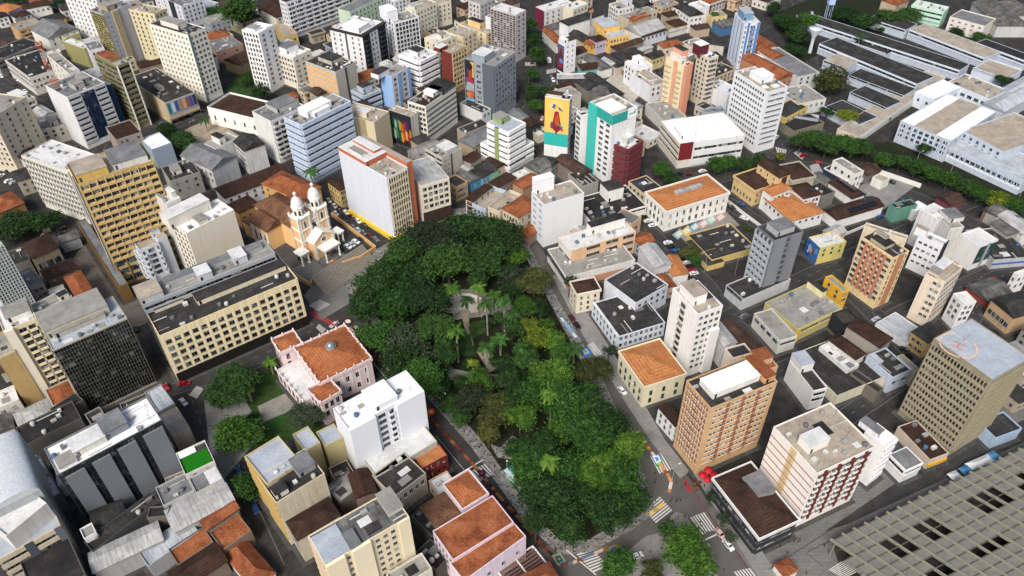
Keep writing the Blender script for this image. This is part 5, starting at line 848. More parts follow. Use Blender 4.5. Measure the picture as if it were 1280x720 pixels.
mural('portrait mural on its left flank', 'l', [('d9b050', [(.2,.7),(.32,.68),(.32,.97),(.22,.97)]), ('6b3230', ell(.19,.78,.09,.12)), ('8a4238', ell(.21,.74,.06,.08)), ('1c1a26', ell(.18,.88,.11,.07)), ('9a2a48', [(.05,.6),(.32,.57),(.3,.65),(.09,.68)]), ('9aa0a8', [(.03,.42),(.32,.42),(.31,.57),(.08,.59)]), ('c77a4a', ell(.14,.35,.1,.06)), ('b0603a', ell(.25,.37,.06,.08)), ('7aa0b8', [(.03,.23),(.32,.23),(.32,.29),(.03,.29)])], e=.09)
mural('portrait mural by the street crossing', 'l', [('3a6a9a', [(.1,.62),(.85,.62),(.85,.88),(.1,.88)]), ('7a2a32', ell(.5,.7,.26,.1)), ('4a2a3a', ell(.5,.58,.3,.08)), ('5a8ac0', ell(.55,.4,.3,.08)), ('8a2a4a', ell(.45,.26,.3,.09)), ('23203a', [(.1,.08),(.85,.08),(.85,.16),(.1,.16)])])
mural('blue painted mural wall', 'l', [('1f3f7a', [(.05,.1),(.4,.1),(.3,.8),(.1,.9)]), ('8fa8c0', ell(.3,.6,.12,.18)), ('c9a53a', ell(.45,.5,.06,.14)), ('7a4a2a', ell(.62,.45,.08,.2)), ('3f8fc0', [(.7,.5),(.95,.55),(.9,.85),(.72,.8)]), ('d9d9cf', ell(.25,.35,.06,.08))])
mural('teal and white clinic tower', 'f', [('1f6f64', [(.86,.93),(.9,.98),(.94,.985),(.93,.94),(.88,.915)]), ('1f8f84', [(.67,.93),(.84,.93),(.84,.945),(.67,.945)])], e=.16, nm='logo')
mural('posters along its front', 'f', [(c, [(x,.5),(x+.1,.5),(x+.1,.93),(x,.93)]) for x, c in ((.03,'2f6f7a'),(.15,'bfd0d4'),(.27,'3a4f8a'),(.4,'b07a5a'),(.52,'c9a07a'),(.63,'8a5a4a'),(.74,'5a4a8a'),(.86,'3a2f5a'))], e=.22, nm='poster')
f_ = foot('white neoclassical hall'); m = MB(); m.box(f_[3]*.3, f_[4]*.5-1.3, f_[5]+2.2, f_[3]*.72, f_[4]*.5+1.3, f_[5]+3.1); m.obj('skylight', roofmat('fibrolight'), find('white neoclassical hall'))
# lettering on the dark fascia of the store by the plane trees
def text(s, size, parent, M, mat, nm='lettering'):
    cu = bpy.data.curves.new(nm, 'FONT'); cu.body = s; cu.size = size; cu.extrude = .02
    o = bpy.data.objects.new(nm, cu); COL.objects.link(o); bpy.context.view_layer.update()
    me = bpy.data.meshes.new_from_object(o); bpy.data.objects.remove(o); me.materials.clear(); me.materials.append(mat)
    o = link(nm, me, parent); o.matrix_local = M; return o
f_ = foot('lettered dark fascia'); o_ = find('lettered dark fascia')
text('TH', 2.6, o_, Matrix.Translation((0, f_[4]*.28, f_[5]*.38)) @ Matrix.Rotation(-pi/2, 4, 'Z') @ Matrix.Translation((0, -.12, 0)) @ Matrix.Rotation(pi/2, 4, 'X'), plain('e0e0e0'))
# red and white lattice mast on the navy block
def lattice(t, label, top, base, h0, H_, w0, w1, cols, cat='mast', name='lattice_mast', bays=10):
    p = G(*base, h0); r = thing(name, label, cat, p)
    q = [MB(), MB()]
    for i in range(bays):
        m = q[(i//2) % 2]; za, zb = H_*i/bays, H_*(i+1)/bays; wa, wb = w0+(w1-w0)*i/bays, w0+(w1-w0)*(i+1)/bays
        A = [(s*wa, t_*wa, za) for s, t_ in ((-1,-1),(1,-1),(1,1),(-1,1))]; B = [(s*wb, t_*wb, zb) for s, t_ in ((-1,-1),(1,-1),(1,1),(-1,1))]
        for k in range(4):
            j = (k+1) % 4; m.tube(A[k], B[k], .11, n=5); m.tube(A[k], B[j], .06, n=4); m.tube(B[k], B[j], .06, n=4)
    q[0].obj('lattice_section', plain(cols[0]), r); q[1].obj('lattice_section', plain(cols[1]), r)
    for z, s in ((H_*.98, 1.4), (H_*.6, 1.2)):
        m = MB(); m.box(-s, -s, z, s, s, z+.15); m.lathe([(.7, z+.1), (.75, z+1.6), (0, z+1.7)], s*.6, s*.5, 10); m.lathe([(.5, z+.1), (.5, z+1.2), (0, z+1.3)], -s*.6, -s*.5, 8)
        m.obj('antenna_platform', plain('c98a6a'), r)
    return r
f_ = foot('white and navy glass office block')
lattice(0, 'red and white lattice antenna mast standing on the navy office block roof', None, (71,108), f_[5]-.6, 24, 1.3, .7, ('b5603a', 'd5d2cc'))
lattice(0, 'thin red and white radio mast rising behind the yellow school', None, (737,49), 0, 32, .45, .3, ('8a4a48', 'a9a4a4'), bays=14)
# ---- cathedral
def cathedral():
    A_, B_ = G(367.5,241,33), G(389,229.5,33); u = B_-A_; ang = atan2(u.y, u.x); W = u.length/.60; u.normalize()
    a0 = A_-u*W*.2-Vector((-u.y, u.x, 0))*W*.2
    r = thing('cathedral', 'peach and white twin towered cathedral with white domes above the steps', 'cathedral', (a0.x, a0.y, 0), ang)
    o2 = a0+Vector((u.x, u.y, 0))*-7; FOOT.append((o2.x, o2.y, ang, W+13, 37, 20, 'peach cathedral'))
    pe, wh, br, gl = wall('e3ba85', .25), wall('e9e4da', .2), roofmat('clay'), glassmat('dark')
    def part(nm, fn, mats, parent=r, smooth=False):
        m = MB(); fn(m); return m.obj(nm, mats, parent, smooth)
    tw = W*.40
    part('nave', lambda m: (m.box(1, tw, 0, W-1, 37, 12.5, bottom=False),), pe)
    def roofn(m): hip_roof(m, 1, tw-.5, W-1, 37, 12.51, 4.2, .5)
    part('roof', roofn, br)
    part('transept', lambda m: m.box(-7, 17, 0, W+6, 30, 11, bottom=False), pe)
    part('roof', lambda m: (hip_roof(m, -7, 17, 4, 30, 11.01, 3.4, .5, True)), br); part('roof', lambda m: hip_roof(m, W-4, 17, W+6, 30, 11.01, 3.2, .5, True), br)
    part('side_chapel', lambda m: m.box(-7, 31, 0, 1, 37, 8, bottom=False), pe); part('roof', lambda m: hip_roof(m, -7, 31, 1, 37, 8.01, 2, .4), br)
    part('pilasters', lambda m: [m.box(-7.15, y, 0, -6.9, y+.9, 11) for y in (17, 20.5, 24, 27.5, 29.2)] + [m.box(x, tw-.2, 0, x+.9, tw, 12) for x in (1.1, W-2)], wh)
    for y in (18.6, 22.2, 25.8):
        o = part('window', lambda m: (m.quad([(-7.2, y+1.3, 3), (-7.2, y, 3), (-7.2, y, 7.5), (-7.2, y+.65, 8.2), (-7.2, y+1.3, 7.5)], 0), m.box(-7.26, y-.2, 2.8, -7.0, y-.02, 8.3, 1), m.box(-7.26, y+1.32, 2.8, -7.0, y+1.5, 8.3, 1)), [gl, wh])
    for x0 in (0.0, W-tw):
        t = part('tower', lambda m: m.box(x0, 0, 0, x0+tw, tw, 21, bottom=False), pe)
        def trim(m):
            for z in (8.6, 14.5, 20.9):
                m.box(x0-.35, -.35, z, x0+tw+.35, tw+.35, z+.55)
            for cx, cy in ((x0, 0), (x0+tw, 0), (x0, tw), (x0+tw, tw)): m.box(cx-.22, cy-.22, 0, cx+.22 if cx > x0 else cx+1.1, cy+1.1 if cy < 1 else cy+.22, 20.9); m.box(cx-1.1 if cx > x0 else cx-.22, cy-.22, 0, cx+.22, cy+.22, 20.9)
            for cx, cy in ((x0, 0), (x0+tw, 0), (x0, tw), (x0+tw, tw)): m.lathe([(.5, 21.45), (.55, 22.2), (.2, 22.9), (.0, 23.4)], cx, cy, 8)
        part('cornice', trim, wh, t)
        cx, cy, b = x0+tw/2, tw/2, tw*.36
        def bel(m):
            m.lathe([(b*1.15, 21.4), (b*1.15, 25.6), (b*1.3, 25.8), (b*1.3, 26.3)], cx, cy, 8)
        part('belfry', bel, wh, t)
        part('dome', lambda m: (m.lathe([(b*1.16, 26.3), (b*1.14, 27.4), (b*1.0, 28.8), (b*.72, 30.1), (b*.35, 30.9), (.35, 31.2), (.3, 31.8), (.75, 32.2), (.8, 32.8), (.35, 33.3), (.1, 33.6), (0, 33.9)], cx, cy, 20)), plain('e2e0dc', .6), t, True)
        for k in range(8):
            a = 2*pi*(k+.5)/8; M_ = Matrix.Translation((cx, cy, 0)) @ Matrix.Rotation(a, 4, 'Z')
            part('belfry_opening', lambda m: m.quad([M_ @ Vector(p) for p in ((b*1.09, -.55, 22.2), (b*1.09, .55, 22.2), (b*1.09, .55, 24.3), (b*1.09, 0, 24.9), (b*1.09, -.55, 24.3))]), gl, t)
        part('window', lambda m: (m.quad([(cx-.6, -.05, 15.8), (cx+.6, -.05, 15.8), (cx+.6, -.05, 18.6), (cx, -.05, 19.3), (cx-.6, -.05, 18.6)], 0), m.box(cx-.95, -.12, 15.4, cx-.62, 0, 19.4, 1), m.box(cx+.62, -.12, 15.4, cx+.95, 0, 19.4, 1), m.box(cx-.95, -.12, 19.42, cx+.95, 0, 19.75, 1)), [gl, wh], t)
        part('window', lambda m: (m.quad([(cx-.8, -.05, 10), (cx+.8, -.05, 10), (cx+.8, -.05, 13), (cx-.8, -.05, 13)], 0), m.box(cx-1.1, -.1, 9.7, cx-.82, 0, 13.3, 1), m.box(cx+.82, -.1, 9.7, cx+1.1, 0, 13.3, 1)), [wall('c9a878', .2), wh], t)
    c = W/2; hw = W/2-tw
    part('centre_front', lambda m: m.box(tw, .6, 0, W-tw, tw, 17.5, bottom=False), pe)
    part('cornice', lambda m: (m.box(tw+.02, .2, 17.5, W-tw-.02, tw, 18.1), m.box(tw+.4, .4, 18.1, tw+.9, .9, 19.3), m.box(W-tw-.9, .4, 18.1, W-tw-.4, .9, 19.3)), wh)
    part('great_arch', lambda m: (m.quad([(c-1.9, .54, 11), (c+1.9, .54, 11)] + [(c+1.9*cos(pi*k/10), .54, 14.2+1.9*sin(pi*k/10)) for k in range(11)], 0),), gl)
    def ringf(m):
        for k in range(10):
            b0, b1 = pi*k/10, pi*(k+1)/10
            m.quad([(c+2.3*cos(b0), .5, 14.2+2.3*sin(b0)), (c+2.3*cos(b1), .5, 14.2+2.3*sin(b1)), (c+1.9*cos(b1), .5, 14.2+1.9*sin(b1)), (c+1.9*cos(b0), .5, 14.2+1.9*sin(b0))][::-1])
        m.box(c-2.3, .4, 11, c-1.92, .6, 14.2); m.box(c+1.92, .4, 11, c+2.3, .6, 14.2)
    part('arch_frame', ringf, wh)
    px = 2.2
    def gab(m):
        n = len(m.v); m.v += [(px,-5,0),(W-px,-5,0),(W-px,-5,9.2),(c,-5,13),(px,-5,9.2),(px,0,0),(W-px,0,0),(W-px,0,9.2),(c,0,13),(px,0,9.2)]
        m.f += [tuple(n+i for i in f) for f in ((0,1,2,3,4),(1,6,7,2),(5,0,4,9))]; m.m += [0,0,0]
    po = part('portico_gable', gab, pe)
    def gabr(m):
        for x0, x1 in ((px-.3, c), (W-px+.3, c)):
            za, zb = 9.1, 13.1; n = len(m.v)
            m.v += [(x0,-5.4,za),(x1,-5.4,zb),(x1,.3,zb),(x0,.3,za),(x0,-5.4,za+.5),(x1,-5.4,zb+.5),(x1,.3,zb+.5),(x0,.3,za+.5)]
            fs = [(0,1,5,4),(1,2,6,5),(2,3,7,6),(3,0,4,7),(4,5,6,7),(3,2,1,0)]
            if x0 > x1: fs = [f[::-1] for f in fs]
            m.f += [tuple(n+i for i in f) for f in fs]; m.m += [0]*6
        m.box(px-.2, -5.25, 0, px+1.2, -4.9, 9.1); m.box(W-px-1.2, -5.25, 0, W-px+.2, -4.9, 9.1)
    part('gable_roof', gabr, wh, po)
    part('round_window', lambda m: (m.quad([(c+1.25*cos(2*pi*k/16), -5.06, 9.3+1.25*sin(2*pi*k/16)) for k in range(16)][::1], 0), [m.quad([(c+1.9*cos(2*pi*k/16), -5.1, 9.3+1.9*sin(2*pi*k/16)), (c+1.9*cos(2*pi*(k+1)/16), -5.1, 9.3+1.9*sin(2*pi*(k+1)/16)), (c+1.25*cos(2*pi*(k+1)/16), -5.1, 9.3+1.25*sin(2*pi*(k+1)/16)), (c+1.25*cos(2*pi*k/16), -5.1, 9.3+1.25*sin(2*pi*k/16))], 1) for k in range(16)]), [gl, wh], po)
    for x0, x1, y0, h in ((c-4.2, c+4.2, -10.5, 6), (-5, -.5, -4, 5.4), (W+.5, W+4, -4, 5.4)):
        p = part('porch', lambda m: (m.box(x0, y0, h, x1, -5.02 if y0 < -6 else 1, h+.9), m.box(x0-.25, y0-.25, h+.9, x1+.25, -4.98 if y0 < -6 else 1.2, h+1.15)), plain('e4e1da'))
        for cx in (x0+.5, x1-.5): part('column', lambda m: m.lathe([(.55, 0), (.55, .4), (.42, .5), (.36, h-.5), (.5, h-.3), (.5, h-.01)], cx, y0+.6, 12), wh, p)
        part('door', lambda m: m.quad([((x0+x1)/2-1.1, -5.04 if y0 < -6 else 1-.02, .05), ((x0+x1)/2+1.1, -5.04 if y0 < -6 else .98, .05), ((x0+x1)/2+1.1, -5.04 if y0 < -6 else .98, 4.2), ((x0+x1)/2-1.1, -5.04 if y0 < -6 else .98, 4.2)]), gl, p)
cathedral()
# ---- pink palace of the park's left side
def finials(q, step=3.2, c='e0d8d6', sides='flrb'):
    m = MB()
    for s_ in sides:
        M_, W_ = side_frame(q, s_); n_ = max(2, int(W_/step))
        for i in range(n_+1):
            o = M_ @ Vector((W_*i/n_, -.1, 0)); z = q.h+.9
            m.box(o.x-.28, o.y-.28, z-.9, o.x+.28, o.y+.28, z+.1); m.lathe([(.2, z+.1), (.32, z+.5), (.12, z+1.0), (0, z+1.3)], o.x, o.y, 7)
    m.obj('finials', wall(c, .3), q.root)
PAL = H('w', 'pink and white old palace with a mottled tile hip roof and glass lantern', (640,722), (385,372), (1155,478), 13, 'dfcac8', 'w:n=5,w=1.3,h=2.6,nf=2,fl=5.6,z=1.2,gl=dark,fc=e0d8d6|vs:n=6,t=.6,c=e6dfdc,z=.3', 'w:n=7,w=1.2,h=2.6,nf=2,fl=5.6,z=1.2,gl=dark,fc=e0d8d6|vs:n=8,t=.5,c=e6dfdc,z=.3', roof='terracotta', rs='hip', rise=3.6, name='palace', cat='palace', par=1.0, ov=.05)
finials(PAL)
m = MB(); m.lathe([(1.9, PAL.h+2.0), (1.9, PAL.h+4.2), (2.1, PAL.h+4.3)], PAL.w*.5, PAL.d*.52, 10); o = m.obj('lantern', wall('8f918f'), PAL.root)
m = MB(); m.lathe([(2.0, PAL.h+4.32), (1.6, PAL.h+5.1), (.8, PAL.h+5.7), (0, PAL.h+5.9)], PAL.w*.5, PAL.d*.52, 10); m.obj('lantern_glass', plain('6d7a7c', .2, 0, .5), o)
q = H('w', 'pink palace pavilion with a clean orange roof at the far street corner', (245,415), (135,300), (468,345), 12.5, 'dfcac8', 'w:n=2,w=1.2,h=2.4,gl=dark', 'w:n=3,w=1.2,h=2.4,gl=dark', roof='terracotta', rs='hip', rise=1.4, name='palace_wing', cat='palace', par=1.0, ov=.05); finials(q)
q = H('12', 'pink palace pavilion with an orange roof beside the garden trees', (325,580), (262,515), (425,522), 12, 'dfcac8', 'w:n=3,w=1.2,h=2.4,gl=dark', 'w:n=3,w=1.2,h=2.4,gl=dark', roof='terracotta', rs='hip', rise=1.4, name='palace_wing', cat='palace', par=1.0, ov=.05); finials(q)
q = H('12', 'open arcade terrace with white balustrades along the garden side of the palace', (238,570), (112,405), (310,520), 6.5, 'dfd2d0', None, 'w:n=6,w=1.6,h=3.2,nf=1,z=.6,gl=dark', roof='pale', name='palace_terrace', cat='palace', par=1.0, ov=0, width=9); finials(q, sides='l')
# ---- bus terminal
def terminal():
    h = 7.0; A = G(1040,676,h); B = G(1280,560,h); D = G(1075,716,h)
    u = (B-A); ang = atan2(u.y, u.x)
    r = thing('bus_terminal', 'huge bus terminal roof of pale panels between olive steel ribs', 'bus terminal', (A.x, A.y, 0), ang)
    L, Dp = 150, 105
    cell = 4.5; cy = 3.3
    g = (lambda p: Vector(((p-A).x*cos(ang)+(p-A).y*sin(ang), -(p-A).x*sin(ang)+(p-A).y*cos(ang))))
    R1 = g(G(1130,632.5,h)); R2 = g(G(1237,700,h)); rd = (R2-R1).normalized()       # direction of the ribs
    k = rd.x/rd.y
    sk = lambda x, y: (x+k*y, y)
    D_ = g(D)
    ycut = lambda i: 0 if i >= 0 else min(0, i*cell*D_.y/(D_.x-k*D_.y))
    holes = set()
    for px, py in ((1123,680),(1160,685),(1163,659),(1219,637),(1239,624),(1226,686),(1250,671),(1172,714),(1240,690)): pass
    dark = []
    for (x0, y0, x1, y1) in ((1107.5,690,1135,676),(1151,667.5,1177.5,654),(1215,636,1252.5,619),(1220,690,1256,671),(1164,716,1182.5,707.5),(1274,604,1285,599)):
        dark.append((g(G(x0,y0,h)), g(G(x1,y1,h))))
    m = MB(); mh = MB(); nx, ny = int(L/cell), int(Dp/cy)
    for i in range(-12, nx):
        for j in range(ny):
            y0, y1 = -j*cy, -(j+1)*cy; x0, x1 = i*cell, (i+1)*cell
            c_ = sk((x0+x1)/2, (y0+y1)/2)
            if D_.x*c_[1]-D_.y*c_[0] < -2: continue
            isd = any(min(a.x, b.x)-cell*.1 < c_[0] < max(a.x, b.x)+cell*.1 and abs(c_[1]-(a.y+b.y)/2) < cy*.7 for a, b in dark)
            if not isd: m.quad([(*sk(x0, y1), h+.35*0), (*sk(x1, y1), h), (*sk((x1), y0), h+.0), (*sk(x0, y0), h)])
    m.obj('roof_panel_field', roofmat('termpanel'), r)['kind'] = 'stuff'
    for i in range(-12, nx+1):
        m = MB(); y_ = ycut(i); a = sk(i*cell, y_+.6); b = sk(i*cell, -ny*cy)
        if y_ < -ny*cy+3: continue
        d = Vector((b[0]-a[0], b[1]-a[1], 0)).normalized(); n_ = Vector((-d.y, d.x, 0))*.2
        P = [Vector((a[0], a[1], h-.3))-n_, Vector((a[0], a[1], h-.3))+n_, Vector((b[0], b[1], h-.3))+n_, Vector((b[0], b[1], h-.3))-n_]
        m.prism([(p.x, p.y) for p in P], h-.3, h+.75, bottom=True); m.obj('rib', wall('7e7d6e', .5), r)
    for j in range(ny+1):
        m = MB(); a = (D_.x/D_.y*-j*cy, -j*cy); b = sk(nx*cell, -j*cy); m.box(a[0], a[1]-.16, h+.02, b[0], a[1]+.16, h+.2); m.obj('crossbar', wall('4f4e44', .3), r)
    m = MB()
    for i in range(0, nx+1, 3):
        for j in range(0, ny+1, 5):
            a = sk(i*cell, -j*cy-1); m.tube((a[0], a[1], 0), (a[0], a[1], h-.31), .3, n=8)
    m.obj('posts', wall('77766a'), r)
    return r
_mc[('roof', 'termpanel')] = wall('726f69', .9)
terminal()
# ---- college and far right
def ck(label, C, L, R, h, roof='fibrodark', l='rib:c=c9d2de,gl=dark,h=1.3,e=.3', name='college_pavilion', cat='college pavilion', t='30', **k): return H(t, label, C, L, R, h, 'b2bbc7', None, l, None, roof=roof, name=name, cat=cat, par=.25, **k)
ck('longest dark roofed college pavilion nearest the far trees', (960,352), (165,92), (1005,318), 7)
ck('long dark college pavilion with a white gallery beside the beige hut', (745,420), (245,222), (850,388), 7)
ck('short dark college pavilion behind the round dark tree', (680,478), (405,372), (735,440), 6)
ck('dark college pavilion nearest the beige covered ramp', (595,540), (420,455), (655,500), 6)
ck('beige roofed college pavilion in the upper row', (1085,290), (690,152), (1190,268), 7, 'sand')
ck('dark upper college pavilion joined to the beige roofed one', (690,150), (515,85), (725,112), 6.5)
ck('black roofed college pavilion at the right edge', (1290,305), (1040,212), (1340,285), 7, 'black')
ck('dark college pavilion between the two long ones with a light courtyard', (590,275), (420,215), (650,235), 5)
ck('small square beige college hut with white fascia', (385,340), (288,295), (440,300), 6, 'sand')
ck('low white fronted college pavilion under the round dark tree', (450,625), (265,540), (560,590), 5, 'dark')
ck('small blue fenced playground house beside the corner of the college', (250,615), (130,605), (275,580), 3.5, 'blue')
H('30', 'long beige covered ramp bending across the college', (455,685), (335,655), (890,385), 5, 'c9bfa8', 'p:a=.4,b=.95,c=cfd8e2,e=.06', None, roof='sand', name='covered_ramp', cat='covered walkway')
H('30', 'white college hall at the head of the covered ramp', (830,498), (775,450), (920,418), 9, 'd3dae4', 'w:n=4', 'w:n=2', roof='white', name='college_pavilion', cat='college hall')
H('30', 'sand roofed college office with dark window panes', (1110,495), (905,405), (1190,445), 9, 'cfd6df', None, 'w:n=6,w=2.6,h=1.6,gl=green', roof='sand', name='college_pavilion', cat='college hall', clut=2)
H('30', 'low beige court building beside the beige pavilion', (1190,400), (1020,345), (1280,350), 5, 'c9d2de', None, 'rib:c=c9d2de,gl=dark', roof='sand', name='college_pavilion', cat='college hall')
GYM = H('30', 'big gymnasium with a white and beige striped roof and blue ribs', (915,705), (660,605), (1150,560), 13, 'b2bcc8', 'w:n=4', 'w:n=8,w=2,h=1.4,gl=blue|vs:n=9,t=.5,c=c3cedb', roof='sand', name='gymnasium', cat='gymnasium', par=.4)
m = MB(); m.box(.4, .4, GYM.zr+.004, GYM.w-.4, GYM.d*.3, GYM.zr+.05); m.box(.4, GYM.d*.74, GYM.zr+.004, GYM.w-.4, GYM.d-.4, GYM.zr+.05); m.obj('white_roof_band', roofmat('white'), GYM.root)
H('31', 'blue and white ribbed college block along the plane trees at the right edge', (1280,180), (830,-20), (1420,110), 9, 'b6c0cc', None, 'w:n=16,w=2.2,h=1.6,gl=dark,fl=3.6|vs:n=17,t=.5,c=a3b4c9|hs:c=dfe5ee,t=1.2,fl=3.6,z=3', roof='zinc', name='college_block', cat='college block', depth=None)
H('30', 'sand roofed gymnasium annex cut by the right edge', (1180,760), (1010,640), (1400,640), 13, 'b4bfcb', None, 'w:n=6,gl=blue', roof='sand', name='gymnasium', cat='gymnasium')
hs('30', 'grey curved shed roof at the right edge of the college', (1180,560), (1075,520), (1330,480), 8, 'b9bcc0', 'zinc', 'gable', None, name='warehouse', cat='shed')
hs('30', 'second grey shed roof behind the curved one at the right edge', (1250,490), (1150,455), (1380,420), 8, 'b9bcc0', 'zinc', 'gable', None, name='warehouse', cat='shed')
H('30', 'pale green school with stacked galleries at the top of the picture', (880,60), (712,30), (930,40), 11, 'a9cdb8', None, 'rib:c=b5d6c4,gl=dark,h=1.2,e=.5', roof='pale', name='school', cat='school', clut=2)
H('30', 'white hall with dark slit windows and a grey roof at the top right', (1085,130), (925,75), (1110,85), 10, 'd6cfc6', None, 'w:n=5,w=1.6,h=.7,nf=2,fl=3', roof='grey', name='school', cat='hall', pt=[])
hs('30', 'wide grey roofed shed at the top right corner', (1150,130), (1050,15), (1290,120), 8, 'b5b5b2', 'fibro', 'gable', None, name='warehouse', cat='warehouse')
hs('30', 'grey warehouse roof with a red band at the top right corner', (1240,80), (1160,20), (1340,60), 9, 'b9b9b6', 'fibro', 'gable', None, name='warehouse', cat='warehouse')
hs('30', 'brown tiled roof among the trees at the top', (640,25), (560,5), (720,5), 7, 'b5a48f', 'tile', 'hip')
def lathe_thing(name, label, cat, p, prof, mat, n=16):
    m = MB(); m.lathe(prof, 0, 0, n); o = m.obj(name, mat, None, True); o.location = p; return tag(o, label, cat)
lathe_thing('water_tower', 'white funnel shaped water tower among the college trees', 'water tower', G(1012,66,0), [(1.2,0),(1.0,8),(1.3,11),(4.2,16.5),(4.3,17),(0,17.2)], plain('c9cfd6'))
r = thing('water_tower', 'blue and white square water tower at the top among the trees', 'water tower', G(1034,22,0)); m = MB()
for x, y in ((-1.6,-1.6),(1.6,-1.6),(1.6,1.6),(-1.6,1.6)): m.box(x-.2, y-.2, 0, x+.2, y+.2, 10)
m.obj('legs', plain('a9b9d0'), r); m = MB(); m.box(-2.2,-2.2,10,2.2,2.2,14); m.obj('tank', plain('a9c3e4'), r)
# orange roof of the block, low far left row seen between towers
hs('30', 'orange roofed houses beside the grey curved college entrance', (45,400), (-30,330), (85,355), 9, 'a8755a', 'tile', 'gable', 'w:n=3')
hs('30', 'small house with a terracotta roof at the left of the college street', (20,300), (-40,240), (40,265), 9, 'b08a70', 'tile', 'gable', 'w:n=2')
H('30', 'grey white curved corner block with a dark roof beside the college street', (150,385), (40,245), (165,330), 10, 'c3c6c4', 'w:n=3,gl=green', 'w:n=4', roof='grey', name=SH, cat='corner building')
H('30', 'row of old white fronts with a rusty patch roof at the college corner', (150,520), (110,440), (240,465), 8, 'c9cac6', 'w:n=5', None, roof='conc', name=SH, cat='shop building', clut=6)
H('30', 'yellow old shop at the foot of the large white tower', (90,590), (60,540), (135,510), 8, 'c9b26a', 'w:n=4', None, roof='dark', name=SH, cat='shop building')
hs('30', 'low black roof between the yellow shop and the playground', (130,655), (80,600), (260,600), 5, '7d7768', 'black', None, None)
H('20', 'narrow white house with a green roof strip beside the large white tower', (1150,480), (1110,430), (1160,440), 9, 'd0d3d8', 'w:n=2', None, roof='conc', name=HS, cat='house')
hs('20', 'brick red roof behind the large white tower', (1230,330), (1150,290), (1290,310), 9, 'b07a5c', 'tile', 'gable', 'w:n=3')
hs('20', 'green walled house with an orange roof at the college street', (1260,240), (1190,170), (1290,215), 8, '9fb5a0', 'tile', 'gable', 'w:n=2')
hs('20', 'white sloped shed beside the slim blue tower', (1225,300), (1215,230), (1265,285), 7, 'd5d5d5', 'white', 'gable', None)
# ================================================================ GROUND
def groundmat(name, a, b, sc1=.12, cell=0, line=None):
    m, ns, ls, bs = newmat(name, .92, .2); w = worldpos(ns)
    x = ramp(ns, ls, noise(ns, ls, w, sc1, 6, .7), [(.35, a), (.65, b)])
    n2 = noise(ns, ls, w, 1.1, 4, .6); x = mix(ns, ls, ramp(ns, ls, n2, [(.5, (0,)*3), (.8, (.5,)*3)]), x, sc(a, .6))
    if cell:
        br = nd(ns, 'ShaderNodeTexBrick'); ls.new(w, br.inputs['Vector']); br.inputs['Scale'].default_value = 1; br.inputs['Brick Width'].default_value = cell; br.inputs['Row Height'].default_value = cell*.6
        br.inputs['Mortar Size'].default_value = .05; br.inputs['Color1'].default_value = (0,0,0,1); br.inputs['Color2'].default_value = (.3,.3,.3,1); br.inputs['Mortar'].default_value = (.8,.8,.8,1)
        x = mix(ns, ls, br.outputs[0], x, line or sc(b, .5))
    ls.new(x, bs.inputs['Base Color']); return m
def mosaicmat():
    m, ns, ls, bs = newmat('stone_mosaic', .9, .2); w = worldpos(ns)
    wv = nd(ns, 'ShaderNodeTexWave'); wv.wave_type = 'RINGS'; wv.inputs['Scale'].default_value = .2; wv.inputs['Distortion'].default_value = 22; wv.inputs['Detail'].default_value = 2; wv.inputs['Detail Scale'].default_value = 1.3; ls.new(w, wv.inputs['Vector'])
    f = ramp(ns, ls, wv.outputs[1], [(.86, (0,)*3), (.92, (1,)*3)])
    x = ramp(ns, ls, noise(ns, ls, w, .4, 5), [(.35, (.14,.135,.13)), (.65, (.25,.24,.225))])
    ls.new(mix(ns, ls, f, x, (.04,.04,.042)), bs.inputs['Base Color']); return m
ASPH = groundmat('asphalt', (.028,.028,.028), (.05,.049,.047)); COB = groundmat('cobble', (.085,.08,.073), (.13,.122,.11), .1, .5)
DARKG = groundmat('old_yard', (.018,.0175,.0165), (.048,.045,.042), .2); PAVE = groundmat('paving', (.17,.165,.155), (.27,.26,.245), .15, 1.4)
BROWNP = groundmat('brown_paving', (.09,.075,.062), (.15,.125,.105), .12, 3.5, (.22,.19,.16)); MOS = mosaicmat(); PALE = groundmat('pale_concrete', (.16,.15,.13), (.27,.25,.22), .2)
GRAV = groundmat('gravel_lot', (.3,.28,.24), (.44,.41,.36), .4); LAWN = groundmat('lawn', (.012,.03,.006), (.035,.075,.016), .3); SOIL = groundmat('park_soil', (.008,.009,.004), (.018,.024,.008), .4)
TAN = groundmat('sandy_court', (.22,.18,.13), (.32,.27,.2), .2); GREYP = groundmat('ped_paving', (.12,.118,.112), (.175,.17,.16), .08, 2.0)
WHITEP = plain('c9c7c0', .8); REDP = plain('8a2f2f', .85)
m = MB(); m.quad([(-2500,-300,0),(2500,-300,0),(2500,4500,0),(-2500,4500,0)]); struct(m.obj('ground', DARKG))
_zl = [0.0]
_pv = [.172]
def _pz(): _pv[0] += .004; return _pv[0]
def layer(name, pts, mat, kerb=0, z=None):
    _zl[0] += .002
    P = [G(x, y, 0) for x, y in pts]
    return struct(sheet(name, P, (kerb+_zl[0]*.08 if kerb else _zl[0]) if z is None else z, mat, kerb))
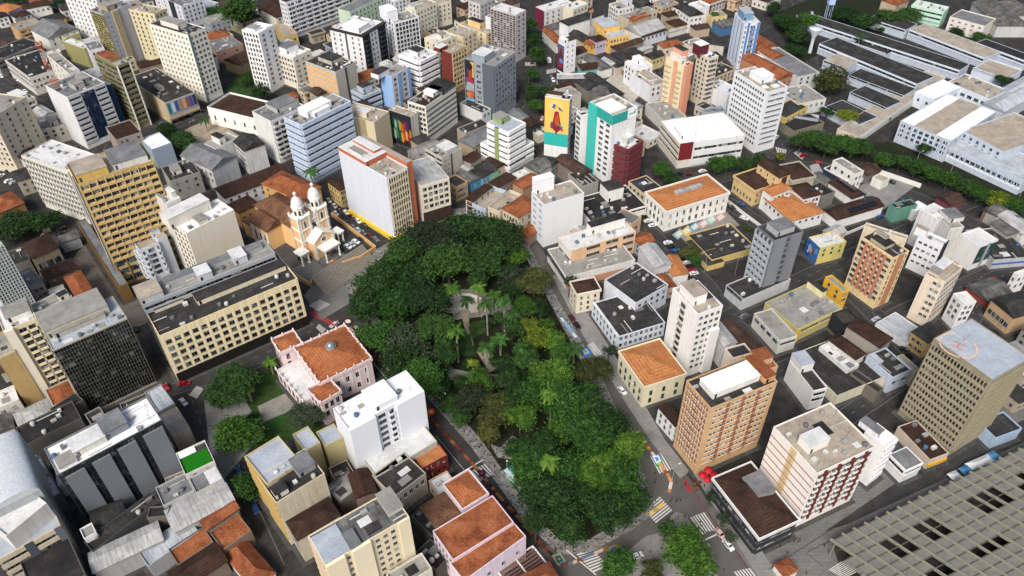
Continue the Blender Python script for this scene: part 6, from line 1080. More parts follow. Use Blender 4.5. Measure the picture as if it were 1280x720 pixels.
def roadline(pts, w, mat, name='street'):
    """a road of constant width along a centre line of photograph pixels"""
    P = [G(x, y, 0) for x, y in pts]; Lf, Rt = [], []
    for i, p in enumerate(P):
        d = (P[min(i+1, len(P)-1)]-P[max(i-1, 0)]).normalized(); n = Vector((-d.y, d.x, 0))
        Lf.append(p+n*w/2); Rt.append(p-n*w/2)
    _zl[0] += .002; m = MB(); z = _zl[0]
    for i in range(len(P)-1): m.quad([(Rt[i].x, Rt[i].y, z), (Rt[i+1].x, Rt[i+1].y, z), (Lf[i+1].x, Lf[i+1].y, z), (Lf[i].x, Lf[i].y, z)])
    struct(m.obj(name, mat)); m = MB(); zz = z+.002
    for i in range(len(P)-1):
        a, b = P[i], P[i+1]; L_ = (b-a).length; d = (b-a)/L_; n = Vector((-d.y, d.x, 0))*.06; k = 0
        while k+2.2 < L_:
            q = [a+d*k-n, a+d*(k+2.2)-n, a+d*(k+2.2)+n, a+d*k+n]; m.quad([(p.x, p.y, zz) for p in q]); k += 5.5
        for o_ in (w/2-.5, -w/2+.5):
            s_ = Vector((-d.y, d.x, 0))*o_; n2 = n*.8; q = [a+s_-n2, b+s_-n2, b+s_+n2, a+s_+n2]; m.quad([(p.x, p.y, zz) for p in q])
    struct(m.obj('road_marking', plain('8f8d86', .8))); ROADS.append((P, w))
ROADS = []
# roads
for pts, w in (([(0,360),(150,140),(210,60),(285,0)], 11), ([(140,160),(190,165),(250,145),(300,128)], 12), ([(-20,90),(60,140),(110,190)], 10), ([(-10,330),(60,300),(130,270)], 9),
               ([(680,60),(672,130),(640,200),(560,260),(480,330)], 16), ([(655,210),(705,195),(760,150)], 10), ([(780,20),(845,70),(790,130),(700,200)], 9), ([(845,70),(920,50),(960,30)], 10),
               ([(1000,0),(1030,110),(990,170),(950,205)], 14), ([(850,230),(960,205),(1060,215),(1170,260),(1290,320)], 14), ([(830,215),(905,250),(980,300),(1040,330)], 10),
               ([(790,270),(830,310),(880,355),(910,400),(960,450)], 11), ([(905,400),(1010,345),(1130,290),(1240,240)], 9), ([(960,470),(1060,430),(1130,390),(1290,320)], 9), ([(900,480),(960,440)], 8),
               ([(1040,340),(1100,400),(1180,480)], 10), ([(1200,420),(1240,350),(1290,330)], 9), ([(1000,560),(1090,500),(1180,440)], 8), ([(1270,90),(1180,40),(1100,0)], 10)): roadline(pts, w, ASPH)
roadline([(150,330),(200,430),(240,500),(270,580),(330,720)], 14, ASPH); roadline([(215,480),(300,455),(370,425),(440,380)], 13, ASPH)
layer('street', [(372,388),(402,362),(440,380),(470,420),(545,500),(600,556),(660,640),(760,705),(780,730),(640,740),(600,620),(530,540),(480,470),(430,420)], ASPH)
layer('street', [(640,285),(665,290),(700,350),(730,405),(775,480),(850,585),(900,640),(985,730),(900,740),(815,640),(785,560),(715,430),(690,375)], COB)
layer('street', [(640,690),(700,680),(800,640),(840,600),(880,640),(930,720),(640,740)], COB)
layer('pedestrian_street', [(880,640),(950,595),(1290,490),(1300,560),(1040,680),(1060,740),(960,740)], GREYP)
layer('street', [(1060,655),(1290,548),(1290,520),(1140,590),(1030,665)], ASPH)
layer('pavement', [(75,340),(125,285),(135,300),(190,400),(150,420),(90,370)], BROWNP)
# kerbed aprons round the buildings
m = MB()
for i, (x, y, a, w, d, h, lb) in enumerate(FOOT):
    M_ = Matrix.Translation((x, y, 0)) @ Matrix.Rotation(a, 4, 'Z'); e = 1.5
    P = [M_ @ Vector(p) for p in ((-e,-e,0),(w+e,-e,0),(w+e,d+e,0),(-e,d+e,0))]; m.prism([(p.x, p.y) for p in P], 0, .085+i*.0001)
struct(m.obj('pavement', groundmat('worn_kerb', (.045,.044,.042), (.09,.087,.082), .3, 1.5)))
# park block and pavements
layer('pavement', [(432,360),(470,312),(560,262),(620,256),(655,296),(700,380),(742,452),(795,560),(820,640),(790,662),(740,690),(700,694),(655,652),(590,560),(535,498),(480,425)], MOS, .13)
layer('park_soil', [(445,362),(480,318),(565,270),(615,264),(645,298),(688,380),(728,455),(782,562),(800,630),(770,655),(735,675),(700,676),(665,640),(600,548),(545,488),(490,420)], SOIL, z=.17)
layer('park_path', [(556,372),(575,362),(600,362),(660,392),(650,400),(610,395),(570,400)], PALE, z=_pz()); layer('park_path', [(596,440),(613,434),(622,460),(612,466)], TAN, z=_pz()); layer('park_path', [(560,460),(590,466),(640,470),(650,482),(600,486),(560,474)], PALE, z=_pz())
layer('park_path', [(575,385),(582,384),(592,432),(586,434)], TAN, z=_pz()); layer('park_path', [(640,545),(625,560),(612,555),(622,572),(640,575),(655,552)], MOS, z=_pz())
layer('lawn', [(584,405),(605,400),(608,415),(590,424)], LAWN, z=_pz()); layer('lawn', [(568,420),(588,418),(594,445),(572,446)], LAWN, z=_pz())
layer('pavement', [(690,345),(700,342),(745,408),(785,470),(830,548),(862,590),(850,598),(812,550),(770,485),(728,418)], PAVE, .13)
layer('pavement', [(866,590),(880,588),(905,622),(960,700),(985,740),(960,740),(905,655)], PAVE, .13)
layer('cycle_strip', [(727,403),(728.5,402),(801,514),(812,531),(880,632),(950,728),(948,730),(877,633),(800,516)], plain('5d4542', .9))
layer('red_bay', [(853,602),(857,600),(866,614),(861,616)], REDP); layer('red_bay', [(385,392),(392,388),(422,405),(420,410)], REDP)
layer('traffic_island', [(838,646),(845,640),(858,644),(868,662),(850,664),(836,655)], PAVE, .13)
layer('pavement', [(783,690),(808,670),(830,665),(880,680),(905,740),(770,740)], PAVE, .13)
layer('pavement', [(692,674),(710,676),(750,678),(742,688),(720,690),(700,686)], MOS, .13)
layer('pavement', [(577,541),(590,548),(650,618),(668,648),(660,650),(630,610)], MOS, .13)
layer('pavement', [(380,370),(395,350),(440,345),(436,380),(402,400)], GREYP)
# cathedral forecourt, steps, car park
layer('forecourt', [(345,330),(365,318),(440,300),(470,330),(440,352),(395,362),(370,350)], GREYP)
layer('car_park', [(395,248),(408,240),(470,300),(475,318),(430,318),(395,262)], ASPH)
layer('courtyard', [(225,165),(262,148),(300,170),(275,200),(235,190)], TAN)
layer('car_park', [(0,190),(30,185),(42,235),(0,240)], ASPH); layer('street', [(0,248),(95,238),(110,282),(0,300)], DARKG)
layer('gravel_lot', [(752,104),(772,90),(808,108),(792,128),(766,124)], GRAV)
layer('car_park', [(1070,235),(1110,215),(1145,232),(1105,262)], PAVE); layer('school_yard', [(845,292),(905,262),(925,282),(860,305)], PAVE)
layer('empty_plot', [(752,352),(812,330),(820,352),(765,375)], groundmat('weedy_plot', (.06,.07,.03), (.16,.14,.1), .6))
layer('garden', [(300,480),(345,455),(410,520),(420,560),(330,570),(270,520)], LAWN); layer('garden_path', [(322,508),(365,488),(378,505),(330,530)], PALE); layer('garden_path', [(255,500),(300,490),(330,540),(280,600),(262,560)], PAVE)
layer('lawn', [(330,528),(352,518),(358,530),(338,540)], plain('244d17', .95)); layer('garden', [(300,90),(330,95),(320,122),(280,112)], LAWN)
layer('lawn', [(960,20),(1010,0),(1120,0),(1150,50),(1080,40),(1000,80)], SOIL); layer('lawn', [(1000,165),(1130,180),(1290,235),(1290,262),(1140,215),(1010,190)], SOIL); layer('school_yard', [(1010,30),(1280,80),(1280,170),(1060,180)], DARKG)
# painted markings
def zebra(t, A, B, Cc, D, n, name='crosswalk'):
    """n stripes from A towards B, each reaching from the line AB to the line DC"""
    A, B, Cc, D = [G(*TP(t, p), 0) for p in (A, B, Cc, D)]; _zl[0] += .002; z = max(.1, _zl[0]); m = MB()
    for i in range(n):
        f0, f1 = (i+.2)/n, (i+.75)/n; p = [A.lerp(B, f0), A.lerp(B, f1), D.lerp(Cc, f1), D.lerp(Cc, f0)]
        P = [(v.x, v.y, z) for v in p]
        if (p[1]-p[0]).cross(p[2]-p[0]).z < 0: P = P[::-1]
        m.quad(P)
    return struct(m.obj(name, WHITEP))
zebra('23', (690,125), (770,95), (825,180), (735,210), 7); zebra('23', (655,390), (722,458), (803,395), (738,322), 7); zebra('23', (888,430), (962,400), (1020,485), (950,515), 6)
zebra('23', (320,610), (410,705), (480,675), (405,585), 8); zebra('13', (1070,200), (1145,158), (1195,208), (1120,248), 6); zebra('12', (262,90), (315,118), (372,82), (318,58), 7)
zebra('12', (440,208), (500,185), (542,218), (490,245), 6); zebra('12', (300,200), (330,230), (352,208), (315,180), 6); zebra('22', (375,288), (405,270), (452,330), (420,350), 5); zebra('22', (320,335), (350,325), (365,345), (335,360), 3)
zebra('33', (300,690), (380,735), (450,700), (365,648), 9); zebra('23', (1105,700), (1190,680), (1230,730), (1140,745), 6); zebra('20', (65,312), (120,312), (120,330), (65,330), 8); zebra('20', (172,350), (222,342), (222,362), (172,372), 7)
zebra('31', (35,15), (95,30), (90,48), (45,45), 6); zebra('31', (205,110), (250,95), (285,160), (235,170), 7); zebra('31', (125,45), (150,35), (185,60), (170,80), 5); zebra('02', (945,535), (985,555), (1020,505), (985,490), 6); zebra('21', (25,560), (75,560), (95,600), (40,605), 6)
def stripe(t, a, b, w=.25, mat=None, name='road_line'):
    a, b = G(*TP(t, a), 0), G(*TP(t, b), 0); n = (b-a).normalized(); n = Vector((-n.y, n.x, 0))*w/2; _zl[0] += .001; m = MB(); z = max(.1, _zl[0])
    m.quad([(p.x, p.y, z) for p in (a-n, b-n, b+n, a+n)]); return struct(m.obj(name, mat or WHITEP))
stripe('13', (1045,195), (1135,140), .5); stripe('23', (955,545), (1020,515), .5); stripe('23', (270,590), (420,715), .4); stripe('12', (590,380), (740,560), .2); stripe('13', (900,20), (1040,190), .15)
stripe('33', (0,690), (330,480), .25, plain('4a4a48')); stripe('33', (200,600), (660,370), .2, plain('3a3a39')); stripe('33', (190,605), (270,670), .2, plain('4a4a48'))
# ---- steps and terrace walls
def box_thing(name, label, cat, pts, z0, z1, mat, thick=.35):
    """a wall of thickness thick standing along a line of photograph pixels"""
    m = MB(); P = [G(x, y, 0) for x, y in pts]
    for a, b in zip(P, P[1:]):
        n = (b-a).normalized(); n = Vector((-n.y, n.x, 0))*thick/2; m.prism([((a-n).x, (a-n).y), ((b-n).x, (b-n).y), ((b+n).x, (b+n).y), ((a+n).x, (a+n).y)], z0, z1)
    return tag(m.obj(name, mat), label, cat)
box_thing('terrace_wall', 'ochre parapet wall around the car park beside the cathedral', 'wall', [(415,270),(470,312),(452,324),(428,332)], 0, 2.2, wall('c49a68'), .6)
box_thing('terrace_wall', 'ochre terrace wall left of the cathedral steps', 'wall', [(338,322),(358,338),(388,358),(392,352)], 0, 2.0, wall('b58f62'), .6)
box_thing('fence', 'white balustrade fence along the street beside the neoclassical hall', 'fence', [(905,250),(928,268),(955,288)], 0, 1.8, wall('d6d3cc'), .3)
box_thing('fence', 'white balustrade fence in front of the long solar hall', 'fence', [(1037,302),(1062,292),(1085,282)], 0, 1.6, wall('d6d3cc'), .3)
box_thing('garden_wall', 'long mossy stone wall of the hospital garden at the top', 'wall', [(247,18),(275,30),(306,45)], 0, 4, wall('8a8664'), .8)
box_thing('garden_wall', 'white wall along the upper side of the empty gravel lot', 'wall', [(770,88),(778,92),(812,112)], 0, 4, wall('d2cfc8'), .5)
box_thing('garden_wall', 'brown earth wall inside the empty gravel lot', 'wall', [(774,91),(804,110),(806,118)], 0, 3, wall('7d6348'), .5)
box_thing('fence', 'row of white gate posts along the street below the round tree', 'fence', [(55,292),(64,289)], 0, 2.4, wall('cfccc4'), .6)
box_thing('garden_wall', 'pale car park wall beside the plane tree avenue', 'wall', [(1068,232),(1098,217),(1150,235)], 0, 2.5, wall('d6d4ce'), .4)
m = MB()
P = [G(*p, 0) for p in ((395,362),(440,352),(478,318),(470,330))]
a, b = G(398,360,0), G(462,318,0); dn = (G(425,372,0)-G(405,352,0)).normalized(); n_st = 9
for i in range(n_st):
    q_ = dn*(i*1.35-6); z = (n_st-i)*.26
    p0, p1 = a+q_, b+q_; p2, p3 = p1+dn*1.351, p0+dn*1.351
    m.prism([(p0.x, p0.y), (p1.x, p1.y), (p2.x, p2.y), (p3.x, p3.y)], .0, z)
struct(m.obj('stone_steps', wall('7a7468', .9)))
# park amphitheatre and other built things in the park
def amphitheatre():
    c = G(580,393,0); r = thing('amphitheatre', 'small curved white amphitheatre with tiered benches under the palms', 'amphitheatre', c)
    for k in range(5):
        m = MB(); R0, R1 = 3+k*1.3, 3+(k+1)*1.3; z = .3+.4*k
        for i in range(18):
            a0, a1 = radians(10+i*9), radians(10+(i+1)*9)
            m.prism([(R0*cos(a0), R0*sin(a0)), (R1*cos(a0), R1*sin(a0)), (R1*cos(a1), R1*sin(a1)), (R0*cos(a1), R0*sin(a1))], .0, z)
        m.obj('tier', wall('b9b2a4'), r)
    m = MB()
    for i in range(18):
        a0, a1 = radians(10+i*9), radians(10+(i+1)*9); m.prism([(9.5*cos(a0), 9.5*sin(a0)), (10.1*cos(a0), 10.1*sin(a0)), (10.1*cos(a1), 10.1*sin(a1)), (9.5*cos(a1), 9.5*sin(a1))], 0, 3.0)
    m.obj('back_wall', wall('dcd8ce'), r)
amphitheatre()
r = thing('kiosk', 'small teal roofed kiosk at the park edge near the crossing', 'kiosk', G(645,602,0), radians(128)); m = MB(); m.box(-4,-1.3,0,4,1.3,2.7); m.obj('body', wall('a9c9c4'), r); m = MB(); m.box(-4.5,-1.8,2.7,4.5,1.8,2.95); m.obj('roof', plain('2f9a8a'), r); m = MB(); m.box(-4.5,.2,2.95,4.5,1.8,3.1); m.obj('roof_strip', plain('b9c3c6'), r)
r = thing('pergola', 'white slatted pergola beside the pink palace at the bottom', 'pergola', G(655,712,4), radians(35)); 
m = MB(); m.box(-7,-5,-.4,7,-4.6,.0); m.box(-7,4.6,-.4,7,5,0); m.box(-7,-4.6,-.4,-6.6,4.6,0); m.box(6.6,-4.6,-.4,7,4.6,0); m.box(-.2,-4.6,-.4,.2,4.6,0); m.obj('frame', wall('d9d4cc'), r)
m = MB(); [m.box(-6.6+.0, -4.4+i*1.1, -.3, -.2, -3.95+i*1.1, .08) for i in range(8)]; [m.box(.2, -4.4+i*1.1, -.3, 6.6, -3.95+i*1.1, .08) for i in range(8)]; m.obj('slats', wall('6d5046'), r)
m = MB(); [m.box(x-.15, y-.15, -4, x+.15, y+.15, -.4) for x in (-6.8, 0, 6.8) for y in (-4.8, 4.8)]; m.obj('posts', wall('cfcac0'), r)
r = thing('kiosk', 'small brick red roofed booth on the grey pedestrian street near the terminal', 'kiosk', G(980,716,0), radians(25)); m = MB(); m.box(-2.6,-2.2,0,2.6,2.2,3.0); m.obj('body', wall('d6d0c8'), r); m = MB(); hip_roof(m,-2.6,-2.2,2.6,2.2,3.003,1.1,.3); m.obj('roof', roofmat('tile'), r)
for i, (x, y, c_, lb) in enumerate(((1222,583,'d5d8da','white market tent at the upper end of the terminal front'),(1204,593,'3f7fa8','blue market tent beside the terminal front'),(1190,600,'cfd3d6','pale grey market tent nearest the terminal corner'),(1238,575,'4a86b0','blue market tent next to the white tent at the terminal front'))):
    r = thing('market_tent', lb, 'market tent', G(x, y, 0), radians(22)); m = MB(); a_ = 5.5 if i == 0 else 2
    m.v += [(-a_,-1.6,2.5),(a_,-1.6,2.5),(a_,1.6,2.5),(-a_,1.6,2.5),(-a_*.3,0,3.6),(a_*.3,0,3.6)]; m.f += [(0,1,5,4),(1,2,5),(2,3,4,5),(3,0,4),(3,2,1,0)]; m.m += [0]*5; m.obj('canopy', plain(c_), r)
    m = MB(); [m.box(x_-.06, y_-.06, 0, x_+.06, y_+.06, 2.5) for x_ in (-a_+.1, a_-.1) for y_ in (-1.5, 1.5)]; m.obj('poles', plain('8a8d90'), r)
# ---- flower carpets
def carpet(label, pts, c, inner=()):
    _zl[0] += .001; P = [G(x, y, 0) for x, y in pts]; cen = sum(P, Vector())/len(P); m = MB(); mats = [plain(c, .95)]
    P = [p-cen for p in P]
    if sum(P[i].x*P[(i+1) % len(P)].y-P[(i+1) % len(P)].x*P[i].y for i in range(len(P))) < 0: P = P[::-1]
    m.prism([(p.x, p.y) for p in P], 0, .03, 0)
    for k, (f, c2) in enumerate(inner): mats.append(plain(c2, .95)); m.prism([(p.x*f, p.y*f) for p in P], .03+.01*k, .04+.01*k, k+1)
    o = m.obj('flower_carpet', mats); o.location = (cen.x, cen.y, _zl[0]+.004); return tag(o, label, 'flower carpet')
def circ(x, y, rx, ry, n=14): return [(x+rx*cos(2*pi*i/n), y+ry*sin(2*pi*i/n)) for i in range(n)]
carpet('round black and brown flower carpet with a white star on the left street', circ(435,402,7,4.6), '2a1712', ((.85,'4a2418'),(.5,'d9d4ca')))
carpet('red and gold flower carpet panel beside the park near the palace', [(449,424),(457,420),(465,427),(457,432)], '7a1f1c', ((.6,'c9a03a'),(.3,'8a1f1c')))
carpet('bright blue flower carpet with a gold disc on the right street crossing', [(725,436),(733,434),(740,442),(730,447)], '2f86cf', ((.55,'d8d4c0'),(.35,'b08a30')))
carpet('blue and white flower carpet over the lower right crossing', [(813,569),(824,568),(828,578),(820,582)], '3a6fb0', ((.75,'dcdcd8'),(.4,'4a86c9')))
carpet('green flower carpet panel below the blue and white one', [(818,579),(826,575),(830,581),(821,584)], '3f8f48', ((.5,'9fbf60'),))
carpet('gold bordered flower carpet with a dark figure at the bottom crossing', [(690,695),(700,691),(708,703),(697,708)], 'b5a06a', ((.8,'3f8a88'),(.5,'2a2a30'),(.25,'c07a3a')))
carpet('gold flower carpet with a blue centre at the lower end of the park', [(757,687),(770,680),(775,684),(762,690)], 'b58a3a', ((.6,'2f6fc0'),))
carpet('white and red flower carpet cross beside the palace street', circ(487,460,4.2,3.2), 'c9c4bc', ((.6,'b02a3a'),(.25,'e0e0dc')))
carpet('red and orange flower carpet burst in front of the white office tower', circ(539,515,6,5), '9a2a18', ((.75,'c9622a'),(.4,'e0b070')))
carpet('dark blue flower carpet square on the left street crossing', [(597,590),(604,587),(608,593),(600,597)], '1c2438', ((.5,'8a2a3a'),))
carpet('long strip of blue white and orange flower carpet on the right street', [(700,398),(702,397),(721,421),(719,423)], 'c9d0d8', ((.6,'4a78c0'),))
def carpet_strip(label, pts, cols, w=1.1):
    P = [G(x, y, 0) for x, y in pts]; m = MB(); mats = [plain(c, .95) for c in cols]; k = 0; rnd = random.Random(label)
    for a, b in zip(P, P[1:]):
        L_ = (b-a).length; n = max(1, int(L_/1.3)); d = (b-a)/n; s = Vector((-d.y, d.x, 0)).normalized()*w/2
        for i in range(n):
            q0, q1 = a+d*i, a+d*(i+.97); m.prism([((q0-s).x, (q0-s).y), ((q1-s).x, (q1-s).y), ((q1+s).x, (q1+s).y), ((q0+s).x, (q0+s).y)], _zl[0]-.02, _zl[0]+.03, rnd.randrange(len(cols)))
    return tag(m.obj('flower_carpet_strip', mats), label, 'flower carpet')
carpet_strip('long winding red and orange flower carpet strip down the left street', [(440,408),(455,428),(470,446),(486,462),(510,488),(545,530),(575,563),(598,588),(612,606),(632,630),(655,655),(676,680),(690,694)], ['6d3220','8a4a2a','55231a','96683c','3d221a'])
carpet_strip('white and orange flower carpet strip along the bottom crossing', [(700,704),(716,704),(732,696),(748,690),(760,684)], ['b5a088','8a5a34','c9c4b8','5a6a80','7a3c34','9a8468'])
carpet_strip('orange flower carpet strip through the lower right crossing', [(803,548),(812,562),(822,576),(834,592),(839,603),(836,616)], ['b5764a','c9905a','9a4a2a','cfc4b0'], 1.1)
carpet_strip('yellow brown flower carpet strip over the park side crossing', [(812,643),(822,636),(830,630)], ['a88a4a','c9a860','6d5a30'], 1.4)
carpet_strip('blue white and green flower carpet strip near the parked cars on the right street', [(702,398),(711,410),(720,422)], ['d5d9de','4a7fc9','6da88a','e0e0e0'], 1.4)
carpet_strip('coloured flower carpet strip on the cathedral steps', [(413,326),(426,336),(438,345)], ['c9a070','a83a2a','d9d0c0','8a5a6a'], 2.2)
print('zl', _zl[0]); P_ = [(845,290),(858,283),(872,278),(886,272),(900,266),(914,272)]
for i, (x, y, c_, nm) in enumerate(((848,291,'7f96a8','grey blue'),(858,287,'b8a860','mustard'),(868,282,'5f8fb0','bright blue'),(879,278,'b08a96','faded pink'),(889,273,'7faab5','pale turquoise'),(900,270,'a87f86','dusty rose'))):
    carpet(f'{nm} court painting on the school yard beside the neoclassical hall', [(x-8,y+3),(x+2,y-5),(x+9,y+1),(x-1,y+9)], c_, ((.6,'c2c0a8'),))['category'] = 'court painting'
# ================================================================ LOW HOUSES FILLING THE BLOCKS
def rect_pts(f): 
    M_ = Matrix.Translation((f[0], f[1], 0)) @ Matrix.Rotation(f[2], 4, 'Z'); return [M_ @ Vector(p) for p in ((0,0,0),(f[3],0,0),(f[3],f[4],0),(0,f[4],0))]
def sat(A, B, gap=0):
    for R in (A, B):
        for i in range(2):
            ax = (R[i+1]-R[i]).normalized(); a = [p.dot(ax) for p in A]; b = [p.dot(ax) for p in B]
            if max(a) < min(b)+gap or max(b) < min(a)+gap: return False
    return True
def near_road(p, r):
    for P, w in ROADS:
        for a, b in zip(P, P[1:]):
            d = b-a; t = max(0, min(1, (p-a).dot(d)/d.dot(d)))
            if (a+d*t-p).length < w/2+r: return True
    return False
def inpoly(x, y, P):
    c = False
    for i in range(len(P)):
        (x0, y0), (x1, y1) = P[i], P[i-1]
        if (y0 > y) != (y1 > y) and x < (x1-x0)*(y-y0)/(y1-y0)+x0: c = not c
    return c
ZONES = [([(0,20),(120,0),(200,0),(215,120),(130,180),(60,250),(0,250)], 38), ([(150,0),(640,0),(640,220),(440,230),(330,110),(200,110)], 40), ([(640,0),(960,0),(930,140),(800,200),(640,240)], 40), ([(700,210),(800,190),(930,215),(1060,215),(1290,330),(1290,560),(1180,600),(960,470),(850,420),(720,330)], 24), ([(0,280),(90,260),(140,350),(60,420),(0,400)], 34), ([(0,440),(140,500),(60,560),(0,560)], 35), ([(50,580),(340,600),(340,720),(30,720)], 32), ([(330,590),(640,600),(640,720),(300,720)], 35)]
NOGO = [[(752,104),(772,86),(812,108),(792,130),(766,126)],[(1064,235),(1110,211),(1150,232),(1105,268)],[(838,295),(905,255),(930,282),(860,310)],[(222,165),(262,145),(305,170),(280,205),(235,195)],[(752,352),(812,328),(825,352),(765,378)],[(393,245),(412,236),(475,300),(480,322),(430,320)],[(0,185),(32,180),(45,240),(0,245)],[(380,320),(470,300),(480,330),(440,385),(340,370)],[(295,85),(335,90),(330,125),(275,115)],[(190,150),(260,150),(262,205),(190,195)],[(0,255),(72,255),(80,305),(0,310)],[(430,360),(470,312),(560,262),(620,256),(655,296),(830,640),(740,690),(655,655),(530,500)],[(985,150),(1290,240),(1290,285),(985,205)],[(65,330),(130,280),(200,410),(150,425)],[(640,340),(700,340),(930,720),(760,720)],[(380,372),(450,380),(700,720),(620,720)],[(640,0),(690,0),(700,150),(640,150)],[(875,195),(980,185),(985,215),(880,222)]]
def short(lb):
    w = lb.split(); k = next((i for i, t in enumerate(w) if i > 1 and t in ('with','beside','behind','in','under','at','on','near','of','between','below','right','left','carrying','squeezed','rising','above','along','cut','joined','standing','next','cutting','facing','wrapped','crowded','from','by','inside','across','reaching','stepping','over','attached','among')), len(w)); return ' '.join(w[:min(k, 7)])
FR = random.Random(5); used = set(); LM = list(FOOT); nf_ = 0
RT_ = [('brown','dark brown tiled'),('fibrodark','charcoal sheet'),('fibro','grey corrugated'),('tile','rusty tiled'),('fibrolight','pale metal'),('dark','black flat'),('conc','stained concrete'),('pale','white washed'),('fibrobrown','brown sheet'),('grey','mottled grey')]
WC = ['cfcac0','b9b2a4','d6d0c2','a99e8c','c9b79a','8f8b84','d9d7d2','b5a58f','9aa0a4','c4a98c']
for zone, ang_ in ZONES:
    xs = [p[0] for p in zone]; ys = [p[1] for p in zone]
    for tr_ in range(520):
        x, y = FR.uniform(min(xs), max(xs)), FR.uniform(min(ys), max(ys))
        if not inpoly(x, y, zone) or any(inpoly(x, y, z) for z in NOGO): continue
        big = tr_ < 160; w, d, h = FR.uniform(11, 19) if big else FR.uniform(6, 10), FR.uniform(9, 16) if big else FR.uniform(5.5, 9), FR.uniform(4.5, 9.5)
        p = G(x, y, 0); a = radians(ang_+FR.uniform(-5, 5)); F_ = (p.x, p.y, a, w, d, h, '')
        A = rect_pts(F_); c_ = sum(A, Vector())/4
        if any(sat(A, rect_pts(f), .3) for f in FOOT if (Vector((f[0], f[1], 0))-p).length < f[3]+f[4]+30): continue
        if any(near_road(q, .8) for q in A+[c_]): continue
        near = min(LM, key=lambda f: (sum(rect_pts(f), Vector())/4-c_).length-min(f[3], f[4])*.4)
        rf = FR.sample(RT_, len(RT_)); lb = None
        for rk, rn in rf:
            lb = f"{'low' if big else 'small'} {rn} roofed {'building' if big else 'house'} beside the {short(near[6])}"
            if lb not in used and len(lb.split()) <= 16: break
            lb = None
        if not lb: continue
        used.add(lb); nf_ += 1
        flat_ = rk in ('dark','conc','pale','grey'); px = lambda v: ((v.x, v.y))
        q = Bld(); wc = FR.choice(WC)
        # H() wants picture corners: give it the projected roof corners
        def proj(v):
            r_ = v-Vector((0, 0, CAM_H)); zc = r_.dot(FW); return (640+FPX*r_.dot(RT)/zc, 360-FPX*r_.dot(UP)/zc)
        T3 = [proj(Vector((A[i].x, A[i].y, h))) for i in (0, 3, 1)]
        H('X', lb, *T3, h, wc, 'w:n=%d' % max(1, int(w/3.2)), 'w:n=%d' % max(1, int(d/3.4)), 'w:n=%d' % max(1, int(d/3.4)), roof=rk, rs=None if flat_ else FR.choice(['gable', 'gable', 'hip']), name='house' if not big else 'low_building', cat='house' if not big else 'low building', clut=3 if flat_ else 0, g=.9, dirt=FR.uniform(.4, 1.0), par=FR.choice([.5, .8]))
print('fillers', nf_)
# ================================================================ TREES
def leafmat(name, a, b, c):
    m, ns, ls, bs = newmat(name, .75, .15); w = worldpos(ns)
    n1 = noise(ns, ls, w, .55, 2, .5); n2 = noise(ns, ls, w, 2.6, 2, .6)
    oi = ns.new('ShaderNodeObjectInfo'); ad = nd(ns, 'ShaderNodeMath', operation='MULTIPLY_ADD'); ls.new(oi.outputs['Random'], ad.inputs[0]); ad.inputs[1].default_value = .26; ls.new(n1, ad.inputs[2])
    ad2 = nd(ns, 'ShaderNodeMath', operation='MULTIPLY_ADD'); ls.new(n2, ad2.inputs[0]); ad2.inputs[1].default_value = .4; ls.new(ad.outputs[0], ad2.inputs[2])
    ls.new(ramp(ns, ls, ad2.outputs[0], [(.52, a), (.8, b), (1.05, c)]), bs.inputs['Base Color'])
    return m
LEAF = {'dark': leafmat('leaf_dark', (.005,.016,.005), (.014,.038,.009), (.038,.085,.017)), 'mid': leafmat('leaf_mid', (.007,.022,.005), (.019,.055,.009), (.046,.112,.018)),
        'bright': leafmat('leaf_bright', (.012,.036,.005), (.036,.088,.01), (.09,.17,.022)), 'yellow': leafmat('leaf_yellow', (.025,.05,.005), (.075,.11,.01), (.17,.2,.018)),
        'brown': leafmat('leaf_brown', (.012,.017,.005), (.034,.043,.011), (.075,.082,.022)), 'grey': leafmat('leaf_grey', (.008,.015,.007), (.019,.031,.015), (.042,.06,.03))}
BARK = plain('4a4038', .9); PBARK = plain('8b857a', .9)
def crown_mesh(seed, nl=46, lobes=7, flat=.72, lsz=.095, per=62):
    """unit crown: leaf faces in clumps over an uneven, lobed volume"""
    rs = np.random.RandomState(seed)
    lc = rs.normal(size=(lobes, 3)); lc /= np.linalg.norm(lc, axis=1)[:, None]; lc *= rs.uniform(.3, .62, (lobes, 1)); lc[:, 2] = lc[:, 2]*.55+.06
    lr = rs.uniform(.34, .52, lobes); V = []; F = []
    for l in range(lobes):
        cl = rs.normal(size=(nl, 3)); cl /= np.linalg.norm(cl, axis=1)[:, None]; cl[:, 2] = np.where(cl[:, 2] < -.35, -cl[:, 2], cl[:, 2])
        cl = lc[l]+cl*lr[l]*rs.uniform(.72, 1.1, (nl, 1))
        for c in cl:
            k = rs.randint(per//2, per); r = rs.uniform(.075, .15)
            p = rs.normal(size=(k, 3))*r*np.array([1, 1, .6])+c
            nrm = rs.normal(size=(k, 3))*.75+np.array([0, 0, .55])+(p-lc[l])*1.4; nrm /= np.linalg.norm(nrm, axis=1)[:, None]
            t = np.cross(nrm, rs.normal(size=(k, 3))); t /= np.linalg.norm(t, axis=1)[:, None]; b_ = np.cross(nrm, t)
            s_ = rs.uniform(.55, 1.15, (k, 1))*lsz*.62
            n0 = len(V); q = np.stack([p-t*s_, p-b_*s_*.55, p+t*s_, p+b_*s_*.55], 1).reshape(-1, 3); q[:, 2] *= flat/.72
            V.extend(map(tuple, q)); n0 = len(V)-4*k; F.extend((n0+4*i, n0+4*i+1, n0+4*i+2, n0+4*i+3) for i in range(k))
    me = bpy.data.meshes.new('crown'); me.from_pydata(V, [], F); me.materials.append(LEAF['mid']); return me
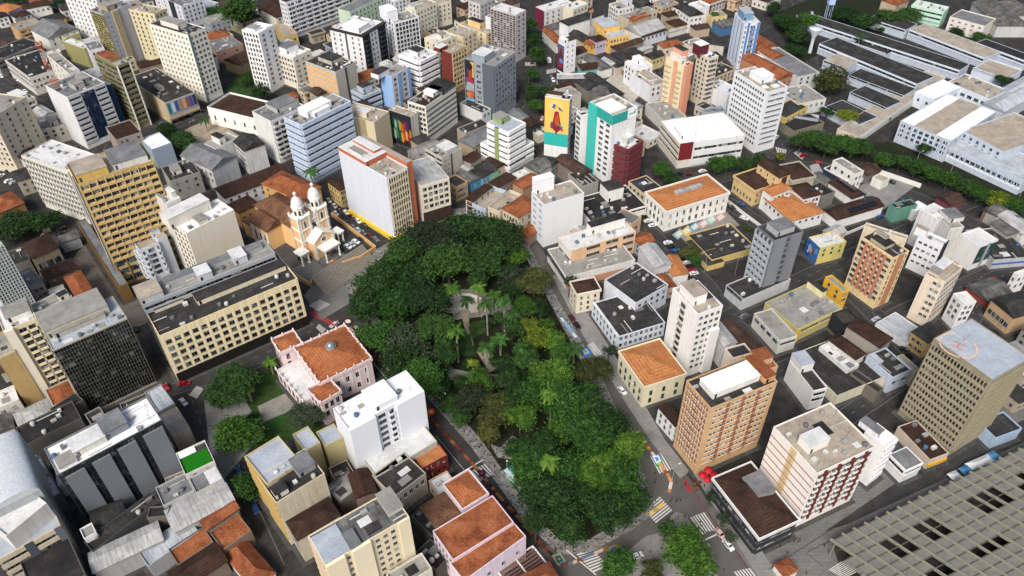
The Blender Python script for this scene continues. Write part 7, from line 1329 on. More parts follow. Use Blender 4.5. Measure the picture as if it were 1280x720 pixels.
CROWN = [crown_mesh(s, 22, lb, fl_, .105, 40) for s, lb, fl_ in ((1,8,.7),(2,7,.8),(3,9,.66),(4,6,.85),(5,8,.75),(6,10,.62))]
SMALL = [crown_mesh(s, 12, 5, .9, .17, 26) for s in (11, 12, 13)]
def trunk_mb(h, r, seed):
    rnd = random.Random(seed); m = MB(); p = Vector((0, 0, 0)); hh = h*.5
    pts = [Vector((0, 0, -.1)), Vector((rnd.uniform(-.3,.3), rnd.uniform(-.3,.3), hh*.5)), Vector((rnd.uniform(-.5,.5), rnd.uniform(-.5,.5), hh))]
    m.tube(pts[0], pts[1], r*.055+.1, r*.045+.08, 8); m.tube(pts[1], pts[2], r*.045+.08, r*.036+.06, 8)
    for k in range(5):
        a = 2*pi*k/5+rnd.uniform(-.4, .4); e = pts[2]+Vector((cos(a)*r*.5, sin(a)*r*.5, h*.26*rnd.uniform(.6, 1.1))); m.tube(pts[2], e, r*.028+.05, .04, 6)
    return m
_tk = {}
_tn = [0]
def tree(x, y, rpx, kind, label, H_=None, group=None, cat='tree', name='broadleaf_tree', flat=None, small=False):
    _tn[0] += 1; i = _tn[0]; g0 = G(x, y, 0); r = rpx*(g0-Vector((0,0,CAM_H))).length*.93/FPX
    h = H_ or max(4.5, r*1.55)
    if group: h *= .82+.4*((i*29) % 17)/17
    p = G(x, y, h*.66); p.z = 0
    o = thing(name, label, cat, p, (i*2.4) % 6.28, group)
    c = link('crown', (SMALL if small or r < 3.2 else CROWN)[i % (3 if small or r < 3.2 else 6)], o); c.location = (0, 0, h*.66); zs = min(r*1.02, h*.42); c.scale = (r*1.18, r*1.18, max(zs, r*.62))
    c.material_slots[0].link = 'OBJECT'; c.material_slots[0].material = LEAF[kind]
    k = (round(h), round(r)); 
    if k not in _tk: _tk[k] = trunk_mb(h, r, i).mesh('trunk', BARK)
    link('trunk', _tk[k], o); return o
P1 = 'dark broadleaf tree in the dense canopy at the upper end of the park'; P1g = 'trees of the upper park canopy'
for x, y, r, k in ((500,318,30,'dark'),(538,300,34,'grey'),(585,285,32,'dark'),(625,300,28,'dark'),(468,350,28,'dark'),(515,350,34,'dark'),(560,330,32,'dark'),(605,325,30,'dark'),(455,382,25,'dark'),(495,385,34,'mid'),(535,378,28,'dark'),(480,420,28,'mid'),(515,430,36,'grey'),(545,412,22,'dark'),(500,455,26,'dark'),(535,470,30,'mid'),(560,440,18,'dark'),(612,283,20,'dark')): tree(x, y, r, k, P1, 17, P1g)
for x, y, r, k in ((548,482,16,'dark'),(562,505,15,'dark'),(578,478,12,'dark'),(572,522,14,'dark'),(625,452,14,'dark'),(612,398,8,'dark'),(640,362,15,'dark'),(548,398,12,'dark'),(556,382,10,'dark'),(628,398,10,'dark'),(585,458,9,'dark'),(650,470,14,'dark'),(600,350,16,'dark'),(630,335,14,'dark'),(555,462,9,'dark'),(645,560,14,'dark'),(618,480,10,'dark')): tree(x, y, r, k, 'small dark tree filling the shaded middle of the park', 9, 'dark understory trees of the park')
for x, y, r, k, lb in ((648,318,18,'bright','bright green tree at the park edge beside the upper right street'),(640,345,20,'grey','grey green tree behind the palms in the middle of the park'),(668,352,22,'brown','olive brown tree at the right park edge above the yellow green trees'),(676,385,13,'dark','slim dark cypress like tree at the right park edge'),(654,382,17,'bright','bright lime tree behind the tall palms'),(684,405,10,'bright','small lime tree beside the dark cypress at the park edge'),(672,425,20,'yellow','yellow green tree in the middle of the right park edge'),(690,428,19,'bright','bright green tree right of the yellow one at the park edge'),(660,408,13,'yellow','small yellow tree left of the yellow green crown'),(702,440,15,'mid','mid green tree beside the big dark palm at the street'),(640,412,16,'dark','dark tree among the palms in the park middle'),(655,448,20,'dark','dark tree between the palms and the lower canopy'),
                       (600,478,18,'bright','bright green tree at the lower left of the bare tan court'),(592,500,22,'grey','grey green tree on the left park edge facing the white office tower'),(622,512,24,'brown','large olive yellow tree on the left park edge'),(610,540,16,'brown','smaller olive tree at the left edge above the round mosaic'),(640,475,16,'dark','dark tree right of the lime tree in the park'),(742,466,24,'brown','brown green tree leaning over the right street by the customs museum'),(712,352,8,'grey','small dark street tree in front of the cream red roofed house'),(762,438,9,'grey','small grey street tree at the corner of the pale blue school')): tree(x, y, r, k, lb, 13)
P2 = 'large green tree in the rounded canopy of the lower park'; P2g = 'trees of the lower park canopy'
for x, y, r, k in ((690,470,24,'bright'),(665,495,26,'mid'),(708,500,30,'mid'),(740,505,28,'dark'),(650,520,20,'bright'),(700,535,26,'bright'),(735,545,28,'mid'),(765,530,24,'dark'),(780,560,24,'bright'),(670,560,24,'mid'),(660,590,26,'mid'),(700,590,30,'mid'),(745,585,32,'bright'),(780,600,28,'mid'),(690,630,38,'dark'),(740,625,30,'mid'),(765,640,30,'dark'),(715,655,26,'dark'),(790,625,20,'dark'),(670,650,18,'dark'),(645,490,14,'dark'),(755,610,22,'yellow')): tree(x, y, r, k if k != 'yellow' else 'bright', P2, 17, P2g)
OT = [(20,282,26,'dark','big round dark tree at the left edge under the chapel',10),(52,276,20,'dark','right half of the dark tree pair below the yellow trimmed chapel',10),(290,482,28,'dark','dark round tree in the palace garden behind the crossing',12),(272,497,17,'mid','lower green tree at the left side of the palace garden',10),(292,538,30,'bright','broad green tree above the garden path near the palace steps',12),(383,518,20,'grey','grey green tree between the palace and the white office tower',10),(412,506,9,'bright','small bright tree beside the palace orange roof',7),(307,610,19,'mid','green tree leaning on the ochre street side of the stained block',12),(336,455,9,'dark','small dark tree at the palace terrace end',6),(316,522,9,'dark','dark shrub tree on the garden lawn by the steps',6),
      (205,165,15,'dark','dark tree left of the sandy courtyard by the museum',11),(225,176,17,'dark','broad dark tree behind the pale blue hall',11),(243,188,13,'mid','green tree beside the sandy courtyard path',10),(302,14,22,'dark','tall dark conifer group tree behind the garden wall at the top',26),(272,16,13,'mid','rounded green tree beside the tall dark tree at the top',9),(325,114,13,'dark','round dark tree at the foot of the cream block',10),(310,100,10,'mid','loose green tree on the lawn behind the round dark tree',8),(22,0,12,'dark','dark tree at the very top left corner',9),(80,5,12,'dark','dark tree behind the white brown roofed house at the top left',10),
      (660,30,12,'dark','topmost dark tree of the tree lined street',14),(664,50,13,'dark','second dark tree from the top of the tree lined street',14),(672,68,13,'dark','lowest tree of the tall dark row on the tree lined street',14),(666,92,9,'mid','lone round tree on the street island above the crossing',9),(664,110,8,'dark','upper tree of the cluster below the street island',9),(676,114,11,'dark','right tree of the cluster below the street island',10),(662,123,10,'dark','left tree of the cluster beside the portrait slab street',10),(672,132,10,'mid','lowest tree of the cluster beside the mural tower',10),(695,108,5,'bright','small bright bush beside the portrait mural tower',4),
      (824,212,13,'mid','green tree at the foot of the maroon office',10),(838,224,11,'mid','lower green tree between the maroon office and the neoclassical hall',9),(895,206,12,'mid','leftmost tree of the row in front of the white store',11),(910,204,13,'mid','second tree of the row in front of the white store',11),(930,205,11,'dark','third tree of the row in front of the white store',10),(950,201,11,'dark','fourth tree of the row at the white tower foot',10),(975,196,7,'yellow','small yellowish tree at the crossing beside the mansion',7),
      (1002,178,13,'dark','left end tree of the plane tree clump behind the mansion',11),(1018,172,15,'mid','second tree from the left in the plane tree clump',12),(1034,182,15,'dark','middle tree of the plane tree clump',12),(1050,178,14,'mid','fourth tree of the plane tree clump',12),(1066,183,14,'mid','fifth tree of the plane tree clump by the ramp',11),(1082,184,12,'dark','right end tree of the plane tree clump',11),
      (1106,200,11,'mid','first tree of the avenue along the ribbed college block',10),(1126,201,12,'dark','second tree of the avenue along the ribbed college block',10),(1146,208,13,'mid','third tree of the avenue along the ribbed college block',10),(1166,217,13,'mid','fourth tree of the avenue along the ribbed college block',10),(1186,224,13,'mid','fifth tree of the avenue along the ribbed college block',10),(1205,233,13,'dark','sixth tree of the avenue along the ribbed college block',10),(1224,242,12,'mid','seventh tree of the avenue along the ribbed college block',10),(1246,250,13,'yellow','yellowish tree near the right end of the avenue',10),(1272,258,13,'mid','last avenue tree at the right edge of the picture',10),(1155,186,8,'dark','dark tree against the gymnasium wall',8),
      (1040,100,23,'brown','big round dark tree in the college yard',13),(1060,147,13,'yellow','round yellow green tree in the college yard',9),(1034,140,9,'dark','small dark tree beside the yellow green college tree',7),(985,28,15,'mid','college tree at the upper left of the pavilions',11),(1000,44,15,'dark','dark college tree above the funnel water tower',11),(992,62,11,'dark','dark tree left of the funnel water tower',10),(1010,26,13,'mid','college tree beside the square water tower',11),(970,10,10,'dark','dark tree at the top beside the far street',10),(1058,18,15,'dark','dark tree behind the first college pavilion',11),(1080,26,17,'dark','large dark tree behind the second college pavilion',12),(1108,20,14,'dark','dark tree at the top above the beige pavilion',11),(1136,20,14,'dark','dark tree left of the pale green school',11),(1196,42,10,'dark','dark tree in front of the white slit window hall',7),(1222,47,11,'dark','tree under the grey warehouse roofs at the top right',7),(1255,100,9,'dark','bare dark tree at the edge beside the sand roofed college hall',8),
      (860,315,12,'brown','brownish tree among the parked cars on the sloping street',8),(868,326,10,'mid','green tree below the brownish one on the sloping street',7),(888,622,8,'grey','thin street tree nearest the red umbrellas',7),(904,648,9,'grey','thin street tree in front of the dark glass corner building',7),(914,672,8,'grey','lowest thin street tree beside the parked white cars',7),
      (832,664,12,'dark','small dark tree beside the traffic island at the bottom',9),(862,694,32,'bright','big bright green tree at the bottom right of the park plaza',14),(776,708,23,'mid','mottled green tree at the bottom edge below the park',12),(815,714,14,'brown','yellow brown tree at the bottom edge between two green ones',10),(740,28,0,'mid','',0)]
for x, y, r, k, lb, h in OT:
    if r: tree(x, y, r, k, lb, h)
for x, y, r, k, lb in ((1108,148,5,'dark','left dark bush in the lower college courtyard'),(1113,98,4,'mid','second dark bush in the upper college courtyard'),(1127,103,4,'dark','right bush in the lower college courtyard'),(1170,50,4,'mid','bush between the beige pavilion galleries'),(1100,37,5,'mid','bush beside the upper beige college wall'),(785,340,5,'mid','scrubby bush in the empty plot behind the tan office'),(800,352,4,'mid','low bush at the lower end of the empty plot'),(745,340,4,'bright','bright bush on the white wall end beside the tan office'),(437,455,6,'mid','shrub at the palace corner toward the park'),(555,690,0,'mid',''),(1230,340,0,'mid',''),(935,285,5,'mid','shrub at the white balustrade by the low ochre school'),(340,590,4,'bright','bright garden bush beside the stained block')):
    if r: tree(x, y, r, k, lb, 3.2, name='bush', cat='bush', small=True)
# palms
def frond_mb(L, rnd, droop):
    m = MB(); n = 9; pts = [Vector((L*t*(1-.12*t), 0, L*(.42*t-droop*t*t))) for t in [i/n for i in range(n+1)]]
    for i in range(n):
        a, b = pts[i], pts[i+1]; w = L*.16*(1-abs(i/n-.45)*1.1)+.05
        for s in (-1, 1):
            m.quad([a, b, b+Vector((w*.35, s*w, -w*.45)), a+Vector((w*.5, s*w*.95, -w*.5))][::s]); 
    return m
def palm_crown(seed, L, n):
    rnd = random.Random(seed); m = MB()
    for k in range(n):
        a = 2*pi*k/n+rnd.uniform(-.15, .15); f = frond_mb(L*rnd.uniform(.85, 1.1), rnd, rnd.choice([.35, .6, .85, 1.05])); m.add(f, Matrix.Rotation(a, 4, 'Z'))
    return m
PALM = [palm_crown(s, 4.2, 17).mesh('fronds', LEAF['mid']) for s in (1, 2, 3)]
_pt = {}
def palm(x, y, h, kind, label, s=1.0):
    p = G(x, y, h); p.z = 0; o = thing('palm_tree', label, 'palm tree', p, (x*7.3+y) % 6)
    k = round(h)
    if k not in _pt:
        m = MB(); m.lathe([(.42, -.1), (.34, h*.15), (.38, h*.5), (.26, h*.85), (.2, h*.9)], 0, 0, 9); _pt[k] = m.mesh('trunk', PBARK)
        m = MB(); m.lathe([(.22, h*.9), (.24, h*.95), (.14, h+.1)], 0, 0, 8); _pt[-k] = m.mesh('crownshaft', LEAF['bright'])
    t = link('trunk', _pt[k], o); link('crownshaft', _pt[-k], o)
    c = link('fronds', PALM[int(x+y) % 3], o); c.location = (0, 0, h); c.scale = (s, s, s); c.material_slots[0].link = 'OBJECT'; c.material_slots[0].material = LEAF[kind]
for x, y, h, k, s, lb in ((565,358,18,'bright',1.05,'tall palm with yellow tips left of the amphitheatre'),(597,358,16,'bright',.95,'tall palm with yellow tips above the amphitheatre'),(617,366,17,'bright',.9,'lime palm right of the amphitheatre palms'),(584,374,15,'dark',.9,'dark palm standing in front of the amphitheatre'),(608,378,18,'dark',1.0,'dark palm right of the amphitheatre stage'),(630,374,18,'mid',1.0,'palm at the right end of the tall palm group'),(570,412,18,'bright',1.05,'tallest pale trunk palm below the amphitheatre'),(625,422,16,'mid',1.0,'palm beside the bare tan court'),(608,432,17,'mid',1.0,'palm growing through the bare tan court'),(591,452,9,'yellow',.7,'short yellow palm at the foot of the tan court'),(718,434,9,'dark',1.1,'big dark palm over the street at the blue flower carpet'),(651,432,13,'mid',.9,'palm between the tan court and the yellow green trees'),(640,392,15,'dark',.9,'dark palm behind the lime trees'),
                          (689,490,19,'bright',1.0,'bright palm rising out of the lower park canopy'),(687,575,18,'bright',.95,'bright palm in the left part of the lower park canopy'),(388,213,14,'mid',1.1,'tall palm between the cathedral and the light blue office'),(328,10,10,'dark',1.2,'dark fan palm behind the white villa at the top'),(1076,44,11,'dark',1.0,'palm in the college courtyard'),(255,149,8,'mid',.8,'small palm at the museum courtyard edge'),(306,466,0,'mid',1,''),(337,452,7,'bright',.8,'small bright palm by the palace terrace'),(310,488,6,'yellow',.6,'yellowish small palm behind the dark garden tree'),(894,16,9,'mid',.9,'far palm at the top beside the white shops'),(212,124,7,'mid',.7,'small palm in front of the painted poster shop')):
    if h: palm(x, y, h, k, lb, s)
# ================================================================ VEHICLES
bpy.context.view_layer.update(); DG = bpy.context.evaluated_depsgraph_get()
def car_parts():
    b = MB()
    prof = [(-2.1,.28),(2.1,.28),(2.13,.62),(1.95,.8),(1.05,.93),(.45,1.42),(-1.15,1.45),(-1.8,.98),(-2.08,.9)]
    for s in (-1, 1): pass
    n = len(prof); k = 0
    for y, ins in ((-.86, 0), (.86, 0)):
        for x, z in prof: b.v.append((x, y*(.8 if z > 1.2 else 1.0), z))
    b.f.append(tuple(range(n))); b.f.append(tuple(range(2*n-1, n-1, -1))); b.m += [0, 0]
    for i in range(n): j = (i+1) % n; b.f.append((j, i, n+i, n+j)); b.m.append(0)
    g = MB()
    g.quad([(1.0,-.74,.97),(1.0,.74,.97),(.5,.64,1.38),(.5,-.64,1.38)]); g.v = [(x+.03, y, z+.02) for x, y, z in g.v]
    g.quad([(-1.72,.74,1.03),(-1.72,-.74,1.03),(-1.2,-.64,1.42),(-1.2,.64,1.42)])
    for s in (-1, 1): g.quad([(.85,s*.865,.98),(.36,s*.73,1.36),(-1.05,s*.73,1.38),(-1.55,s*.865,1.0)][::s])
    w = MB(); w.tube((0, -.1, 0), (0, .1, 0), .31, n=12)
    l = MB(); l.box(-.03, -.2, -.07, .03, .2, .07)
    return b, g, w, l
_b, _g, _w, _l = car_parts(); CARM = (_b.mesh('car', plain('cfd0d2', .3, 0, .5, .05)), _g.mesh('window_glass', glassmat('dark')), _w.mesh('wheel', plain('15151a', .8)), _l.mesh('headlight', plain('e6e4dc', .2)))
CC = {'white': 'dfe0e0', 'silver': 'a9adb0', 'black': '101114', 'grey': '5d6266', 'red': '8f1420', 'dark red': '4a1018', 'blue': '1d3f7a', 'teal grey': '3a4c50', 'pinkish': 'c9aaa4', 'dark': '25282c'}
def car(x, y, deg, col, label, s=1.0, group=None):
    o = link('parked_car', CARM[0]); p = G(x, y, 0); o.location = (p.x, p.y, .15); o.rotation_euler = (0, 0, radians(deg)); o.scale = (s, s, s)
    o.material_slots[0].link = 'OBJECT'; o.material_slots[0].material = plain(CC[col], .3, 0, .5)
    tag(o, label, 'car', group); link('window_glass', CARM[1], o)
    for wx in (-1.32, 1.32):
        for wy in (-.8, .8): link('wheel', CARM[2], o, (wx, wy, .31))
    for wy in (-.6, .6): link('headlight', CARM[3], o, (2.1, wy, .66))
    return o
def V_(q, z='v'): return TP(z, q)
row = [((890,95),'white','topmost white car in the line beside the small yellow house'),((950,150),'silver','silver car between the white and black ones beside the small yellow house'),((1000,180),'black','black car at the corner of the small yellow house'),((960,225),'silver','silver car alone in the lane behind the cathedral car park wall'),((1060,215),'white','white car at the upper end of the row under the white screen wall'),((1045,252),'black','black car beside the white one under the white screen wall'),((1118,262),'dark red','dark red car in the row under the white screen wall'),((1185,300),'white','white car beside the yellow awning'),((1255,345),'black','black car in front of the yellow awning'),((1062,322),'teal grey','teal grey car first in the lane along the ochre car park wall'),((1137,362),'grey','grey car second in the lane along the ochre car park wall'),((1185,392),'silver','silver car third in the lane along the ochre car park wall'),((1237,418),'grey','grey car fourth in the lane along the ochre car park wall'),((1300,448),'dark red','dark red car fifth in the lane along the ochre car park wall'),((1360,482),'grey','last grey car in the lane at the ochre wall corner')]
for q, c, lb in row: car(*V_(q), -52 if q[0] > 1040 and q[1] > 300 else -58, c, lb)
for q, c, lb in (((965,468),'dark red','dark red car beside the cathedral porch'),((1010,488),'grey','grey car in front of the dark red one at the cathedral porch'),((1040,582),'dark','dark car at the left end of the row inside the ochre car park wall'),((1080,557),'white','white car second in the row inside the ochre car park wall'),((1120,538),'silver','silver car in the middle of the row inside the ochre car park wall'),((1160,508),'white','white car right of the silver one inside the ochre car park wall'),((1200,486),'black','black car at the right end of the row inside the ochre car park wall'),((880,190),'black','black car beside the right cathedral tower')): car(*V_(q), -35, c, lb)
J = lambda q: TP('j', q)
for q, c, lb in (((185,25),'white','white car at the top of the sloping street row'),((208,50),'black','black car below the top white one on the sloping street'),((232,76),'blue','blue car above the brownish tree on the sloping street'),((280,133),'black','black car under the brownish tree on the sloping street'),((308,160),'white','white car between two dark ones on the sloping street'),((330,182),'dark','dark car above the red one on the sloping street'),((345,207),'red','bright red car on the sloping street'),((357,230),'white','lowest white car of the sloping street row')): car(*J(q), 15, c, lb)
T_ = lambda t, q: TP(t, q)
for t, q, dg, c, lb in (('21',(645,355),20,'dark','dark car at the far corner of the neoclassical hall'),('21',(655,368),20,'black','black car beside the dark one near the neoclassical hall'),('21',(680,390),20,'white','upper white car beside the neoclassical hall front'),('21',(703,412),20,'white','lower white car beside the neoclassical hall front'),('21',(665,498),30,'silver','silver car on the ledge beside the white annex'),('21',(1100,325),-60,'dark','dark car at the orange roofed hall side street'),('21',(1160,376),-35,'white','white car behind the white balustrade'),
    ('22',(300,157),-66,'dark red','dark red car parked on the right street beside the park'),('22',(325,193),-66,'black','black car behind the dark red one on the right street'),('22',(550,520),-62,'white','white car driving past the customs museum'),('23',(1038,515),-60,'pinkish','pinkish car parked by the dark glass corner building'),('23',(1080,572),-62,'white','white car parked below the pinkish one'),('23',(622,625),20,'white','white police car on the plaza between the bottom trees'),('02',(920,576),-45,'white','white car at the crossing left of the palace garden'),('02',(925,483),10,'red','small red car at the dark corner of the cream office'),
    ('00',(905,605),25,'black','black car on the street in front of the painted posters'),('00',(966,577),25,'white','white car on the street below the teal striped tower'),('00',(1003,561),25,'dark','dark car ahead of the white one below the striped tower'),('00',(1062,577),25,'silver','silver car beside the long white museum'),('01',(8,165),60,'white','white car at the left side of the car park by the picture edge'),('01',(50,132),60,'dark','dark car in the car park at the picture edge'),('01',(90,155),60,'silver','silver car in the upper row of the left car park'),('01',(45,190),60,'white','white car in the lower row of the left car park'),('01',(70,198),60,'silver','silver car at the end of the lower row in the left car park'),('01',(305,452),40,'dark','dark car on the street below the round tree at the left'),
    ('00',(10,386),-55,'white','white car at the left edge on the upper left street'),('00',(55,380),-55,'black','black car on the upper left street'),('00',(90,402),-55,'white','white car in the middle of the upper left street'),('00',(170,420),-55,'silver','silver car beside the billboard theatre'),('00',(186,455),-55,'white','white car behind the lattice mast building'),('20',(205,405),-80,'white','white van beside the clustered street trees'),('20',(720,488),20,'dark red','dark red car in the gravel lot lane'),
    ('31',(175,62),30,'red','red car at the crossing by the plane tree clump'),('32',(680,315),-40,'dark','dark car beside the ochre house near the helipad tower'),('32',(700,345),-40,'black','black car in the shade of the helipad tower'),('31',(560,370),20,'blue','blue car beside the long solar hall'),('31',(790,400),0,'dark','')):
    if lb: car(*T_(t, q), dg, c, lb, 1.15 if 'van' in lb else 1.0)
_cl = set(); CR = random.Random(8); nc = 0
for P, w in ROADS:
    for a, b in zip(P, P[1:]):
        L_ = (b-a).length; d = (b-a)/max(L_, .1); n_ = Vector((-d.y, d.x, 0)); k = 8.0
        while k < L_-6:
            sd_ = CR.choice((-1, 1)); q_ = a+d*k+n_*sd_*(w/2-1.3); k += CR.uniform(7, 22)
            r_ = q_-Vector((0, 0, CAM_H)); zc = r_.dot(FW); X_, Y_ = 640+FPX*r_.dot(RT)/zc, 360-FPX*r_.dot(UP)/zc
            if not (8 < X_ < 1272 and 8 < Y_ < 712) or nc > 70: continue
            if any(sat([q_+Vector((dx, dy, 0)) for dx, dy in ((-2,-2),(2,-2),(2,2),(-2,2))], rect_pts(f)) for f in FOOT if abs(f[0]-q_.x)+abs(f[1]-q_.y) < 160): continue
            hit = S.ray_cast(DG, Vector((0, 0, CAM_H)), (q_+Vector((0, 0, 1))-Vector((0, 0, CAM_H))).normalized())
            if hit[0] and (hit[1]-Vector((0, 0, CAM_H))).length < (q_-Vector((0, 0, CAM_H))).length-6: continue
            nr = short(min(FOOT, key=lambda f: (sum(rect_pts(f), Vector())/4-q_).length-min(f[3], f[4])*.4)[6])
            for c in CR.sample(list(CC), len(CC)):
                lb = f'{c} car parked along the street beside the {nr}'
                if lb not in _cl and len(lb.split()) < 17: break
            else: continue
            _cl.add(lb); nc += 1; car(X_, Y_, math.degrees(atan2(d.y, d.x))+CR.choice((0, 180)), c, lb)
print('street cars', nc)
tr = thing('delivery_truck', 'white box truck on the tree lined street above the crossing', 'truck', G(686,78,0), radians(100)); m = MB(); m.box(-2.6,-1.1,.8,1.4,1.1,3.1); m.obj('cargo_box', plain('dcdcda'), tr); m = MB(); m.box(1.5,-1,.5,3.0,1,2.3); m.obj('cab', plain('d5d6d8'), tr); m = MB(); m.quad([(3.02,-.8,1.3),(3.02,.8,1.3),(3.02,.8,2.1),(3.02,-.8,2.1)]); m.obj('windscreen', glassmat('dark'), tr)
for wx in (-1.6, 2.1):
    for wy in (-.95, .95): o = link('wheel', CARM[2], tr, (wx, wy, .42)); o.scale = (1.35,)*3
# ================================================================ STREET FURNITURE
def umbrella(x, y, c, label, group=None):
    o = thing('parasol', label, 'parasol', G(x, y, 0), x % 3, group); m = MB(); m.tube((0,0,0),(0,0,2.6),.05,n=6); m.obj('pole', plain('d0d0d0'), o); m = MB(); n = 8; R_ = 1.45
    for i in range(n):
        a0, a1 = 2*pi*i/n, 2*pi*(i+1)/n; m.quad([(R_*cos(a0),R_*sin(a0),2.15),(R_*cos(a1),R_*sin(a1),2.15),(0,0,2.85)]); m.quad([(R_*cos(a0),R_*sin(a0),1.95),(R_*cos(a1),R_*sin(a1),1.95),(R_*cos(a1),R_*sin(a1),2.15),(R_*cos(a0),R_*sin(a0),2.15)])
    m.obj('canopy', plain(c), o); m = MB(); m.lathe([(.45,0),(.45,.12),(.1,.14)],0,0,10); m.obj('base', plain('6d6d6d'), o)
for x, y, lb in ((877,598.5,'red parasol nearest the park street at the corner building'),(884.5,592.5,'rearmost red parasol by the tan apartment block'),(883,603.5,'front red parasol at the corner building'),(891.5,598.5,'red parasol touching the dark corner building side')): umbrella(x, y, 'b5121f', lb, 'red parasols at the corner')
def table_set(x, y, label):
    o = thing('cafe_table', label, 'cafe table', G(x, y, 0), 0, 'cafe tables beside the red parasols'); m = MB(); m.lathe([(.05,0),(.05,.7),(.55,.72),(.55,.76),(0,.77)],0,0,12); m.obj('table', plain('6d4a30'), o)
    for k in range(3): a = 2*pi*k/3; m = MB(); m.box(.85*cos(a)-.2,.85*sin(a)-.2,0,.85*cos(a)+.2,.85*sin(a)+.2,.45); m.box(1.02*cos(a)-.2,1.02*sin(a)-.2,.45,1.02*cos(a)+.2,1.02*sin(a)+.2,.85); m.obj('chair', plain('5a3a26'), o)
for x, y, lb in ((867.5,606,'brown cafe table left of the red parasols'),(872.5,604,'brown cafe table in front of the left red parasol'),(871.5,611,'lowest brown cafe table near the street')): table_set(x, y, lb)
def lamp(x, y, h, label, globe=False, name='street_lamp', cat='street lamp'):
    o = thing(name, label, cat, G(x, y, 0), radians(20)); m = MB(); m.tube((0,0,0),(0,0,h),.11,.07,7)
    if not globe: m.tube((0,0,h-.05),(1.6,0,h+.35),.05,n=5)
    m.obj('pole', plain('a5a8a8' if name == 'street_lamp' else '8f8878'), o); m = MB()
    if globe: m.lathe([(.05,h),(.3,h+.2),(.32,h+.4),(.1,h+.65),(0,h+.68)],0,0,10)
    else: m.box(1.3,-.14,h+.3,2.1,.14,h+.45)
    m.obj('lamp_head', plain('d9dad6'), o)
for x, y, h, lb, g_ in ((546,497,7,'lamp post on the park pavement opposite the white office tower',True),(558,508,7,'second lamp post on the park pavement opposite the white office tower',True),(634,590,6,'lamp post beside the teal kiosk',True),(602,398,6,'lamp post right of the amphitheatre stage',True),(880,340,9,'pole lamp beside the low ochre school',False),(1076,263,9,'pole lamp in the paved car park',False),(1142,211,10,'tall lamp leaning over the avenue trees left of the ribbed block',False),(1186,220,10,'lamp pole in the middle of the avenue by the ribbed block',False),(1272,250,10,'lamp pole at the right end of the avenue',False),(783,500,8,'lamp post at the customs museum street side',False),(735,398,7,'lamp post on the pavement of the pale blue school',False),(840,600,8,'lamp post at the park side of the lower right crossing',False),(905,640,8,'lamp post by the dark glass corner building',False)): lamp(x, y, h, lb, g_)
lamp(1119,333,9,'leaning wooden utility pole behind the striped yellow tower', False, 'utility_pole', 'utility pole'); lamp(918,345,10,'wooden utility pole on the sloping street corner', False, 'utility_pole', 'utility pole')
# ================================================================ PEOPLE
def person_mesh(pose):
    sk = {'hip':(0,0,.92,.15,.105),'waist':(0,0,1.1,.135,.095),'chest':(0,0,1.32,.165,.11),'neck':(0,0,1.49,.06,.06),'head':(0,.02,1.62,.1,.105),'top':(0,.01,1.73,.075,.08)}
    st = .16 if pose == 1 else .04
    for s, n in ((-1,'l'),(1,'r')):
        sk['th'+n]=(s*.1,st*s*.4,.85,.085,.085); sk['kn'+n]=(s*.11,st*s,.48,.06,.06); sk['an'+n]=(s*.11,st*s*1.2-.02,.08,.045,.045); sk['to'+n]=(s*.12,st*s*1.2+.15,.04,.04,.035)
        sk['sh'+n]=(s*.2,0,1.4,.06,.06); sk['el'+n]=(s*.26,-st*s*.6-.02,1.12,.045,.045); sk['wr'+n]=(s*.27,(.22 if pose == 2 else -st*s*.5+.06),1.0 if pose == 2 else .88,.035,.035); sk['ha'+n]=(s*.27,(.3 if pose == 2 else -st*s*.4+.08),1.02 if pose == 2 else .79,.035,.03)
    names = list(sk); E_ = [('hip','waist'),('waist','chest'),('chest','neck'),('neck','head'),('head','top')]
    for n in 'lr': E_ += [('hip','th'+n),('th'+n,'kn'+n),('kn'+n,'an'+n),('an'+n,'to'+n),('chest','sh'+n),('sh'+n,'el'+n),('el'+n,'wr'+n),('wr'+n,'ha'+n)]
    me = bpy.data.meshes.new('sk'); me.from_pydata([sk[n][:3] for n in names], [(names.index(a), names.index(b)) for a, b in E_], [])
    o = bpy.data.objects.new('sk', me); COL.objects.link(o); bpy.context.view_layer.objects.active = o
    md = o.modifiers.new('s', 'SKIN'); 
    for i, n in enumerate(names): v = me.skin_vertices[0].data[i]; v.radius = sk[n][3:]; v.use_root = (n == 'hip')
    o.modifiers.new('u', 'SUBSURF').levels = 1; bpy.context.view_layer.update()
    r = bpy.data.meshes.new_from_object(o.evaluated_get(bpy.context.evaluated_depsgraph_get())); bpy.data.objects.remove(o)
    r.materials.clear()
    for c in ('2a2c34','8f8f94','b07a5c','1c1512'): r.materials.append(plain(c))
    for p in r.polygons:
        z = p.center.z; x = abs(p.center.x)
        p.material_index = 3 if z > 1.68 or (z > 1.58 and p.center.y < -.02) else 2 if z > 1.47 or (x > .22 and z < 1.08) else 1 if z > .93 else 3 if z < .09 else 0
        p.use_smooth = True
    r.name = 'person'; return r
PM = [person_mesh(k) for k in (0, 1, 2)]
SHIRT = {'dark': '1c1d22', 'white': 'd9d9d9', 'red': 'a01c22', 'blue': '2f4f8f', 'grey': '77797c', 'yellow': 'c9a02a', 'orange': 'c9662a'}
_pn = [0]
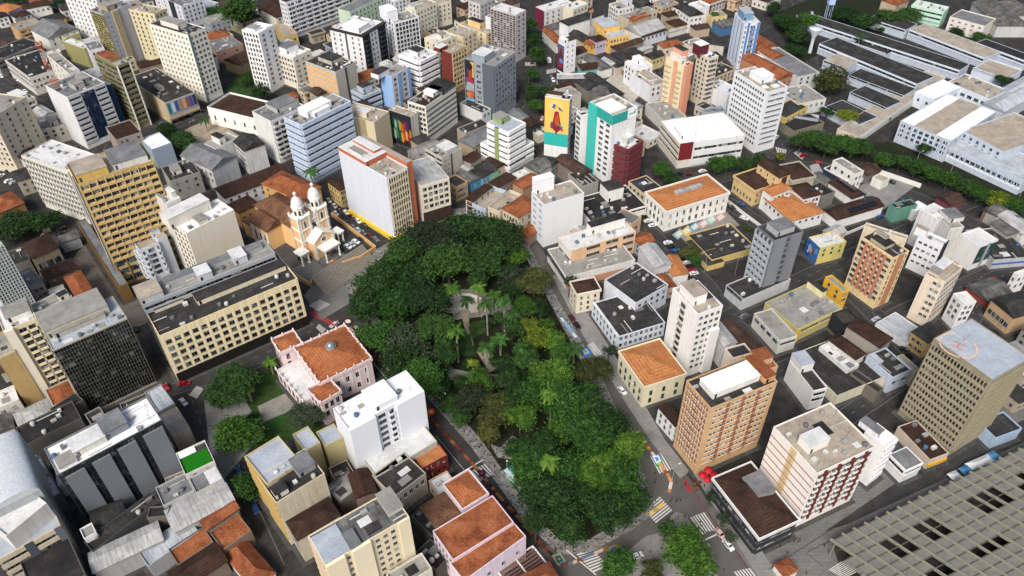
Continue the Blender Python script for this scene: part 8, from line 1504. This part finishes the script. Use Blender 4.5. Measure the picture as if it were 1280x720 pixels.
def person(x, y, shirt, label, group=None, z=0.15):
    _pn[0] += 1; i = _pn[0]; o = link('person', PM[i % 3]); p = G(x, y, z); o.location = (p.x, p.y, z); o.rotation_euler = (0, 0, (i*2.1) % 6.28); s = .93+.13*((i*37) % 10)/10; o.scale = (s, s, s)
    o.material_slots[1].link = 'OBJECT'; o.material_slots[1].material = plain(SHIRT[shirt]); o.material_slots[0].link = 'OBJECT'; o.material_slots[0].material = plain(['22252e', '3b3f4a', '5a4f40', '2a3550'][i % 4])
    tag(o, label, 'person', group)
def crowd(pts, label, group, shirts=('dark',)):
    for i, (x, y) in enumerate(pts): person(x, y, shirts[i % len(shirts)], label, group)
crowd([TP('v', q) for q in ((835,610),(862,640),(850,625),(930,600),(945,590),(1000,668),(1015,676),(985,690),(965,560),(955,545))]+[TP('11', q) for q in ((318,600),(332,612),(350,608),(345,625),(412,582),(426,572),(372,560))], 'dark dressed person standing near the cathedral porch', 'people at the cathedral porch')
crowd([TP('v', q) for q in ((970,600),(980,590),(960,588),(940,612))], 'person in a white shirt beside the cathedral porch', 'white shirted people at the porch', ('white',))
person(*TP('v', (895,680)), 'blue', 'person in a blue shirt in front of the cathedral porch'); person(*TP('v', (872,662)), 'orange', 'person in an orange shirt in front of the cathedral porch'); person(*TP('v', (1048,412)), 'red', 'person in red walking across the cathedral car park'); person(*TP('v', (990,370)), 'dark', 'dark dressed person alone in the upper cathedral car park')
person(*TP('11', (422,662)), 'red', 'person in red on the stone steps'); person(*TP('11', (442,445)), 'grey', 'grey dressed person walking in the lower car park')
crowd([TP('23', q) for q in ((715,212),(720,238),(712,260),(818,262),(850,285),(866,268),(790,352),(826,343),(840,348),(820,352),(800,340),(880,210),(896,216))], 'dark dressed person on the cobbles between the lower right crossings', 'people on the lower right cobbles')
crowd([TP('23', q) for q in ((830,432),(862,427),(652,600),(690,604),(472,628))], 'dark dressed person on the pale plaza pavement at the lower end of the park', 'people on the plaza pavement')
person(*TP('23', (932,332)), 'red', 'person in red on the pavement before the corner building'); person(*TP('23', (1052,482)), 'yellow', 'person in yellow beside the parked pinkish car'); person(*TP('23', (1062,490)), 'yellow', 'second person in yellow behind the parked pinkish car')
crowd([TP('23', q) for q in ((230,572),(242,584),(122,552),(215,600))], 'dark dressed person beside the gold bordered flower carpet', 'people by the bottom flower carpet')
crowd([TP('33', q) for q in ((130,550),(150,555),(60,575),(280,575),(95,612),(512,352),(526,376),(845,192),(862,186),(190,712),(158,545))], 'dark dressed person walking on the grey street before the bus terminal', 'people on the terminal street')
crowd([TP('13', q) for q in ((882,272),(905,258),(912,246),(870,280),(1000,162),(985,178))], 'dark dressed person outside the dark red corner house', 'people at the dark red corner house')
crowd([TP('13', q) for q in ((1058,20),(1075,50),(1095,80),(1160,120))], 'person on the mosaic pavement beside the lower park', 'people on the park mosaic pavement', ('grey',))
crowd([TP('23', q) for q in ((1010,205),(1030,195),(1046,190),(960,275),(935,262))], 'dark dressed person sitting out by the red parasols', 'people at the red parasols')
crowd([TP('11', q) for q in ((560,672),(700,650),(540,660))], 'person under the park trees near the steps', 'people under the upper park trees', ('grey',))
crowd([TP('n', q) for q in ((620,500),(632,510),(520,470),(650,560))], 'dark dressed person on the brown paved alley beside the hotel', 'people in the brown paved alley')
